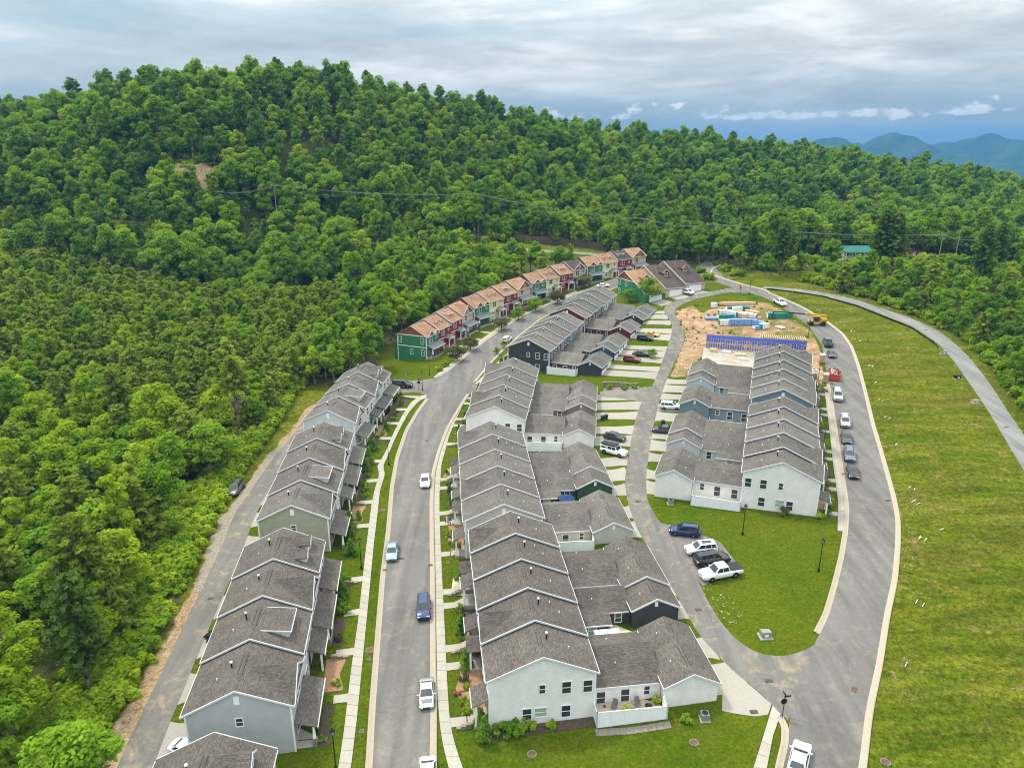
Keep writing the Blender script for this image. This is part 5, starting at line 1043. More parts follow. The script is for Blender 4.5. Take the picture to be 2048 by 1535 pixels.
def car_meshes(kind, bed):
    key = (kind, bed)
    if key in _car: return _car[key]
    L, Wd, Hh, belt, hood, (b0, b1), (t0, t1), gc, wr = SPEC[kind]; hw = Wd / 2; truck = kind in ('pickup', 'jeep')
    st = []   # x, low, top, half width
    xf, xr = L / 2, -L / 2
    tail = belt if kind in ('suv', 'bigsuv', 'van') or truck else belt - 0.02
    for x, top, wsc in ((xf, hood - 0.32, 0.80), (xf - 0.10, hood - 0.14, 0.92), (xf - 0.45, hood - 0.03, 0.98), (b1 + 0.25, hood + 0.02, 1.0), (b1 - 0.1, belt, 1.0), ((b0 + b1) / 2, belt + 0.01, 1.0), (b0 + 0.1, belt + 0.02, 1.0), (b0 - 0.05 if b0 - 0.05 > xr + 0.5 else xr + 0.5, tail, 0.99), (xr + 0.14, tail - 0.04, 0.94), (xr, tail - 0.24, 0.84)):
        st.append((x, gc + (0.12 if abs(x) > L / 2 - 0.15 else 0), top, hw * wsc))
    V = []; F = []; k = 10
    for x, lo, top, w in st:
        half = [(w * 0.9, lo), (w, lo + 0.16), (w * 1.0, lo + (top - lo) * 0.62), (w * 0.965, top - 0.05), (w * 0.80, top + 0.015)]
        V += [(x, y, z) for y, z in half] + [(x, -y, z) for y, z in half[::-1]]
    for i in range(len(st) - 1):
        for j in range(k): F.append((i * k + j, i * k + (j + 1) % k, (i + 1) * k + (j + 1) % k, (i + 1) * k + j))
    F += [tuple(range(k)), tuple(range(len(V) - 1, len(V) - 1 - k, -1))]
    me = bpy.data.meshes.new('body'); me.from_pydata(V, [], F); me.polygons.foreach_set('use_smooth', [len(p.vertices) == 4 for p in me.polygons]); me.update()
    # cabin
    wb, wt, zb, zt = hw * 0.93, hw * 0.74, belt - 0.02, Hh
    B = [(b0, -wb, zb), (b1, -wb, zb), (b1, wb, zb), (b0, wb, zb)]; Tp = [(t0, -wt, zt - 0.03), (t1, -wt, zt - 0.03), (t1, wt, zt - 0.03), (t0, wt, zt - 0.03)]
    T2 = [(t0 + 0.2, -wt * 0.7, zt), (t1 - 0.2, -wt * 0.7, zt), (t1 - 0.2, wt * 0.7, zt), (t0 + 0.2, wt * 0.7, zt)]
    cab = MB().add(B + Tp + T2, [(0, 1, 5, 4), (1, 2, 6, 5), (2, 3, 7, 6), (3, 0, 4, 7), (4, 5, 9, 8), (5, 6, 10, 9), (6, 7, 11, 10), (7, 4, 8, 11), (8, 9, 10, 11)])
    def pane(q, u0, u1, v0, v1, lift=0.012):
        q = [Vector(p) for p in q]; f = lambda u, v: (q[0].lerp(q[1], u)).lerp(q[3].lerp(q[2], u), v); n = (q[1] - q[0]).cross(q[3] - q[0]).normalized() * lift
        return [tuple(f(u, v) + n) for u, v in ((u0, v0), (u1, v0), (u1, v1), (u0, v1))]
    ws = MB().add(pane((B[1], B[2], Tp[2], Tp[1]), 0.06, 0.94, 0.08, 0.94), [(0, 1, 2, 3)]); rw = MB().add(pane((B[3], B[0], Tp[0], Tp[3]), 0.08, 0.92, 0.2 if not truck else 0.15, 0.9), [(0, 1, 2, 3)])
    sides = []
    for q in ((B[0], B[1], Tp[1], Tp[0]), (B[2], B[3], Tp[3], Tp[2])):
        cuts = ((0.06, 0.47), (0.51, 0.90)) if kind not in ('bigsuv', 'van', 'suv') else ((0.05, 0.27), (0.30, 0.59), (0.62, 0.92))
        if q[0] == B[2]: cuts = tuple((1 - b, 1 - a) for a, b in cuts)
        for a, b in cuts: sides.append(MB().add(pane(q, a, b, 0.14, 0.90), [(0, 1, 2, 3)]))
    wheel = MB()
    wheel.lathe((0, 0, -0.12), [(wr * 0.62, 0), (wr * 0.95, 0.0), (wr, 0.05), (wr, 0.19), (wr * 0.95, 0.24), (wr * 0.62, 0.24)], 16); rim = MB().lathe((0, 0, -0.125), [(wr * 0.16, 0.0), (wr * 0.60, 0.015), (wr * 0.64, 0.05), (wr * 0.64, 0.2), (wr * 0.60, 0.235), (wr * 0.16, 0.25)], 12)
    mk = dict(body=me, cab=cab, panes=[ws, rw] + sides, wheel=wheel, rim=rim); _car[key] = mk; return mk
_glass_cache = {}
def car(label, kind, col, center, ahead, bed=None, extra=None, off=0.055, group=None, roofc=None):
    """center and ahead: photo points on the ground under the car and in front of it"""
    a = center if isinstance(center, Vector) else G(*center); b = ahead if isinstance(ahead, Vector) else G(*ahead)
    d = Vector((b.x - a.x, b.y - a.y)); ang = math.atan2(d.y, d.x); c_, s_ = math.cos(ang), math.sin(ang)
    L, Wd, Hh, belt, hood, (b0, b1), (t0, t1), gc, wr = SPEC[kind]
    zf, zr = T(a.x + c_ * 1.4, a.y + s_ * 1.4), T(a.x - c_ * 1.4, a.y - s_ * 1.4); zl, zq = T(a.x - s_ * .8, a.y + c_ * .8), T(a.x + s_ * .8, a.y - c_ * .8)
    t = tag(link({'pickup': 'pickup_truck', 'jeep': 'pickup_truck', 'van': 'minivan', 'suv': 'parked_suv', 'bigsuv': 'parked_suv'}.get(kind, 'parked_car'), None, None, (a.x, a.y, (zf + zr) / 2 + off)), label, 'pickup' if kind in ('pickup', 'jeep') else ('minivan' if kind == 'van' else 'car'), group or 'cars around the neighbourhood')
    t.rotation_mode = 'XYZ'; t.rotation_euler = (math.atan2(zl - zq, 1.6), -math.atan2(zf - zr, 2.8), ang)
    pm = PAINT[col]; mk = car_meshes(kind, bed); key = (kind, col)
    if key not in _glass_cache:
        me = mk['body'].copy(); me.materials.append(pm); _glass_cache[key] = (me, mk['cab'].mesh('cabin', PAINT[roofc] if roofc else pm), [p.mesh('window', M_CARGLASS) for p in mk['panes']], mk['wheel'].mesh('tyre', M_TYRE, True), mk['rim'].mesh('rim', M_RIM))
    me, cab, panes, wh, rm = _glass_cache[key]
    link('body', me, t); link('cabin', cab, t)
    for p in panes: link('window', p, t)
    wx = L * 0.29; 
    for x in (wx + 0.05, -wx):
        for s in (-1, 1):
            w_ = link('wheel', wh, t, (x, s * (Wd / 2 - 0.1), wr), (math.pi / 2, 0, 0)); link('rim', rm, w_)
            ar = ('arch', round(wr, 2))
            if ar not in _simple: _simple[ar] = MB().lathe((0, 0, -0.05), [(wr * 0.7, 0), (wr * 1.16, 0), (wr * 1.16, 0.1), (wr * 0.7, 0.1)], 14).mesh('wheel_arch', M_CARTRIM)
            link('wheel_arch', _simple[ar], t, (x, s * (Wd / 2 - 0.062), wr + 0.02), (math.pi / 2, 0, 0))
    hw = Wd / 2; zh = hood - 0.22
    for s in (-1, 1):
        link('headlight', boxmesh('headlight', (-0.12, 0.06, -0.2, 0.2, -0.07, 0.07), M_LAMP), t, (L / 2 - 0.10, s * hw * 0.66, zh)); link('tail_light', boxmesh('tail_light', (-0.06, 0.1, -0.14, 0.14, -0.12, 0.12), M_TAIL), t, (-L / 2 + 0.08, s * hw * 0.74, belt - 0.22))
        link('mirror', boxmesh('mirror', (-0.08, 0.08, -0.1, 0.1, -0.07, 0.07), pm), t, (b1 - 0.25, s * (hw + 0.08), belt + 0.08))
    link('grille', boxmesh('grille', (-0.05, 0.03, -0.42, 0.42, -0.1, 0.1), M_CARTRIM), t, (L / 2 - 0.03, 0, zh - 0.12)); link('bumper', boxmesh('bumper', (-0.1, 0.06, -0.72, 0.72, -0.09, 0.09), M_CARTRIM), t, (-L / 2 + 0.03, 0, gc + 0.25))
    if kind in ('pickup', 'jeep'):
        x0, x1 = -L / 2 + 0.12, b0 - 0.08
        if bed == 'cover': MB().box(x0, x1, -hw * 0.86, hw * 0.86, belt - 0.1, belt + 0.07).build('bed_cover', M_CARTRIM, t)
        elif bed == 'rack':
            MB().box(x0, x1, -hw * 0.85, hw * 0.85, belt - 0.1, Hh - 0.12).build('bed_cap', pm, t); MB().box(x0 + 0.1, t1, -hw * 0.75, hw * 0.75, Hh + 0.05, Hh + 0.28).build('roof_tent', M_CARTRIM, t)
            for s in (-1, 1): MB().box(x0 + 0.3, x1 - 0.25, s * hw * 0.86 - 0.01, s * hw * 0.86 + 0.01, belt + 0.08, Hh - 0.3).build('window', M_CARGLASS, t)
        else:
            MB().box(x0 + 0.06, x1 - 0.06, -hw * 0.78, hw * 0.78, belt - 0.12, belt + 0.035).build('bed_floor', M_CARTRIM, t)
            m = MB(); m.box(x0, x1, -hw * 0.9, -hw * 0.80, belt - 0.1, belt + 0.09); m.box(x0, x1, hw * 0.80, hw * 0.9, belt - 0.1, belt + 0.09); m.box(x0 - 0.03, x0 + 0.07, -hw * 0.9, hw * 0.9, belt - 0.1, belt + 0.09); m.build('bed_rail', pm, t)
    if extra == 'sunroof': MB().box(t0 + 0.5, t1 - 0.35, -hw * 0.42, hw * 0.42, Hh - 0.01, Hh + 0.012).build('sunroof', M_CARGLASS, t)
    if extra == 'rails':
        for s in (-1, 1): MB().box(t0 + 0.15, t1 - 0.1, s * hw * 0.62 - 0.03, s * hw * 0.62 + 0.03, Hh - 0.02, Hh + 0.06).build('roof_rail', M_CARTRIM, t)
    if extra == 'hood': MB().add([(L / 2 - 0.42, -hw * 0.66, hood + 0.0), (b1 + 0.22, -hw * 0.74, hood + 0.05), (b1 + 0.22, hw * 0.74, hood + 0.05), (L / 2 - 0.42, hw * 0.66, hood + 0.0)], [(3, 2, 1, 0)]).build('hood_panel', PAINT['grey'], t)
    return t
def ahead_along(center, line, sign):
    a = G(*center); Q = smooth(line, 200, 1); i = int(np.argmin(np.hypot(Q[:, 0] - a.x, Q[:, 1] - a.y))); i = min(max(i, 2), 197); d = (Q[i + 2] - Q[i - 2]) * sign; return Vector((a.x + d[0], a.y + d[1], 0))
def street_car(label, kind, col, c, line, sign, **kw): return car(label, kind, col, c, ahead_along(c, line, sign), **kw)
street_car('light blue sedan parked by the left curb of the long street', 'sedan', 'ice', (785, 1108), st_l, -1)
street_car('blue SUV with dark roof parked by the middle row sidewalk', 'suv', 'blue', (848, 1222), st_r, -1, extra='rails')
street_car('silver coupe with grey hood parked by the middle row sidewalk', 'coupe', 'silver', (854, 1392), st_r, -1, extra='hood')
street_car('white sedan parked alone by the middle row sidewalk', 'sedan', 'white', (851, 966), st_r, -1)
street_car('white car cut off by the lower frame edge on the long street', 'sedan', 'white', (856, 1562), st_r, -1)
car('grey SUV parked on the gravel verge by the woods', 'suv', 'grey', (474, 983), (461, 1000), extra='rails')
car('black SUV on the short side street', 'bigsuv', 'black', (805, 774), (845, 776))
street_car('white pickup parked on the upper street by the charcoal house', 'suv', 'white', (1014, 683), st_r2, 1)
car('black sedan in a driveway behind the umbrella courtyard block', 'sedan', 'black', (1229, 878), (1255, 884))
car('white off-road pickup with roof tent in a driveway by the alley', 'jeep', 'white', (1228, 908), (1255, 915), bed='rack')
car('blue SUV in the parking bay on the lawn', 'suv', 'blue', (1369, 1068), (1330, 1064), extra='rails')
car('white SUV with dark sunroof in the parking bay', 'suv', 'white', (1402, 1104), (1372, 1107), extra='sunroof')
car('black SUV between two white vehicles in the parking bay', 'bigsuv', 'black', (1423, 1126), (1457, 1120), extra='rails')
car('white crew cab pickup with black bed cover in the parking bay', 'pickup', 'white', (1441, 1152), (1400, 1160), bed='cover')
car('white SUV in a driveway of the right row', 'suv', 'white', (1341, 817), (1365, 818))
car('black sedan in a driveway of the right row', 'sedan', 'charcoal', (1327, 864), (1300, 862))
street_car('silver SUV parked below the red dumpster', 'bigsuv', 'silver', (1674, 796), rl, -1, extra='rails')
street_car('silver SUV with roof rails parked in the middle of the right road cars', 'suv', 'silver', (1689, 848), rl, -1, extra='rails')
street_car('dark grey sedan parked behind the silver SUV on the right road', 'sedan', 'charcoal', (1692, 880), rl, -1)
street_car('slate blue SUV parked on the right road', 'suv', 'slate', (1698, 915), rl, -1, extra='rails')
street_car('black sedan nearest the camera in the right road line', 'sedan', 'black', (1705, 948), rl, -1)
street_car('dark pickup parked beside the building site', 'pickup', 'grey', (1655, 690), rl, 1)
street_car('black car parked behind the dark pickup at the building site', 'sedan', 'charcoal', (1663, 712), rl, -1)
street_car('white pickup on the road above the lumber piles', 'pickup', 'white', (1559, 609), rl, -1)
street_car('white car entering at the lower right frame edge', 'sedan', 'white', (1597, 1528), rl, 1)
car('white minivan in a driveway of the garage townhouses', 'van', 'white', (1374, 587), (1400, 592))
car('red SUV in a driveway of the far middle block', 'suv', 'red', (1264, 723), (1290, 726))
car('dark sedan in a driveway above the red SUV', 'sedan', 'charcoal', (1283, 711), (1310, 713))
car('black SUV in a driveway beside the yellow car', 'suv', 'black', (1290, 680), (1315, 682))
PAINT['yellow'] = paint('yellow', (0.55, 0.30, 0.02), 0.0)
car('yellow car partly hidden behind the black SUV', 'coupe', 'yellow', (1304, 672), (1325, 674))
car('white car parked behind the pale sage far end house', 'sedan', 'white', (1206, 574), (1230, 572))
car('black car tucked behind the left row on its driveway', 'sedan', 'black', (446, 1282), (474, 1290))
car('small white car tucked beside the grey end house on its driveway', 'coupe', 'white', (377, 1505), (405, 1515))
# ---------------------------------------------------------------- street lamps and signs
M_LANTERN = plain('lantern_glass', (0.45, 0.46, 0.44), 0.2, 0.1)
def lamp(c, label, h=5.3):
    g = G(*c); t = thing('street_lamp', label, 'street lamp', (g.x, g.y, g.z), 0, 'black post lamps')
    if 'lampm' not in _simple:
        _simple['lampm'] = (MB().lathe((0, 0, -0.3), [(0.16, 0), (0.16, 0.75), (0.1, 0.85)], 10).mesh('base', M_BLACK), MB().lathe((0, 0, 0.5), [(0.075, 0), (0.055, h - 1.2)], 8).mesh('pole', M_BLACK),
            MB().lathe((0, 0, h - 0.75), [(0.06, 0), (0.14, 0.05), (0.22, 0.42), (0.2, 0.44)], 6).mesh('lantern', M_LANTERN), MB().lathe((0, 0, h - 0.31), [(0.30, 0), (0.24, 0.1), (0.08, 0.26), (0.03, 0.42)], 6).mesh('cap', M_BLACK),
            MB().box(-0.23, -0.19, -0.02, 0.02, h - 0.72, h - 0.3).box(0.19, 0.23, -0.02, 0.02, h - 0.72, h - 0.3).box(-0.02, 0.02, 0.19, 0.23, h - 0.72, h - 0.3).box(-0.02, 0.02, -0.23, -0.19, h - 0.72, h - 0.3).box(-0.24, 0.24, -0.03, 0.03, h - 0.78, h - 0.72).mesh('cage', M_BLACK))
    for m in _simple['lampm']: link(m.name.split('.')[0], m, t)
for c, l in [((672, 1538), 'post lamp beside the planting bed at the lower frame edge'), ((723, 1137), 'post lamp on the lawn before the sage end townhouse'), ((778, 930), 'post lamp beside the kink in the left sidewalk'), ((845, 781), 'post lamp on the corner by the short side street'), ((859, 750), 'post lamp on the lawn of the lowest green townhouse'),
             ((921, 1153), 'post lamp among the middle row front gardens'), ((1485, 1069), 'post lamp below the fence of the white right row house'), ((1637, 1142), 'post lamp at the road edge of the mown lawn'), ((1645, 905), 'post lamp by the sidewalk of the right row'), ((1635, 768), 'post lamp beside the portable toilets'), ((1616, 676), 'post lamp beside the blue framed building'), ((1499, 590), 'post lamp at the junction near the entrance road')]: lamp(c, l)
M_SIGNRED = plain('sign_red', (0.45, 0.02, 0.03), 0.4); M_SIGNGREEN = plain('sign_green', (0.02, 0.10, 0.05), 0.4)
def sign(c, label, rz, flat='back', h=2.6):
    g = G(*c); t = thing('stop_sign', label, 'sign', (g.x, g.y, g.z), rz, 'street signs'); MB().tube((0, 0, -0.3), (0, 0, h + 0.75), 0.045, 0.045, 8).build('post', M_BLACK, t)
    P = [(0.38 * math.cos(math.pi / 8 + i * math.pi / 4), h - 0.35 + 0.38 * math.sin(math.pi / 8 + i * math.pi / 4)) for i in range(8)]
    MB().prism(P, -0.08, -0.05, 'y').build('sign_back', M_BLACK, t); MB().prism(P, -0.083 - 0.02, -0.083, 'y').build('sign_face', M_SIGNRED if flat == 'front' else M_BLACK, t)
    MB().box(-0.65, 0.1, -0.02, 0.02, h + 0.25, h + 0.45).build('name_blade', M_BLACK, t); MB().box(-0.02, 0.02, -0.5, 0.3, h + 0.48, h + 0.68).build('name_blade', M_BLACK, t)
sign((1564, 1436), 'black backed stop sign with name blades at the alley mouth', R(190)); sign((838, 782), 'black backed stop sign by the short side street', R(170)); sign((1480, 588), 'red faced sign at the junction above the lumber piles', R(0), 'front')
# ---------------------------------------------------------------- driveways, front walks, beds, fences
def V2(a): return np.array([float(a[0]), float(a[1])])
ROWNAME = {'M1': 'first middle block', 'M2': 'second middle block', 'M3': 'third middle block', 'M4': 'charcoal block', 'M5': 'farthest middle block', 'R1': 'first right block', 'R2': 'second right block', 'LA': 'first whole left block', 'LB': 'second left block', 'LC': 'third left block', 'L0': 'cut off left house',
           'C0': bl[0], 'C1': bl[1], 'C2': bl[2], 'C3': bl[3]}
def uname(row, i): return f'the {ORD[i]} house of the {ROWNAME[row]}'
def reach(p, d, Q):
    """distance from p along d to the polyline Q"""
    r = Q - p; along = r @ d; lat = np.abs(r[:, 0] * d[1] - r[:, 1] * d[0]); lat = np.where((along > 0.3) & (along < 24), lat, 1e3); i = int(lat.argmin())
    return float(along[i]) if lat[i] < 3 else None
SWL = smooth(SWL_L, 300, 1); SWM = smooth(SWM_R, 300, 1); SWR = smooth(GL([(1675, 1062), (1676, 1001), (1666, 928), (1660, 870), (1651, 797), (1647, 774), (1640, 745)]), 200, 1); ALR = np.array([[p.x, p.y] for p in al_r]); ALR = smooth(al_r, 300, 1)
SWC = smooth(GL([(865, 756), (880, 743), (916, 716), (936, 699), (965, 677), (994, 656), (1043, 630), (1090, 609), (1150, 582)]), 200, 1)
def strip(name, a, d, L, w0, w1, u, off, mat, label, cat, n=7):
    s = np.linspace(0, 1, n); wd = w0 / 2 + (w1 - w0) / 2 * np.clip((s - 0.6) / 0.4, 0, 1) ** 1.5
    Lp = [Vector((*(a + d * L * k - u * q), 0)) for k, q in zip(s, wd)]; Rp = [Vector((*(a + d * L * k + u * q), 0)) for k, q in zip(s, wd)]
    ribbon(name, Lp, Rp, off, mat, n * 2, 3, 0, label, cat)
brng = np.random.default_rng(21)
def shrub_proto(kind):
    key = 'shrub_' + kind
    if key not in _simple:
        if kind == 'cone':
            r = np.random.default_rng(3); q = r.random(26) ** 1.2; a = r.random(26) * 6.283; Cs = np.c_[np.cos(a) * 0.42 * (1 - q) * 1.0, np.sin(a) * 0.42 * (1 - q), 0.25 + q * 1.6]; V_, ti = leaf_cloud(Cs, 0.28 - 0.14 * q, 0, 60, 0.085, r); _simple[key] = finish_leaves('foliage', V_, ti, L_DARK)
        elif kind == 'purple': _simple[key] = bush(210, 0.8, 1.2, 10, 60, 0.12, L_PURPLE)
        elif kind == 'light': _simple[key] = bush(211, 0.7, 0.9, 9, 60, 0.11, L_BRIGHT)
        else: _simple[key] = bush(212, 0.75, 1.0, 10, 70, 0.11, L_MID)
    return _simple[key]
SHN = dict(cone='conical evergreen shrub', purple='purple leaved shrub', light='yellow green low shrub', round='round green shrub')
def shrub(p, kind, sc, where):
    o = link('shrub', None, None, (p[0], p[1], T(p[0], p[1]) - 0.05), (0, 0, brng.random() * 6.28), (sc, sc, sc * brng.uniform(0.9, 1.15))); link('foliage', shrub_proto(kind), o)
    st_ = _simple.setdefault('stemm', MB().tube((0, 0, -0.2), (0, 0, 0.5), 0.04, 0.02, 6).mesh('stem', M_BARK)); link('stem', st_, o)
    return tag(o, f'{SHN[kind]} {where}', 'shrub', 'garden shrubs')
def block_wall(a, d, L, h, label, tiers=3, mat=None):
    """stepped block wall running along d"""
    t = thing('retaining_wall', label, 'wall', (a[0], a[1], T(*a)), math.atan2(d[1], d[0]), 'stepped block garden walls')
    for k in range(tiers):
        x0, x1 = L * k / tiers, L * (k + 1) / tiers; z = T(a[0] + d[0] * x1, a[1] + d[1] * x1) - T(*a) + h * (1 - k / tiers)
        MB().box(x0 + 0.003, x1 - 0.003, -0.16, 0.16, -1.2, z).build('wall_step', mat or M_STONE, t); MB().box(x0 + 0.004, x1 - 0.004, -0.19, 0.19, z + 0.002, z + 0.07).build('cap_stone', M_BRICK, t)
for row, q, u, fr, w, z0, g, i in UNITS:
    q, u, fr = V2(q), V2(u), V2(fr); nm = uname(row, i)
    if g:   # driveway from the garage to the alley
        yb, g0, g1 = g; c = q + u * (g0 + g1) / 2 + fr * yb; wd = min(5.2, (g1 - g0) - 0.1)
        L = reach(c, -fr, MID_L if row[0] == 'M' else MID_R)
        if L and L > 0.8: strip('driveway', c + fr * 0.0, -fr, L + 0.35, wd - 0.7, wd + 0.4, u, 0.03, M_DRIVE, f'pale concrete driveway behind {nm}', 'driveway')
    if row in ('LA', 'LB', 'LC', 'L0'):
        c = q + u * w * 0.5 - fr * 5.3; L = reach(c, -fr, ALR)
        if L and L > 0.8: strip('driveway', c, -fr, L + 0.3, w * 0.55, w * 0.72, u, 0.03, M_DRIVE, f'pale concrete driveway behind {nm}', 'driveway')
    half = {'L': 5.3, 'M': 5.85, 'R': 5.85, 'C': 4.7}[row[0]]
    if row[0] == 'M' or row[0] == 'R': xs_ = (w * 0.5 if i % 2 else 0.25) + w * 0.23; fy = half + 2.5
    elif row[0] == 'L': st_y = SEQ[i] if row != 'L0' else 'twin'; xs_ = w - 0.35 - 0.8 if st_y != 'shed' else w - 0.4 - 0.8; fy = half + (2.1 if st_y != 'shed' else 1.7) + 1.3
    else: xs_ = w - 1.4; fy = half + 3.6
    a = q + u * xs_ + fr * fy; line = {'L': SWL, 'M': SWM, 'R': SWR, 'C': SWC}[row[0]]; L = reach(a, fr, line)
    if row in ('M4', 'M5'): L = 2.2
    if L: strip('walkway', a - fr * 0.15, fr, L + 0.15, 1.25, 1.35, u, 0.07, M_CONC, f'narrow concrete walk before {nm}', 'walkway')
    if not L or row[0] == 'C': continue
    # planting bed and shrubs beside the porch
    for s, x0, x1 in ((0, 0.15, xs_ - 0.85), (1, xs_ + 0.85, w - 0.1)):
        if x1 - x0 < 0.7: continue
        y0_, y1_ = (half + 0.1 if row[0] != 'L' else fy - 1.2), fy + (0.9 if L > 2 else 0.0) + brng.uniform(-0.3, 0.6)
        Lp = [Vector((*(q + u * x + fr * y0_), 0)) for x in np.linspace(x0, x1, 6)]; Rp = [Vector((*(q + u * x + fr * (y1_ + 0.35 * math.sin(x * 1.3 + i))), 0)) for x in np.linspace(x0, x1, 6)]
        ribbon('planting_bed', Lp, Rp, 0.045, M_STRAW if (i + s) % 4 == 1 else M_MULCH, 10, 3, 1, f'mulched planting bed {"beside" if s else "left of"} the walk of {nm}', 'bed')
        kinds = (['cone', 'round', 'light', 'purple'] if row[0] != 'R' else ['round', 'light'])
        for k in range(int(brng.integers(1, 4))):
            kd = kinds[int(brng.integers(len(kinds)))] if brng.random() < 0.75 else 'round'; x = x0 + (x1 - x0) * (k + 0.5) / 3 + brng.uniform(-0.2, 0.2)
            shrub(q + u * x + fr * (y1_ - brng.uniform(0.3, 0.9)), kd, brng.uniform(0.6, 1.15) * (1.25 if kd == 'cone' else 0.85), f'{k + 1}, {"far" if s else "near"} bed, {nm[4:]}')
    if row[0] in 'LM' and row not in ('M4', 'M5') and (i + (row[0] == 'M')) % 2 == 1 and L > 1.5:
        block_wall(q + u * (xs_ - 0.95) + fr * (fy - 0.6), fr, min(3.2, L), 0.55, f'stepped stone block wall beside the walk of {nm}')
    if row in ('R1', 'R2'):
        block_wall(q + u * (xs_ - 0.95) + fr * (fy - 0.6), fr, min(2.4, L), 0.5, f'grey stepped block wall beside the walk of {nm}')
uc_f = np.array([0.409, -0.913])
for i in range(3):
    c = Pc + uc * wc * (i + 0.5) + uc_f * 13.5; L = reach(c, uc_f, MID_L) or 6.0
    strip('driveway', c, uc_f, min(L, 12), 5.4, 6.0, uc, 0.03, M_DRIVE, f'concrete driveway of the {ORD[i]} garage townhouse', 'driveway')
# white vinyl patio fences
def patio(row, idx, furnish, flabel, plabel, side=-1):
    row_, q, u, fr, w, z0, g, i = [r for r in UNITS if r[0] == row and r[7] == idx][0]; q, u, fr = V2(q), V2(u), V2(fr); f = 1 if row[0] == 'M' else -1
    t = thing('vinyl_fence', flabel, 'fence', (q[0], q[1], z0), math.atan2(u[1], u[0]), 'white vinyl patio fences'); x = -1.5; pz = max(T(*(q + u * -1.4 + fr * -9.5)), T(*(q + u * 0.5 + fr * -9.5)), T(*(q + u * 0.0 + fr * -13))) - z0 + 0.06; h0, h1 = pz - 1.5, pz + 1.6
    ys_ = np.linspace(-5.75, -13.6, 6)
    def fence_run(pts):
        for (a, b) in zip(pts[:-1], pts[1:]):
            if a[0] == b[0]: MB(f).box(a[0] - 0.025, a[0] + 0.025, min(a[1], b[1]) + 0.07, max(a[1], b[1]) - 0.07, h0, h1 - 0.06).build('panel', M_WHITE, t); MB(f).box(a[0] - 0.045, a[0] + 0.045, min(a[1], b[1]) + 0.07, max(a[1], b[1]) - 0.07, h1 - 0.058, h1 + 0.02).build('rail', M_WHITE, t)
            else: MB(f).box(min(a[0], b[0]) + 0.07, max(a[0], b[0]) - 0.07, a[1] - 0.025, a[1] + 0.025, h0, h1 - 0.06).build('panel', M_WHITE, t)
        for a in pts: MB(f).box(a[0] - 0.065, a[0] + 0.065, a[1] - 0.065, a[1] + 0.065, h0 - 0.6, h1 + 0.06).build('post', M_WHITE, t)
    fence_run([(x, y) for y in ys_]); fence_run([(x, -5.75), (-0.1, -5.75)]); fence_run([(x, -13.6), (-0.1, -13.6)])
    s = thing('patio', plabel, 'patio', (q[0], q[1], z0), math.atan2(u[1], u[0]), 'fenced patios'); s['kind'] = 'structure'
    for k in range(5):
        for l in range(2): MB(f).box(-1.45 + l * 1.5 + 0.01, -1.45 + (l + 1) * 1.5 - 0.01, -13.5 + k * 1.5 + 0.01, -13.5 + (k + 1) * 1.5 - 0.01, pz - 0.9, pz).build('paver', M_PATIO, s)
    if furnish:
        z0 = z0 + pz
        P = lambda x_, y_: tuple(q + u * x_ + fr * y_)
        pot('potted fern by the garage door on the fenced patio', P(0.7, -13.1), z0, 0.95); pot('leafy pot plant in the middle of the fenced patio', P(0.0, -9.4), z0, 0.7); pot('small pot plant beside the grey patio chair', P(-0.1, -10.1), z0, 0.5)
        pot('dark pot by the house wall on the fenced patio', P(0.9, -7.2), z0, 0.3)
        patio_chair('grey sling patio chair tilted towards the house', P(0.5, -8.2), z0, math.atan2(u[1], u[0]) + 2.6, M_CHAIRGREY); patio_chair('grey patio chair in the middle of the fenced patio', P(0.5, -10.9), z0, math.atan2(u[1], u[0]) + 3.2, M_CHAIRGREY)
        fire_bowl('round black fire bowl on the fenced patio', P(0.1, -12.0), z0)
M_PATIO = concrete('patio_paver', (0.50, 0.42, 0.31), 0.3); M_CHAIRGREY = plain('chair_sling', (0.12, 0.125, 0.13), 0.7); M_CHAIRWHITE = plain('chair_white', (0.75, 0.74, 0.71), 0.6); M_POT = plain('clay_pot', (0.16, 0.09, 0.055), 0.8); M_CUSHION = plain('sofa_cushion', (0.42, 0.40, 0.37), 0.9)
def pot(label, p, z, s):
    t = thing('pot_plant', label, 'pot plant', (p[0], p[1], z), 0, 'pots and pot plants'); MB().lathe((0, 0, -0.02), [(0.18 * s + 0.08, 0), (0.28 * s + 0.08, 0.35 * s + 0.12)], 12).build('pot', M_POT, t)
    if s > 0.4: link('foliage', shrub_proto('light'), t, (0, 0, 0.25 * s), (0, 0, s * 7), (s * 0.75, s * 0.75, s * 0.9))
def patio_chair(label, p, z, rz, mat):
    t = thing('patio_chair', label, 'chair', (p[0], p[1], z), rz, 'patio chairs'); MB().box(-0.28, 0.3, -0.28, 0.28, 0.36, 0.41).build('seat', mat, t)
    MB().add([(-0.28, -0.28, 0.4), (-0.28, 0.28, 0.4), (-0.52, 0.28, 1.0), (-0.52, -0.28, 1.0), (-0.24, -0.28, 0.4), (-0.24, 0.28, 0.4), (-0.48, 0.28, 1.0), (-0.48, -0.28, 1.0)], [(3, 2, 1, 0), (4, 5, 6, 7), (0, 1, 5, 4), (2, 3, 7, 6), (1, 2, 6, 5), (3, 0, 4, 7)]).build('backrest', mat, t)
    for x in (-0.26, 0.28):
        for y in (-0.27, 0.27): MB().tube((x, y, 0), (x, y, 0.4), 0.02, 0.02, 6).build('leg', mat, t)
    for y in (-0.31, 0.31): MB().box(-0.4, 0.3, y - 0.03, y + 0.03, 0.58, 0.62).build('armrest', mat, t)
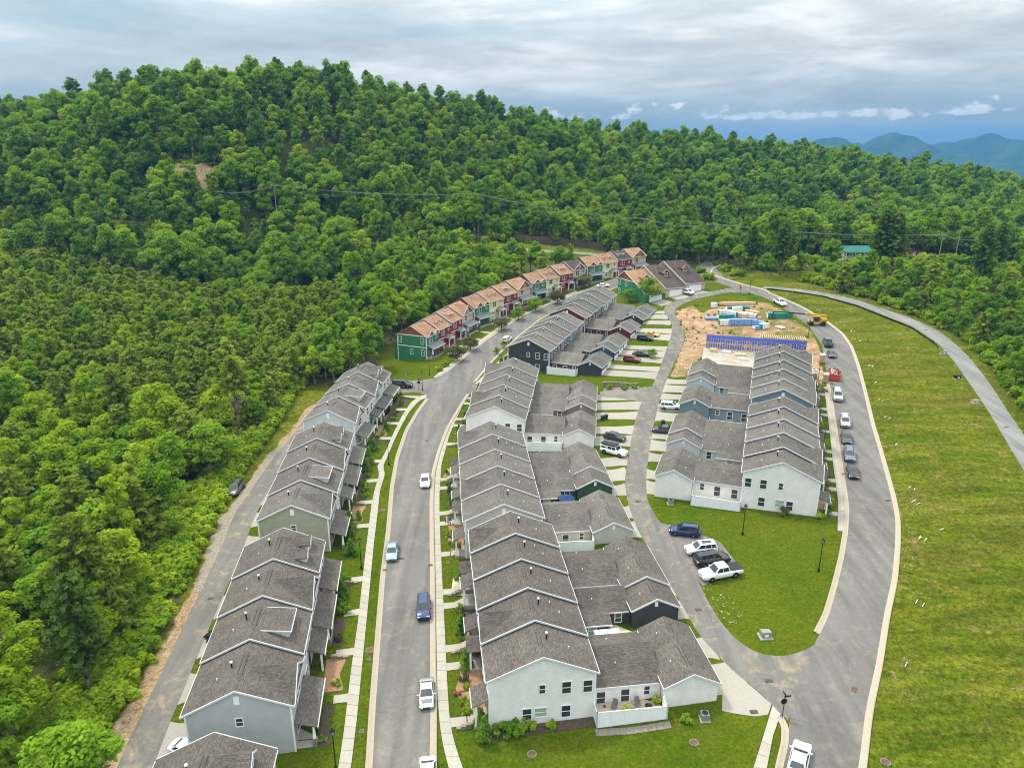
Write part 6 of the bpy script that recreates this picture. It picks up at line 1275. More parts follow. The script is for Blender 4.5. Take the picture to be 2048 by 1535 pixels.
def fire_bowl(label, p, z):
    t = thing('fire_bowl', label, 'fire bowl', (p[0], p[1], z)); MB().lathe((0, 0, 0.16), [(0.12, 0), (0.34, 0.12), (0.42, 0.24), (0.38, 0.24), (0.2, 0.1)], 14).build('bowl', M_BLACK, t)
    for k in range(3): MB().tube((0.28 * math.cos(k * 2.09), 0.28 * math.sin(k * 2.09), 0), (0.2 * math.cos(k * 2.09), 0.2 * math.sin(k * 2.09), 0.24), 0.02, 0.02, 6).build('leg', M_BLACK, t)
patio('M1', 0, True, 'white vinyl fence around the furnished patio of the nearest middle house', 'paved patio behind the nearest white fence'); patio('M2', 0, False, 'white vinyl fence before the greige end house', 'paved patio of the greige end house'); patio('M3', 0, False, 'white vinyl fence below the third middle block', 'paved patio of the third middle block')
patio('M4', 0, False, 'white vinyl fence beside the charcoal end house', 'paved patio of the charcoal end house'); patio('R1', 0, False, 'white vinyl fence below the nearest right row house', 'paved patio of the nearest right row house')
patio('R2', 0, False, 'white vinyl fence below the slate teal house', 'paved patio of the slate teal house')
def unit(row, idx): return [r for r in UNITS if r[0] == row and r[7] == idx][0]
def at_unit(row, idx, x, Y): _, q, u, fr, w, z0, g, i = unit(row, idx); p = V2(q) + V2(u) * x + V2(fr) * Y; return p, z0, math.atan2(u[1], u[0])
# courtyard floors and things
for row, idx in (('M1', 2), ('M1', 3), ('M2', 1), ('M2', 2), ('M3', 1), ('M3', 2), ('R1', 2), ('R2', 2), ('M4', 2), ('M5', 2)):
    p, z0, a = at_unit(row, idx, 0, 0); w = unit(row, idx)[4]; f = 1 if row[0] == 'M' else -1
    s = tag(MB(f).box(-1.6, 2.2, -13.7, -5.9, -0.8, T(*(V2(p) + V2(unit(row, idx)[3]) * -12)) - z0 + 0.12).build('courtyard_floor', M_PATIO, None, (p[0], p[1], z0), (0, 0, a)), f'paved courtyard of {uname(row, idx)}', 'patio', kind='structure')
p, z0, a = at_unit('M2', 2, -0.1, -11.6); z0 = T(*p) - 0.35
M_UMB = plain('umbrella_cloth', (0.008, 0.035, 0.10), 0.8)
t = thing('patio_umbrella', 'blue octagonal patio umbrella in the dark green courtyard', 'umbrella', (p[0], p[1], z0)); MB().tube((0, 0, 0), (0, 0, 2.5), 0.03, 0.025, 8).build('pole', M_WHITE, t)
for k in range(8):
    a0, a1 = k * math.pi / 4, (k + 1) * math.pi / 4; MB().add([(1.5 * math.cos(a0), 1.5 * math.sin(a0), 1.95), (1.5 * math.cos(a1), 1.5 * math.sin(a1), 1.95), (0, 0, 2.5), (1.5 * math.cos(a0), 1.5 * math.sin(a0), 1.90), (1.5 * math.cos(a1), 1.5 * math.sin(a1), 1.90), (0, 0, 2.45)], [(0, 1, 2), (5, 4, 3), (0, 3, 4, 1)]).build('canopy_panel', M_UMB, t)
p, z0, a = at_unit('M1', 2, -0.4, -10.9); z0 = T(*p) + 0.15; t = thing('sofa', 'pale outdoor sofa in the charcoal courtyard', 'sofa', (p[0], p[1], z0), a); MB().box(-0.35, 0.35, -0.85, 0.85, 0.1, 0.42).build('seat', M_CUSHION, t); MB().box(0.3, 0.5, -0.85, 0.85, 0.15, 0.85).build('backrest', M_CUSHION, t)
for s in (-1, 1): MB().box(-0.35, 0.4, s * 0.95 - 0.09, s * 0.95 + 0.09, 0.1, 0.6).build('armrest', M_CHAIRGREY, t)
p, z0, a = at_unit('M2', 1, -0.3, -11.0); z0 = T(*p) + 0.15; patio_chair('dark patio chair in the mist grey courtyard', p, z0, a + 1, M_CHAIRGREY); p, z0, a = at_unit('M2', 1, -0.3, -12.4); z0 = T(*p) + 0.15; patio_chair('second dark patio chair in the mist grey courtyard', p, z0, a + 2, M_CHAIRGREY)
p, z0, a = at_unit('M1', 1, 3.9, -9.9)
t = thing('pergola', 'white slatted pergola roof behind the nearest middle house', 'pergola', (p[0], p[1], z0), a)
for k in range(8): MB().box(-0.02 + k * 0.2, 0.06 + k * 0.2, -1.6, 1.6, 2.35, 2.5).build('slat', M_WHITE, t)
for x in (0.0, 1.5):
    for y in (-1.5, 1.5): MB().box(x - 0.06, x + 0.06, y - 0.06, y + 0.06, -0.5, 2.345).build('post', M_WHITE, t)
for k, (px, py) in enumerate([(924, 1161), (923, 1179)]):
    g_ = G(px, py); patio_chair(['white adirondack chair by the red flower pots', 'white adirondack chair nearer the camera on the front patio'][k], (g_.x, g_.y), g_.z + 0.08, R(200 - 30 * k), M_CHAIRWHITE)
g_ = G(922, 1172); ribbon('front_patio', [Vector((g_.x - 1.3, g_.y - 2.2, 0)), Vector((g_.x - 1.3, g_.y + 2.0, 0))], [Vector((g_.x + 1.4, g_.y - 2.2, 0)), Vector((g_.x + 1.4, g_.y + 2.0, 0))], 0.06, M_PATIO, 8, 3, 0, 'sandy front patio under the white chairs', 'patio')
M_FLOWER = plain('red_flowers', (0.26, 0.04, 0.06), 0.8, 0.5, 9)
for k, (px, py) in enumerate([(911, 1160), (931, 1160), (910, 1390), (919, 1389)]):
    g_ = G(px, py); t = thing('flower_pot', ['pot of red flowers left of the white chair', 'pot of red flowers right of the white chair', 'clay flower pot on the step of the nearest middle house', 'blue rimmed flower pot on the step of the nearest middle house'][k], 'pot plant', (g_.x, g_.y, g_.z), 0, 'pots and pot plants')
    MB().lathe((0, 0, 0), [(0.14, 0), (0.22, 0.3)], 12).build('pot', M_POT, t); MB().lathe((0, 0, 0.27), [(0.2, 0), (0.24, 0.08), (0.14, 0.2), (0.04, 0.23)], 9).build('flowers', M_FLOWER, t)
# shrubs along the nearest house and others standing free
for px, py, k, s, wh in [(969, 1480, 'cone', 1.5, 'at the corner of the nearest middle house'), (1008, 1467, 'round', 1.5, 'first under the windows of the nearest middle house'), (1030, 1462, 'round', 1.5, 'second under the windows of the nearest middle house'), (1054, 1455, 'round', 1.3, 'third under the windows of the nearest middle house'), (1104, 1455, 'light', .9, 'fourth under the windows of the nearest middle house'), (1370, 1441, 'round', .9, 'beside the air conditioner'),
                      (966, 1445, 'round', 1.3, 'behind the corner cone shrub'), (932, 1335, 'cone', 1.5, 'on the front lawn with the stone ring'), (924, 1265, 'cone', 1.5, 'on the front lawn with the rust mulch'), (940, 1310, 'purple', 1.5, 'by the porch above the stone ring'),
                      (1219, 778, 'round', 1.2, 'first in the gravel bed by the lane'), (1248, 778, 'round', 1.2, 'middle in the gravel bed by the lane'), (1270, 776, 'round', 1.2, 'last in the gravel bed by the lane'), (1567, 1030, 'purple', 1.1, 'under the windows of the nearest right row house'), (1641, 1035, 'light', 1.2, 'at the corner of the nearest right row house'),
                      (700, 1055, 'cone', 1.7, 'tall, before the sage end house'), (702, 1110, 'cone', 1.6, 'beside the porch steps of the sage end house'), (692, 1165, 'round', 1.2, 'in the bed below the sage end house'), (684, 1225, 'round', 1.3, 'beside the deep porch'), (738, 925, 'cone', 1.7, 'before the second left block, near the kink'), (744, 900, 'cone', 1.6, 'before the second left block, above the kink'), (880, 742, 'light', 1.5, 'at the corner of the lowest green townhouse'), (893, 733, 'round', 1.3, 'below the porch of the lowest green townhouse'),
                      (800, 790, 'light', 1.2, 'on the corner lawn by the side street'), (805, 775, 'purple', 1.3, 'on the corner lawn by the black SUV')]:
    g_ = G(px, py); shrub((g_.x, g_.y), k, s, wh)
g_ = [G(962, 1487), G(1000, 1476), G(1100, 1463), G(1190, 1453)]; ribbon('planting_bed', g_, [Vector((p.x + 0.2, p.y + 1.6, 0)) for p in g_], 0.045, M_MULCH, 20, 3, 1, 'mulched bed under the gable of the nearest middle house', 'bed')
g_ = [G(1192, 1472), G(1260, 1468), G(1343, 1455)]; ribbon('gravel_strip', g_, [Vector((p.x, p.y + 0.9, 0)) for p in g_], 0.046, M_GRAVEL if 'M_GRAVEL' in globals() else M_STONE, 14, 2, 1, 'river stone strip under the nearest white fence', 'gravel')
g_ = [G(1207, 792), G(1240, 790), G(1280, 786)]; ribbon('planting_bed', g_, [G(1207, 772), G(1240, 770), G(1278, 772)], 0.045, M_STONE, 14, 3, 1, 'gravel shrub bed beside the lane', 'bed')
pa, pb = G(1205, 775), G(1276, 771); block_wall((pa.x, pa.y), V2(((pb.x - pa.x), (pb.y - pa.y))) / math.hypot(pb.x - pa.x, pb.y - pa.y), math.hypot(pb.x - pa.x, pb.y - pa.y), 1.1, 'long brown block wall behind the three lane shrubs', 2)
# air conditioners, meters, bins
M_AC = plain('ac_casing', (0.20, 0.21, 0.21), 0.5); M_BIN = plain('bin_plastic', (0.025, 0.03, 0.035), 0.5)
def ac(c, label):
    g_ = G(*c); t = thing('air_conditioner', label, 'air conditioner', (g_.x, g_.y, g_.z), 0, 'outdoor air conditioners'); MB().box(-0.55, 0.55, -0.55, 0.55, -0.3, 0.08).build('pad', M_CONC, t); MB().box(-0.42, 0.42, -0.42, 0.42, 0.085, 0.85).build('casing', M_AC, t); MB().lathe((0, 0, 0.853), [(0.36, 0), (0.36, 0.04), (0.1, 0.07)], 14).build('fan_guard', M_BLACK, t)
ac((1409, 1437), 'air conditioner by the garage of the nearest middle house'); ac((1341, 1007), 'air conditioner by the garage of the nearest right row house'); ac((1245, 770), 'air conditioner by the charcoal garage'); ac((815, 748), 'air conditioner at the foot of the lowest green townhouse')
for c, l in [((1205, 840), 'dark wheeled bin by a garage of the third middle block'), ((1212, 838), 'second dark wheeled bin by a garage of the third middle block'), ((1326, 850), 'dark wheeled bin above the black sedan'), ((1338, 589), 'dark wheeled bin beside the white minivan')]:
    g_ = G(*c); t = thing('wheeled_bin', l, 'bin', (g_.x, g_.y, g_.z + 0.03), 0.3, 'wheeled bins'); MB().add([(-0.25, -0.28, 0.08), (0.25, -0.28, 0.08), (0.25, 0.28, 0.08), (-0.25, 0.28, 0.08), (-0.32, -0.36, 1.0), (0.32, -0.36, 1.0), (0.32, 0.36, 1.0), (-0.32, 0.36, 1.0)], [(3, 2, 1, 0), (4, 5, 6, 7), (0, 1, 5, 4), (1, 2, 6, 5), (2, 3, 7, 6), (3, 0, 4, 7)]).build('body', M_BIN, t)
    MB().box(-0.36, 0.34, -0.38, 0.38, 1.004, 1.07).build('lid', M_BIN, t)
    for s in (-1, 1): link('wheel', _simple.setdefault('binwheel', MB().lathe((0, 0, -0.03), [(0.13, 0), (0.13, 0.06)], 10).mesh('wheel', M_TYRE)), t, (-0.27, s * 0.3, 0.13), (math.pi / 2, 0, 0))
# flag on a porch
M_FLAGR = plain('flag_red', (0.35, 0.02, 0.03), 0.8); M_FLAGB = plain('flag_blue', (0.02, 0.03, 0.14), 0.8)
p, z0, a = at_unit('M2', 1, 1.0, 7.6); t = thing('flag', 'striped flag with blue corner on a porch pole, second middle block', 'flag', (p[0], p[1], z0 + 2.2), a + math.pi / 2); MB().tube((0, 0, 0), (1.3, 0, 0.9), 0.02, 0.02, 6).build('pole', M_WHITE, t)
for k in range(7):
    MB().box(1.25 - (k + 1) * 0.13, 1.25 - k * 0.13 - 0.001, -0.012, 0.012, (0.88 - k * 0.09) - (1.25 if k < 4 else 1.25), (0.82 - k * 0.09) - (0.55 if k > 3 else 0)).build('stripe', M_FLAGR if k % 2 == 0 else M_WHITE, t)
MB().box(1.25 - 0.91, 1.25 - 0.53, -0.014, 0.014, -0.05, 0.50).build('canton', M_FLAGB, t)
# young street trees on the upper street, round crowns
for s_, (r_, h_) in enumerate(((2.9, 4.9), (3.1, 5.4))): PROTO.setdefault('street', []).append((*broadleaf(300 + s_, h_, r_, 30, 100, 0.15, L_PURPLE if s_ == 0 else L_MID, 0.16), h_))
for k, (c, pi, sc, l) in enumerate([((914, 722), 0, 1.0, 'reddish round street tree below the lowest green townhouse'), ((941, 700), 0, 1.0, 'reddish round street tree second from the side street'), ((1003, 660), 0, .95, 'reddish round street tree third from the side street'), ((1037, 640), 1, .95, 'green round street tree fourth from the side street'), ((1071, 622), 1, 1.05, 'green round street tree fifth from the side street'), ((1115, 607), 0, 1.15, 'reddish round street tree sixth from the side street'), ((1168, 575), 0, 1.25, 'reddish round street tree below the third colourful block'), ((1300, 603), 1, 1.75, 'large round green tree before the green garage townhouse'), ((1258, 604), 1, 1.0, 'small green tree left of the large round one'), ((993, 708), 1, .42, 'sapling on the strip by the charcoal house'), ((1008, 696), 1, .5, 'second sapling by the charcoal house'), ((1305, 716), 1, .55, 'small tree between driveways of the far middle block')]):
    g_ = G(*c); o = link('street_tree', None, None, (g_.x, g_.y, g_.z), (0, 0, k * 1.7), (sc, sc, sc)); tag(o, l, 'tree', 'young street trees'); tree_parts(o, 'street', pi)
# ---------------------------------------------------------------- building site
M_BLUE = plain('blue_sheathing', (0.09, 0.15, 0.58), 0.6, 0.15, 1.0); M_PINE2 = plain('raw_lumber', (0.62, 0.44, 0.27), 0.85, 0.2, 4); M_WRAPW = plain('white_wrap', (0.72, 0.74, 0.75), 0.5, 0.1); M_TEAL = plain('teal_wrap', (0.02, 0.20, 0.17), 0.5, 0.15); M_WRAPB = plain('blue_wrap', (0.20, 0.33, 0.62), 0.5, 0.15)
M_ORANGE = plain('dumpster_red', (0.50, 0.07, 0.03), 0.6, 0.2); M_TANP = plain('tan_plastic', (0.42, 0.29, 0.17), 0.6); M_YEL = plain('machine_yellow', (0.55, 0.32, 0.03), 0.45, 0.2); M_JUNK = plain('scrap', (0.35, 0.30, 0.25), 0.8, 0.5, 6)
M_CLOD = plain('clod', (0.25, 0.13, 0.07), 0.95, 0.5, 3)
Aw, Bw = G(1411, 703), G(1611, 706); ex = Vector((Bw.x - Aw.x, Bw.y - Aw.y)); Lw = ex.length; ex = ex / Lw; angw = math.atan2(ex.y, ex.x); zw = 0.5 * (Aw.z + Bw.z) + 0.3
fw = thing('house_frame', 'blue sheathed timber frame of unfinished townhouses', 'house frame', (Aw.x, Aw.y, zw), angw)
MB().box(-0.6, Lw + 0.6, -19, 0.8, -2.5, -0.02).build('foundation_slab', M_CONC, fw)
n = int(Lw / 0.61)
for k in range(n + 1): MB().box(k * Lw / n - 0.05, k * Lw / n + 0.05, -0.12, 0.0, 0.0, 2.75).build('stud', M_PINE2, fw)
for k in range(int(Lw / 1.25)):
    w_ = Lw / int(Lw / 1.25); MB().box(k * w_ + 0.01, (k + 1) * w_ - 0.01, 0.004, 0.03, 0.05, 2.7).build('sheathing_panel', M_BLUE, fw); MB().box(k * w_ + 0.01, (k + 1) * w_ - 0.01, -0.165, -0.13, 2.76, 3.75).build('sheathing_panel', M_BLUE, fw)
for z in (0.0, 1.35, 2.70): MB().box(0, Lw, -0.128, -0.121, z - 0.05, z + 0.06).build('plate', M_PINE2, fw)
for x in (6.0, 9.2, 10.2, 13.0, 18.3, 21.2): MB().box(x, x + 0.12, -0.22, -0.13, 0, 2.6).build('post', M_PINE2, fw)
for x0, x1 in ((2.5, 5.2), (11, 13.5), (15.5, 18), (22, 25)): MB().tube((x0, -0.6, 0.1), (x1, -0.15, 2.5), 0.05, 0.05, 4).build('brace', M_PINE2, fw)
for x0 in (7.0, 10.5, 18.6, 20.4): m_ = MB(); m_.box(x0, x0 + 1.3, -0.18, -0.135, 1.0, 1.12); m_.box(x0, x0 + 1.3, -0.18, -0.135, 2.15, 2.3); m_.build('window_header', M_PINE2, fw)
for k in range(22): MB().box(Lw * 0.54 + k * 0.53, Lw * 0.54 + k * 0.53 + 0.12, -0.1, 3.4, 3.76, 4.1).build('floor_joist', M_PINE2, fw)
for k in range(9): MB().box(Lw * 0.48 + k * 1.5 + 0.01, Lw * 0.48 + (k + 1) * 1.5 - 0.01, -5.9, -5.86, 0.05, 1.35).build('sheathing_panel', M_BLUE, fw)
for k in range(16): MB().box(Lw * 0.36 + k * 0.62, Lw * 0.36 + k * 0.62 + 0.06, -6.0, -5.9, 0.0, 2.5).build('stud', M_PINE2, fw)
MB().box(Lw * 0.36, Lw, -6.0, -5.91, 2.505, 2.6).build('plate', M_PINE2, fw)
srng = np.random.default_rng(4)
for k in range(30): MB().box(0.4 + k * 0.62, 0.49 + k * 0.62, -3.0, -2.9, 0.0, 2.4 - 0.9 * (k % 7 == 3)).build('stud', M_PINE2, fw)
for z in (0.0, 2.41): MB().box(0.3, 19.2, -3.0, -2.9, z - 0.08, z - 0.002).build('plate', M_PINE2, fw)
for k in range(26):
    x, y, a_ = srng.uniform(0.5, Lw * 0.62), srng.uniform(-15, -3.2), srng.normal() * 0.5; L_ = srng.uniform(1.5, 4.5); c_, s_ = math.cos(a_) * L_ / 2, math.sin(a_) * L_ / 2
    MB().tube((x - c_, y - s_, 0.06 + 0.05 * (k % 4)), (x + c_, y + s_, 0.08 + 0.05 * (k % 5)), 0.05, 0.05, 4).build('loose_board', M_PINE2, fw)
for x, y, sx, sy, h, m_, l in [(2.0, -3.6, 1.8, 1.2, 0.9, M_PINE2, 'plywood stack on the slab beside the frame'), (5.4, -3.4, 2.2, 1.2, 0.5, M_WRAPW, 'white wrapped pack on the slab'), (8.8, -5.2, 2.6, 1.6, 0.45, M_PINE2, 'scrap lumber heap on the slab'), (9.5, -9.0, 2.4, 1.4, 0.4, M_WRAPW, 'white sheet pile at the slab edge')]:
    p = Vector((Aw.x, Aw.y)) + ex * x + Vector((-ex.y, ex.x)) * y; t = thing('material_stack', l, 'stack', (p.x, p.y, zw), angw, 'building materials on the site')
    for j in range(4): MB().box(-sx / 2 + 0.05 * (j % 2), sx / 2 - 0.06 * ((j + 1) % 2), -sy / 2, sy / 2, h * j / 4 + 0.004, h * (j + 1) / 4).build('layer', m_, t)
def bundle(c, L_, W_, h, rz, mat, label, ends=None):
    g_ = G(*c); t = thing('lumber_bundle', label, 'lumber', (g_.x, g_.y, g_.z), rz, 'building materials on the site')
    for x in (-L_ * 0.35, 0, L_ * 0.35): MB().box(x - 0.05, x + 0.05, -W_ / 2, W_ / 2, -0.2, 0.1).build('skid', M_PINE2, t)
    MB().box(-L_ / 2, L_ / 2, -W_ / 2, W_ / 2, 0.105, h).build('wrapped_pack', mat, t)
    for s in (-1, 1): MB().box(s * (L_ / 2 + 0.012) - 0.01, s * (L_ / 2 + 0.012) + 0.01, -W_ / 2 + 0.05, W_ / 2 - 0.05, 0.15, h - 0.05).build('pack_end', ends or M_PINE2, t)
    for x in (-L_ * 0.25, L_ * 0.25): MB().box(x - 0.03, x + 0.03, -W_ / 2 - 0.008, W_ / 2 + 0.008, 0.1, h + 0.008).build('strap', M_BLACK, t)
for c, L_, W_, h, rz, m_, l, e in [((690, 372), 4.2, 1.3, 1.6, .15, M_TEAL, 'teal ended pack at the top of the lumber piles', M_WRAPW), ((800, 368), 3.8, 1.3, 1.6, -.5, M_TEAL, 'teal pack right of the topmost one', M_TEAL), ((610, 395), 4.0, 1.3, 1.2, .1, M_WRAPW, 'white topped pack at the left of the piles', M_TEAL), ((735, 385), 3.0, 1.2, 1.9, .2, M_WRAPW, 'tall white pack in the middle of the piles', M_WRAPW), ((690, 425), 3.0, 1.2, 1.7, -.9, M_WRAPW, 'white pack angled in the second pile row', M_TEAL), ((765, 430), 4.2, 1.4, 1.4, -.9, M_PINE2, 'open raw lumber stack in the second pile row', M_PINE2), ((835, 425), 4.0, 1.3, 1.3, -.8, M_WRAPW, 'white pack beside the raw lumber', M_PINE2), ((590, 455), 3.2, 1.3, 1.5, .1, M_TEAL, 'teal pack at the left of the second row', M_WRAPW), ((655, 448), 3.0, 1.2, 1.4, .1, M_TEAL, 'second teal pack of the second row', M_TEAL), ((890, 395), 4.4, 1.2, 1.0, -.9, M_PINE2, 'loose raw lumber right of the piles', M_PINE2), ((885, 435), 3.0, 1.2, 1.2, -.7, M_WRAPW, 'white pack at the right end of the second row', M_TEAL),
                               ((610, 510), 3.4, 1.5, 1.6, .05, M_WRAPW, 'white pack with teal end left of the blue row', M_TEAL), ((690, 508), 2.4, 1.5, 1.8, .05, M_WRAPB, 'first blue pack in the long blue row', M_WRAPB), ((745, 508), 2.4, 1.5, 1.8, .05, M_WRAPB, 'second blue pack in the long blue row', M_WRAPB), ((795, 508), 2.4, 1.5, 1.8, .05, M_WRAPB, 'third blue pack in the long blue row', M_WRAPB), ((850, 508), 2.4, 1.5, 1.8, .05, M_WRAPB, 'fourth blue pack in the long blue row', M_WRAPB), ((905, 505), 2.2, 1.5, 1.5, .3, M_WRAPB, 'fifth blue pack in the long blue row', M_WRAPB), ((965, 505), 2.6, 1.6, 1.0, -.2, M_WRAPB, 'slumped blue pack at the end of the blue row', M_WRAPB), ((490, 452), 4.6, 1.8, 0.7, 0, M_WRAPB, 'low blue tarp heap left of the piles', M_WRAPB), ((945, 552), 2.4, 1.4, 1.0, .2, M_WRAPB, 'small blue pack behind the frame', M_WRAPW), ((1010, 545), 3.0, 1.6, 1.5, .6, M_WRAPW, 'white pack leaning behind the frame', M_TEAL), ((1180, 540), 1.6, 2.6, 0.4, .4, M_WRAPW, 'white sheet lying right of the frame', M_WRAPW), ((1170, 440), 7.5, 1.4, 1.6, 0, M_TEAL, 'long teal pack behind the telehandler boom', M_WRAPW), ((500, 330), 1.6, 1.4, 1.5, 0.3, M_WRAPW, 'wrapped pallet alone on the grass', M_WRAPW)]:
    bundle(zC(*c), L_, W_, h, rz, m_, l, e)
g_ = G(*zC(740, 300)); t = thing('truss_pile', 'long pile of raw roof trusses on the earth bank', 'lumber', (g_.x, g_.y, g_.z), 0.05, 'building materials on the site')
for k in range(22): MB().box(-5.6 + srng.uniform(-1, 1.2), 4.4 + srng.uniform(-1, 1.5), -1.4 + (k % 8) * 0.35, -1.25 + (k % 8) * 0.35, 0.05 + 0.3 * (k // 8), 0.3 + 0.3 * (k // 8)).build('truss', M_PINE2, t)
m_ = MB()
for k in range(420):
    x, y = srng.uniform(1352, 1640), srng.uniform(612, 755); g_ = G(x, y)
    if not pip(DIRT, np.array([g_.x]), np.array([g_.y]))[0]: continue
    s_ = srng.uniform(0.08, 0.38); m_.lathe((g_.x, g_.y, g_.z - 0.05), [(s_, 0), (s_ * 0.8, s_ * 0.5), (s_ * 0.2, s_ * 0.8)], 6)
tag(m_.build('soil_clods', M_CLOD), 'clods and rubble strewn over the bare orange soil', 'rubble', kind='stuff')
wood('site_weeds', [(*g2, 'bush', int(srng.integers(3)), srng.uniform(0.12, 0.32), srng.random() * 6) for g2 in [tuple(G(srng.uniform(1352, 1640), srng.uniform(600, 690))) for _ in range(110)] if pip(DIRT, np.array([g2[0]]), np.array([g2[1]]))[0]], 'weeds growing among the building materials', 'weeds')
# telehandler
g_ = G(*zC(1545, 512)); t = thing('telehandler', 'yellow telehandler with its long boom reaching over the site', 'telehandler', (g_.x, g_.y, g_.z + 0.05), math.pi - 0.08)
MB().box(-2.6, 2.4, -0.95, 0.95, 0.75, 1.35).build('chassis', M_YEL, t); MB().box(-2.7, -1.0, -1.1, 1.1, 1.36, 2.1).build('engine_cover', M_YEL, t); MB().box(-0.5, 1.1, 0.2, 1.1, 1.36, 2.7).build('cab', M_CARGLASS, t); MB().box(-0.6, 1.2, 0.12, 1.18, 2.705, 2.8).build('cab_roof', M_YEL, t)
bm_ = MB(); bm_.add([(-2.7, -0.5, 2.3), (3.6, -0.5, 2.9), (3.6, 0.05, 2.9), (-2.7, 0.05, 2.3), (-2.7, -0.5, 2.95), (3.6, -0.5, 3.5), (3.6, 0.05, 3.5), (-2.7, 0.05, 2.95)], [(3, 2, 1, 0), (4, 5, 6, 7), (0, 1, 5, 4), (1, 2, 6, 5), (2, 3, 7, 6), (3, 0, 4, 7)]); bm_.build('outer_boom', M_YEL, t)
for k, (a_, b_, m_) in enumerate((((3.4, 3.18), (8.4, 3.55), M_BLACK), ((8.3, 3.55), (12.6, 3.75), M_BLACK))): MB().tube((a_[0], -0.22, a_[1]), (b_[0], -0.22, b_[1]), 0.24 - 0.05 * k, 0.24 - 0.05 * k, 4).build('inner_boom', m_, t)
MB().tube((12.5, -0.22, 3.7), (12.9, -0.22, 2.4), 0.15, 0.12, 6).build('boom_head', M_BLACK, t)
for s in (-1, 1): MB().box(12.8, 14.0, -0.22 + s * 0.45 - 0.06, -0.22 + s * 0.45 + 0.06, 1.6, 1.68).build('fork', M_BLACK, t)
MB().box(12.75, 12.85, -0.95, 0.5, 1.6, 2.5).build('carriage', M_BLACK, t)
for x in (-1.75, 1.75):
    for s in (-1, 1):
        w_ = link('wheel', _simple.setdefault('bigwheel', MB().lathe((0, 0, -0.22), [(0.4, 0), (0.62, 0.0), (0.66, 0.06), (0.66, 0.38), (0.62, 0.44), (0.4, 0.44)], 18).mesh('wheel', M_TYRE, True)), t, (x, s * 1.0, 0.66), (math.pi / 2, 0, 0)); link('rim', _simple.setdefault('bigrim', MB().lathe((0, 0, -0.2), [(0.1, 0), (0.4, 0.02), (0.4, 0.38), (0.1, 0.4)], 14).mesh('rim', M_YEL)), w_)
# portable toilets, dumpster
for c, l in (((1643, 725), 'tan portable toilet beside the parked black car'), ((1650, 765), 'tan portable toilet beside the red dumpster')):
    g_ = G(*c); t = thing('portable_toilet', l, 'toilet', (g_.x, g_.y, g_.z), -0.25, 'portable toilets'); MB().box(-0.58, 0.58, -0.58, 0.58, -0.1, 0.12).build('base', M_BLACK, t); MB().box(-0.55, 0.55, -0.55, 0.55, 0.125, 2.05).build('body', M_TANP, t); MB().box(-0.4, 0.4, -0.58, -0.553, 0.15, 1.95).build('door', M_TANP, t)
    MB().prism([(-0.57, 2.053), (0.57, 2.053), (0.57, 2.15), (0.35, 2.36), (-0.35, 2.36), (-0.57, 2.15)], -0.57, 0.57).build('roof', M_WRAPW, t); MB().tube((0.4, 0.4, 2.1), (0.4, 0.4, 2.6), 0.05, 0.05, 6).build('vent_pipe', M_WHITE, t)
g_ = G(1667, 755); t = thing('dumpster', 'red open dumpster heaped with scrap on the right road', 'dumpster', (g_.x, g_.y, g_.z + 0.05), R(-22) + math.pi / 2)
for x0, x1, y0, y1 in ((-2.6, 2.6, -1.15, -1.07), (-2.6, 2.6, 1.07, 1.15), (-2.6, -2.52, -1.06, 1.06), (2.52, 2.6, -1.06, 1.06)): MB().box(x0, x1, y0, y1, 0.1, 1.5).build('side_panel', M_ORANGE, t)
MB().box(-2.5, 2.5, -1.06, 1.06, 0.1, 0.2).build('floor', M_ORANGE, t)
for k in range(7):
    for s in (-1, 1): MB().box(-2.3 + k * 0.75, -2.2 + k * 0.75, s * 1.2 - 0.05, s * 1.2 + 0.05, 0.1, 1.45).build('rib', M_ORANGE, t)
dj = thing('scrap_heap', 'jumble of white and brown scrap filling the red dumpster', 'scrap', (g_.x, g_.y, g_.z + 0.05), R(-22) + math.pi / 2)
for k in range(34): x, y, z = srng.uniform(-2.2, 2.2), srng.uniform(-0.8, 0.8), srng.uniform(1.0, 1.7); d = srng.normal(size=3) * 0.5; MB().tube((x, y, z), (x + d[0], y + d[1], z + abs(d[2]) * 0.6), srng.uniform(0.08, 0.28), 0.1, 4).build('scrap_piece', (M_WRAPW, M_PINE2, M_JUNK, M_BLACK)[k % 4], dj)
for k in range(14):
    g_ = G(1630 + srng.uniform(-12, 14), 735 + srng.uniform(-38, 45)); t = tag(MB().tube((-srng.uniform(.6, 1.6), 0, 0.08), (srng.uniform(.6, 1.6), 0.1, 0.2), 0.07, 0.07, 4).build('scrap_board', (M_PINE2, M_WRAPW, M_JUNK)[k % 3], None, (g_.x, g_.y, g_.z), (0, 0, srng.random() * 3)), 'scrap board lying in the mud beside the last right row houses', 'board', 'scrap boards in the mud')
# ---------------------------------------------------------------- field, utilities
def draped(name, line, h, label, cat, mat, lean=0.0):
    Q = smooth(line, 90, 1); z = Tn(Q[:, 0], Q[:, 1]); t = thing(name, label, cat)
    V = [(*q, zz - 0.1) for q, zz in zip(Q, z)] + [(q[0] + lean, q[1], zz + h) for q, zz in zip(Q, z)]
    MB().add(V, [(i, i + 1, 91 + i, 90 + i) for i in range(89)]).build('fabric', mat, t)
    for i in range(0, 90, 5): MB().tube((Q[i][0], Q[i][1], z[i] - 0.2), (Q[i][0] + lean, Q[i][1], z[i] + h + 0.15), 0.03, 0.03, 5).build('stake', M_PINE2, t)
draped('silt_fence', GL([(1534, 578.5), (1600, 586.5), (1650, 594.5), (1714, 613), (1776, 638), (1824, 657), (1872, 690), (1876, 697)]), 0.5, 'black silt fence along the edge of the gravel lane', 'fence', M_BLACK, -0.1)
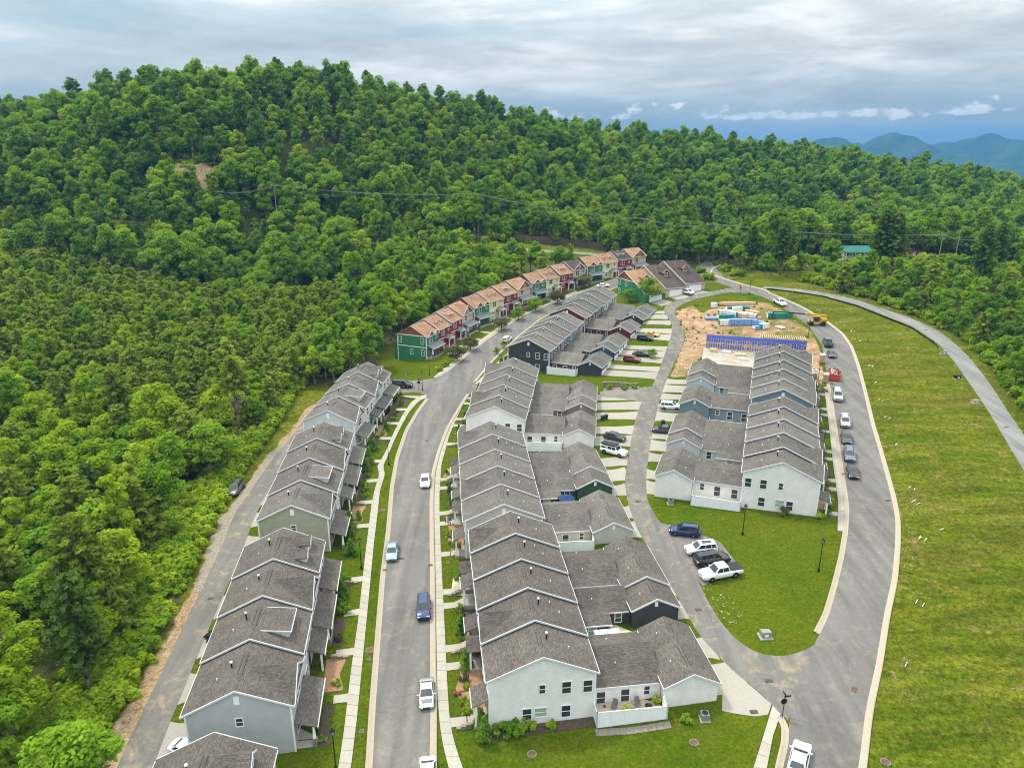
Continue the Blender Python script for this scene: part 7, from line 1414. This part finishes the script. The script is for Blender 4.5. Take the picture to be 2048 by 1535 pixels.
draped('silt_fence', GL([(1640, 778), (1650, 783), (1656, 786)]), 0.6, 'short black silt fence below the portable toilets', 'fence', M_BLACK)
PV = [z6(*p) for p in [(1545, 45), (1550, 95), (1605, 110), (1665, 275), (1708, 395), (1775, 630), (1850, 820), (1940, 1110), (1975, 1200), (2010, 1450)]] + [z3(*p) for p in [(1405, 220), (1385, 585), (1325, 945), (1365, 10), (1530, 170)]] + [zD(*p) for p in [(540, 535), (640, 575), (740, 630), (910, 730), (955, 765), (1010, 830), (1070, 985), (1110, 1090), (1130, 1200), (1240, 1480)]]
_pv = MB().tube((-0.42, 0, 0.06), (0.42, 0, 0.2), 0.042, 0.042, 6).mesh('marker_pipe', M_WHITE)
for k, c in enumerate(PV):
    g_ = G(*c)
    for j in range(1 + k % 2): tag(link('marker_pipe', _pv, None, (g_.x + 0.5 * j, g_.y - 0.7 * j, T(g_.x + 0.5 * j, g_.y - 0.7 * j)), (0, 0, srng.uniform(0.3, 0.9)), (1, 1, 1.0)), 'white plastic pipe stub lying in the grassy field', 'pipe', 'white pipe stubs in the field')
def flat_disc(c, r, mat, name, label, cat, square=None, up=0.075):
    g_ = G(*c); t = thing(name, label, cat, (g_.x, g_.y, g_.z), square or 0.0, 'covers and grates in the ground')
    if square is None: MB().lathe((0, 0, -0.1), [(r, 0), (r, 0.1 + up)], 18).build('ring', M_STONE, t); MB().lathe((0, 0, up + 0.002), [(r * 0.82, 0), (r * 0.8, 0.012)], 18).build('lid', mat, t)
    else:
        MB().box(-r, r, -r * 0.6, r * 0.6, -0.1, up).build('frame', mat, t)
        for k in range(5): MB().box(-r * 0.85 + k * r * 0.36, -r * 0.85 + k * r * 0.36 + r * 0.2, -r * 0.5, r * 0.5, up + 0.002, up + 0.014).build('bar', M_RUST, t)
M_RUST = plain('rusty_iron', (0.12, 0.075, 0.045), 0.9, 0.4); M_GRATE = plain('dark_grate', (0.06, 0.05, 0.045), 0.8)
for c, r, l in [((740, 1300), .55, 'tan manhole on the left grass strip'), ((1064, 1507), .5, 'rusty manhole in the lower lawn'), ((1388, 1484), .5, 'rusty manhole at the right of the lower lawn'), ((1709, 1378), .5, 'rusty manhole in the right road'), ((1771, 1523), .5, 'grey manhole at the foot of the field'), ((854, 881), .45, 'manhole in the long street above the white sedan'), ((765, 1020), .45, 'manhole on the strip by the sage house walk'), ((738, 1318), .3, 'small meter lid on the left grass strip'), ((723, 1462), .3, 'small round lid near the lower lamp'), ((896, 1125), .3, 'small round lid on a middle row front lawn'), ((898, 1190), .3, 'small round lid below the white chairs')]: flat_disc(c, r, M_RUST, 'manhole_cover', l, 'manhole')
for c, l in [((769, 1140), 'storm grate by the left curb'), ((422, 1197), 'storm grate across the woodland alley'), ((802, 1117), 'rusty grate beside the light blue sedan'), ((863, 1130), 'storm grate by the middle row curb'), ((1538, 1361), 'storm grate at the alley mouth'), ((1397, 1219), 'storm grate in the alley below the pickup'), ((1508, 1423), 'rusty grate on the big driveway'), ((1276, 1003), 'storm grate in the alley beside the right row'), ((1688, 948), 'storm grate by the black sedan'), ((1852, 660), 'grate in the gravel lane bend'), ((2013, 854), 'grate in the gravel lane at the right edge'), ((1776, 1001), 'storm grate by the field curb'), ((908, 743), 'storm grate below the lowest street tree')]: flat_disc(c, 0.42, M_GRATE, 'storm_grate', l, 'grate', 0.01)
M_BOXG = plain('utility_box', (0.22, 0.25, 0.21), 0.5)
for c, l, m_ in [((1530, 1272), 'grey green transformer box on its pad in the lawn', M_BOXG), ((1914, 757), 'dark utility box on the field by the gravel lane', M_BLACK), ((1886, 708), 'small pale utility box by the gravel lane', M_BOXG), ((1950, 806), 'tan utility box in the stones by the gravel lane', M_TANP)]:
    g_ = G(*c); t = thing('utility_box', l, 'utility box', (g_.x, g_.y, g_.z), 0.05, 'utility boxes'); MB().box(-0.8, 0.8, -0.7, 0.7, -0.3, 0.1).build('pad', M_CONC, t); MB().prism([(-0.5, 0.103), (0.5, 0.103), (0.5, 0.75), (-0.35, 0.95), (-0.5, 0.9)], -0.6, 0.6).build('cabinet', m_, t); MB().box(-0.25, 0.25, -0.53, -0.503, 0.3, 0.6).build('label_plate', M_WHITE, t)
M_STRAWP = plain('pale_straw', (0.36, 0.32, 0.19), 0.95, 0.3, 8)
m_ = MB()
for k in range(110):
    x, y = srng.uniform(150, 400), srng.uniform(480, 720)
    if abs((x - 150) - (y - 480) * 0.75) > 115: continue
    g_ = G(*z3(x, y)); a_ = srng.random() * 6.28; s_ = srng.uniform(0.05, 0.22); ca, sa = math.cos(a_) * s_, math.sin(a_) * s_; m_.add([(g_.x - ca, g_.y - sa, g_.z + 0.05), (g_.x + sa * 0.5, g_.y - ca * 0.5, g_.z + 0.07), (g_.x + ca, g_.y + sa, g_.z + 0.06), (g_.x - sa * 0.5, g_.y + ca * 0.5, g_.z + 0.09)], [(0, 1, 2, 3)])
for k in range(60):
    g_ = G(srng.uniform(1800, 1830), srng.uniform(980, 1140)); a_ = srng.random() * 6.28; s_ = srng.uniform(0.05, 0.13); ca, sa = math.cos(a_) * s_, math.sin(a_) * s_; m_.add([(g_.x - ca, g_.y - sa, g_.z + 0.05), (g_.x + sa, g_.y - ca, g_.z + 0.07), (g_.x + ca, g_.y + sa, g_.z + 0.06), (g_.x - sa, g_.y + ca, g_.z + 0.09)], [(0, 1, 2, 3)])
tag(m_.build('straw_litter', M_STRAWP), 'pale straw flecks scattered over the mown lawn', 'straw', kind='stuff')
# rough tufts in the field and lawn edges
def tufts(name, n, inside, s0, s1, label, mat):
    P_ = []
    while len(P_) < n:
        x, y = srng.uniform(26, 128, 4000), srng.uniform(45, 255, 4000); ok = inside(x, y); x, y = x[ok], y[ok]; P_ += list(zip(x, y))
    P_ = np.array(P_[:n]); z = Tn(P_[:, 0], P_[:, 1]); s_ = srng.uniform(s0, s1, n); K = 3
    a_ = srng.random((n, K)) * 6.283; d = np.stack([np.cos(a_), np.sin(a_)], -1); c = np.c_[P_, z][:, None, :] + np.concatenate([srng.normal(size=(n, K, 2)) * 0.12, np.zeros((n, K, 1))], -1)
    u3 = np.concatenate([d, np.zeros((n, K, 1))], -1) * s_[:, None, None]; up = np.concatenate([srng.normal(size=(n, K, 2)) * 0.45, np.ones((n, K, 1))], -1) * s_[:, None, None] * 0.9
    V = np.stack([c - u3 * 0.5, c + u3 * 0.5, c + u3 * 0.3 + up, c - u3 * 0.3 + up], 2).reshape(-1, 3); me = finish_leaves(name, V, np.repeat(srng.random(n * K), 4), mat); tag(link(name, me), label, 'grass', kind='stuff')
L_TUFT = leafmat('grass_blades', (0.10, 0.14, 0.012), (0.15, 0.18, 0.02), (0.22, 0.22, 0.04), 0.5)
_path_poly = [(p[0], p[1]) for p in smooth(GL([(1520, 577), (1602, 585), (1716, 610), (1827, 654), (1906, 720), (1970, 812), (2023, 900), (2110, 1050)]), 60, 1)] + [(p[0], p[1]) for p in smooth(GL([(1530, 573), (1621, 581), (1716, 600), (1827, 638), (1906, 683), (1985, 774), (2048, 869), (2180, 1060)]), 60, 1)[::-1]]
FIELD_IN = [(p[0] + 1.2, p[1]) for p in smooth(rr, 80, 2)] + [(100, 252), (122, 232), (123, 217), (124, 186.5), (107.5, 138.5), (91.5, 100), (116, 40)]
tufts('field_grass', 14000, lambda x, y: pip(FIELD_IN, x, y) & ~pip(_path_poly, x, y), 0.05, 0.17, 'rough grass tufts over the field', L_TUFT)
# ---------------------------------------------------------------- far things
M_POLE = plain('weathered_pole', (0.30, 0.26, 0.21), 0.9, 0.3); M_WIRE = plain('cable', (0.25, 0.24, 0.23), 0.5, 0.1)
def on_ray(px, py, d): r = ray(px, py); k = d / r[1]; return Vector((r[0] * k, d, CAM_H + r[2] * k))
tops = [(on_ray(430, 383, 318), None), (on_ray(548, 371, 318), 'wooden power pole above the pine stand'), (on_ray(955, 388, 330), 'wooden power pole on the wooded slope behind the houses'), (on_ray(1290, 438, 318), 'wooden power pole hidden low in the trees'), (on_ray(1432, 449, 300), 'wooden power pole above the entrance road'), (on_ray(1886, 470, 285), 'wooden power pole beside the orange cabin'), (on_ray(1990, 474, 290), None)]
def pole(top, label, arm=2.4, rz=0.0):
    zg = T(top.x, top.y); t = thing('power_pole', label, 'power pole', (top.x, top.y, zg), rz, 'wooden power poles'); h = top.z - zg; MB().tube((0, 0, -1), (0, 0, h + 0.3), 0.19, 0.13, 8).build('pole', M_POLE, t); MB().box(-arm / 2, arm / 2, -0.08, 0.08, h - 0.25, h - 0.08).build('crossarm', M_POLE, t)
    for x in (-arm / 2 + 0.1, 0, arm / 2 - 0.1): MB().tube((x, 0, h - 0.08), (x, 0, h + 0.2), 0.06, 0.04, 6).build('insulator', M_WHITE, t)
for v, l in tops:
    if l: pole(v, l)
pole(on_ray(1921, 461, 292), 'second wooden power pole right of the orange cabin')
def cable(a, b, sag, r, label, n=14):
    m_ = MB(); P_ = [a.lerp(b, k / n) - Vector((0, 0, sag * 4 * (k / n) * (1 - k / n))) for k in range(n + 1)]
    for k in range(n): m_.tube(P_[k], P_[k + 1], r, r, 4, cap=False)
    tag(m_.build('power_cable', M_WIRE), label, 'cable', 'power cables over the woods')
for i in range(len(tops) - 1):
    for j, (ox, oz) in enumerate(((-1.1, 0.2), (0, 0.25), (1.1, 0.2), (0, -1.6))):
        cable(tops[i][0] + Vector((ox * 0.6, ox * 0.8, oz)), tops[i + 1][0] + Vector((ox * 0.6, ox * 0.8, oz)), 1.6 + 0.2 * j, 0.065 if j < 3 else 0.04, f'{["rear upper", "middle upper", "front upper", "single lower"][j]} power cable of the {ORD[i]} span from the left')
tp = on_ray(582, 164, 440); t = thing('transmission_tower', 'twin pole transmission frame on the hilltop skyline', 'power pole', (tp.x, tp.y, T(tp.x, tp.y))); h = tp.z - T(tp.x, tp.y)
for x in (-1.9, 1.9): MB().tube((x, 0, -1), (x, 0, h + 0.8), 0.28, 0.22, 8).build('pole', M_POLE, t)
MB().box(-4.2, 4.2, -0.14, 0.14, h - 0.5, h - 0.2).build('crossarm', M_POLE, t)
t2 = [on_ray(386, 326, 332), on_ray(402, 328, 332)]
pole(t2[0], 'left dark pole in the tan hillside clearing', 1.0); pole(t2[1], 'right dark pole in the tan hillside clearing', 1.0)
for j, (ox, oy) in enumerate(((-2, 0), (2, 0), (4, 1))): cable(tp + Vector((ox, 0, -0.2)), (t2[0] if j < 1 else t2[1]) + Vector((0, 0, 0.3 * j)), 3, 0.03, f'{["left", "middle", "right"][j]} cable running down from the hilltop frame'); cable((t2[0] if j < 1 else t2[1]) + Vector((0, 0, 0.3 * j)), on_ray(-60, 505 - 12 * j, 250), 5, 0.035, f'{["lower", "middle", "upper"][j]} cable crossing the pines to the left edge')
# buildings by the far road
M_GREENROOF = plain('green_metal_roof', (0.015, 0.13, 0.10), 0.45); M_CABIN = plain('orange_timber', (0.50, 0.22, 0.05), 0.8, 0.3)
def far_house(px0, px1, pyb, d, wallm, roofm, label, hwall, hroof, depth, open_front=False):
    a, b = on_ray(px0, pyb, d), on_ray(px1, pyb, d); L_ = b.x - a.x; z = T(0.5 * (a.x + b.x), d); t = thing('roadside_building', label, 'building', (a.x, d, z), 0.0, 'buildings by the far road')
    MB().box(0, L_, 0, depth, -1, hwall).build('wall', wallm, t); MB().roof(-0.5, L_ + 0.5, depth / 2, depth / 2 + 0.8, hwall - 0.1, hwall + hroof, 0.12).build('roof', roofm, t)
    for k in range(max(2, int(L_ / 3.2))): x = 1.6 + k * 3.2; (MB().box(x - 0.5, x + 0.5, -0.04, -0.003, 0.9, 2.0).build('window', M_GLASS, t))
    MB().box(L_ * 0.5 - 0.5, L_ * 0.5 + 0.5, -0.05, -0.004, 0, 2.05).build('door', M_WHITE, t)
    if open_front:
        for k in range(6): MB().box(0.2 + k * (L_ - 0.4) / 5 - 0.08, 0.2 + k * (L_ - 0.4) / 5 + 0.08, -1.9, -1.74, -0.5, hwall - 0.4).build('porch_post', M_WHITE, t)
        MB().slab([(-2.1, hwall - 0.5), (-0.01, hwall - 0.05)], -0.4, L_ + 0.4, 0.1).build('porch_roof', roofm, t)
far_house(1688, 1778, 508, 314, W['beige'], M_GREENROOF, 'long low building with green metal roof by the far road', 3.0, 1.7, 9, True); far_house(1810, 1846, 512, 312, M_CABIN, ROOF_DARK, 'orange timber cabin with dark roof by the far road', 3.2, 1.6, 8)
far_house(1185, 1225, 438, 352, W['mist'], ROOF_SLATE, 'pale house half hidden in the trees behind the top block', 5.0, 2.0, 9)
g_ = G(1852, 527); m_ = MB(); m_.lathe((0, 0, -0.3), [(4.2, 0), (3.0, 1.0), (1.4, 1.9), (0.3, 2.3)], 16); tag(m_.build('gravel_pile', M_STRAWP, None, (g_.x, g_.y, g_.z), (0, 0, 0.4), True), 'pale gravel heap beside the far road', 'gravel pile')
M_BOARD = plain('brown_fence_board', (0.13, 0.085, 0.06), 0.9, 0.3)
fa, fb = Vector((-4, 336)), Vector((44, 333)); fd = (fb - fa); t = thing('board_fence', 'long brown board fence behind the colourful rows', 'fence', (fa.x, fa.y, 0), math.atan2(fd.y, fd.x)); L_ = fd.length; k_ = 20
for k in range(k_):
    q_ = fa + fd * ((k + 0.5) / k_); z = T(q_.x, q_.y); MB().box(L_ * k / k_ + 0.02, L_ * (k + 1) / k_ - 0.02, -0.05, 0.05, z - 1, z + 3.0 + 0.12 * math.sin(k)).build('board_panel', M_BOARD, t)
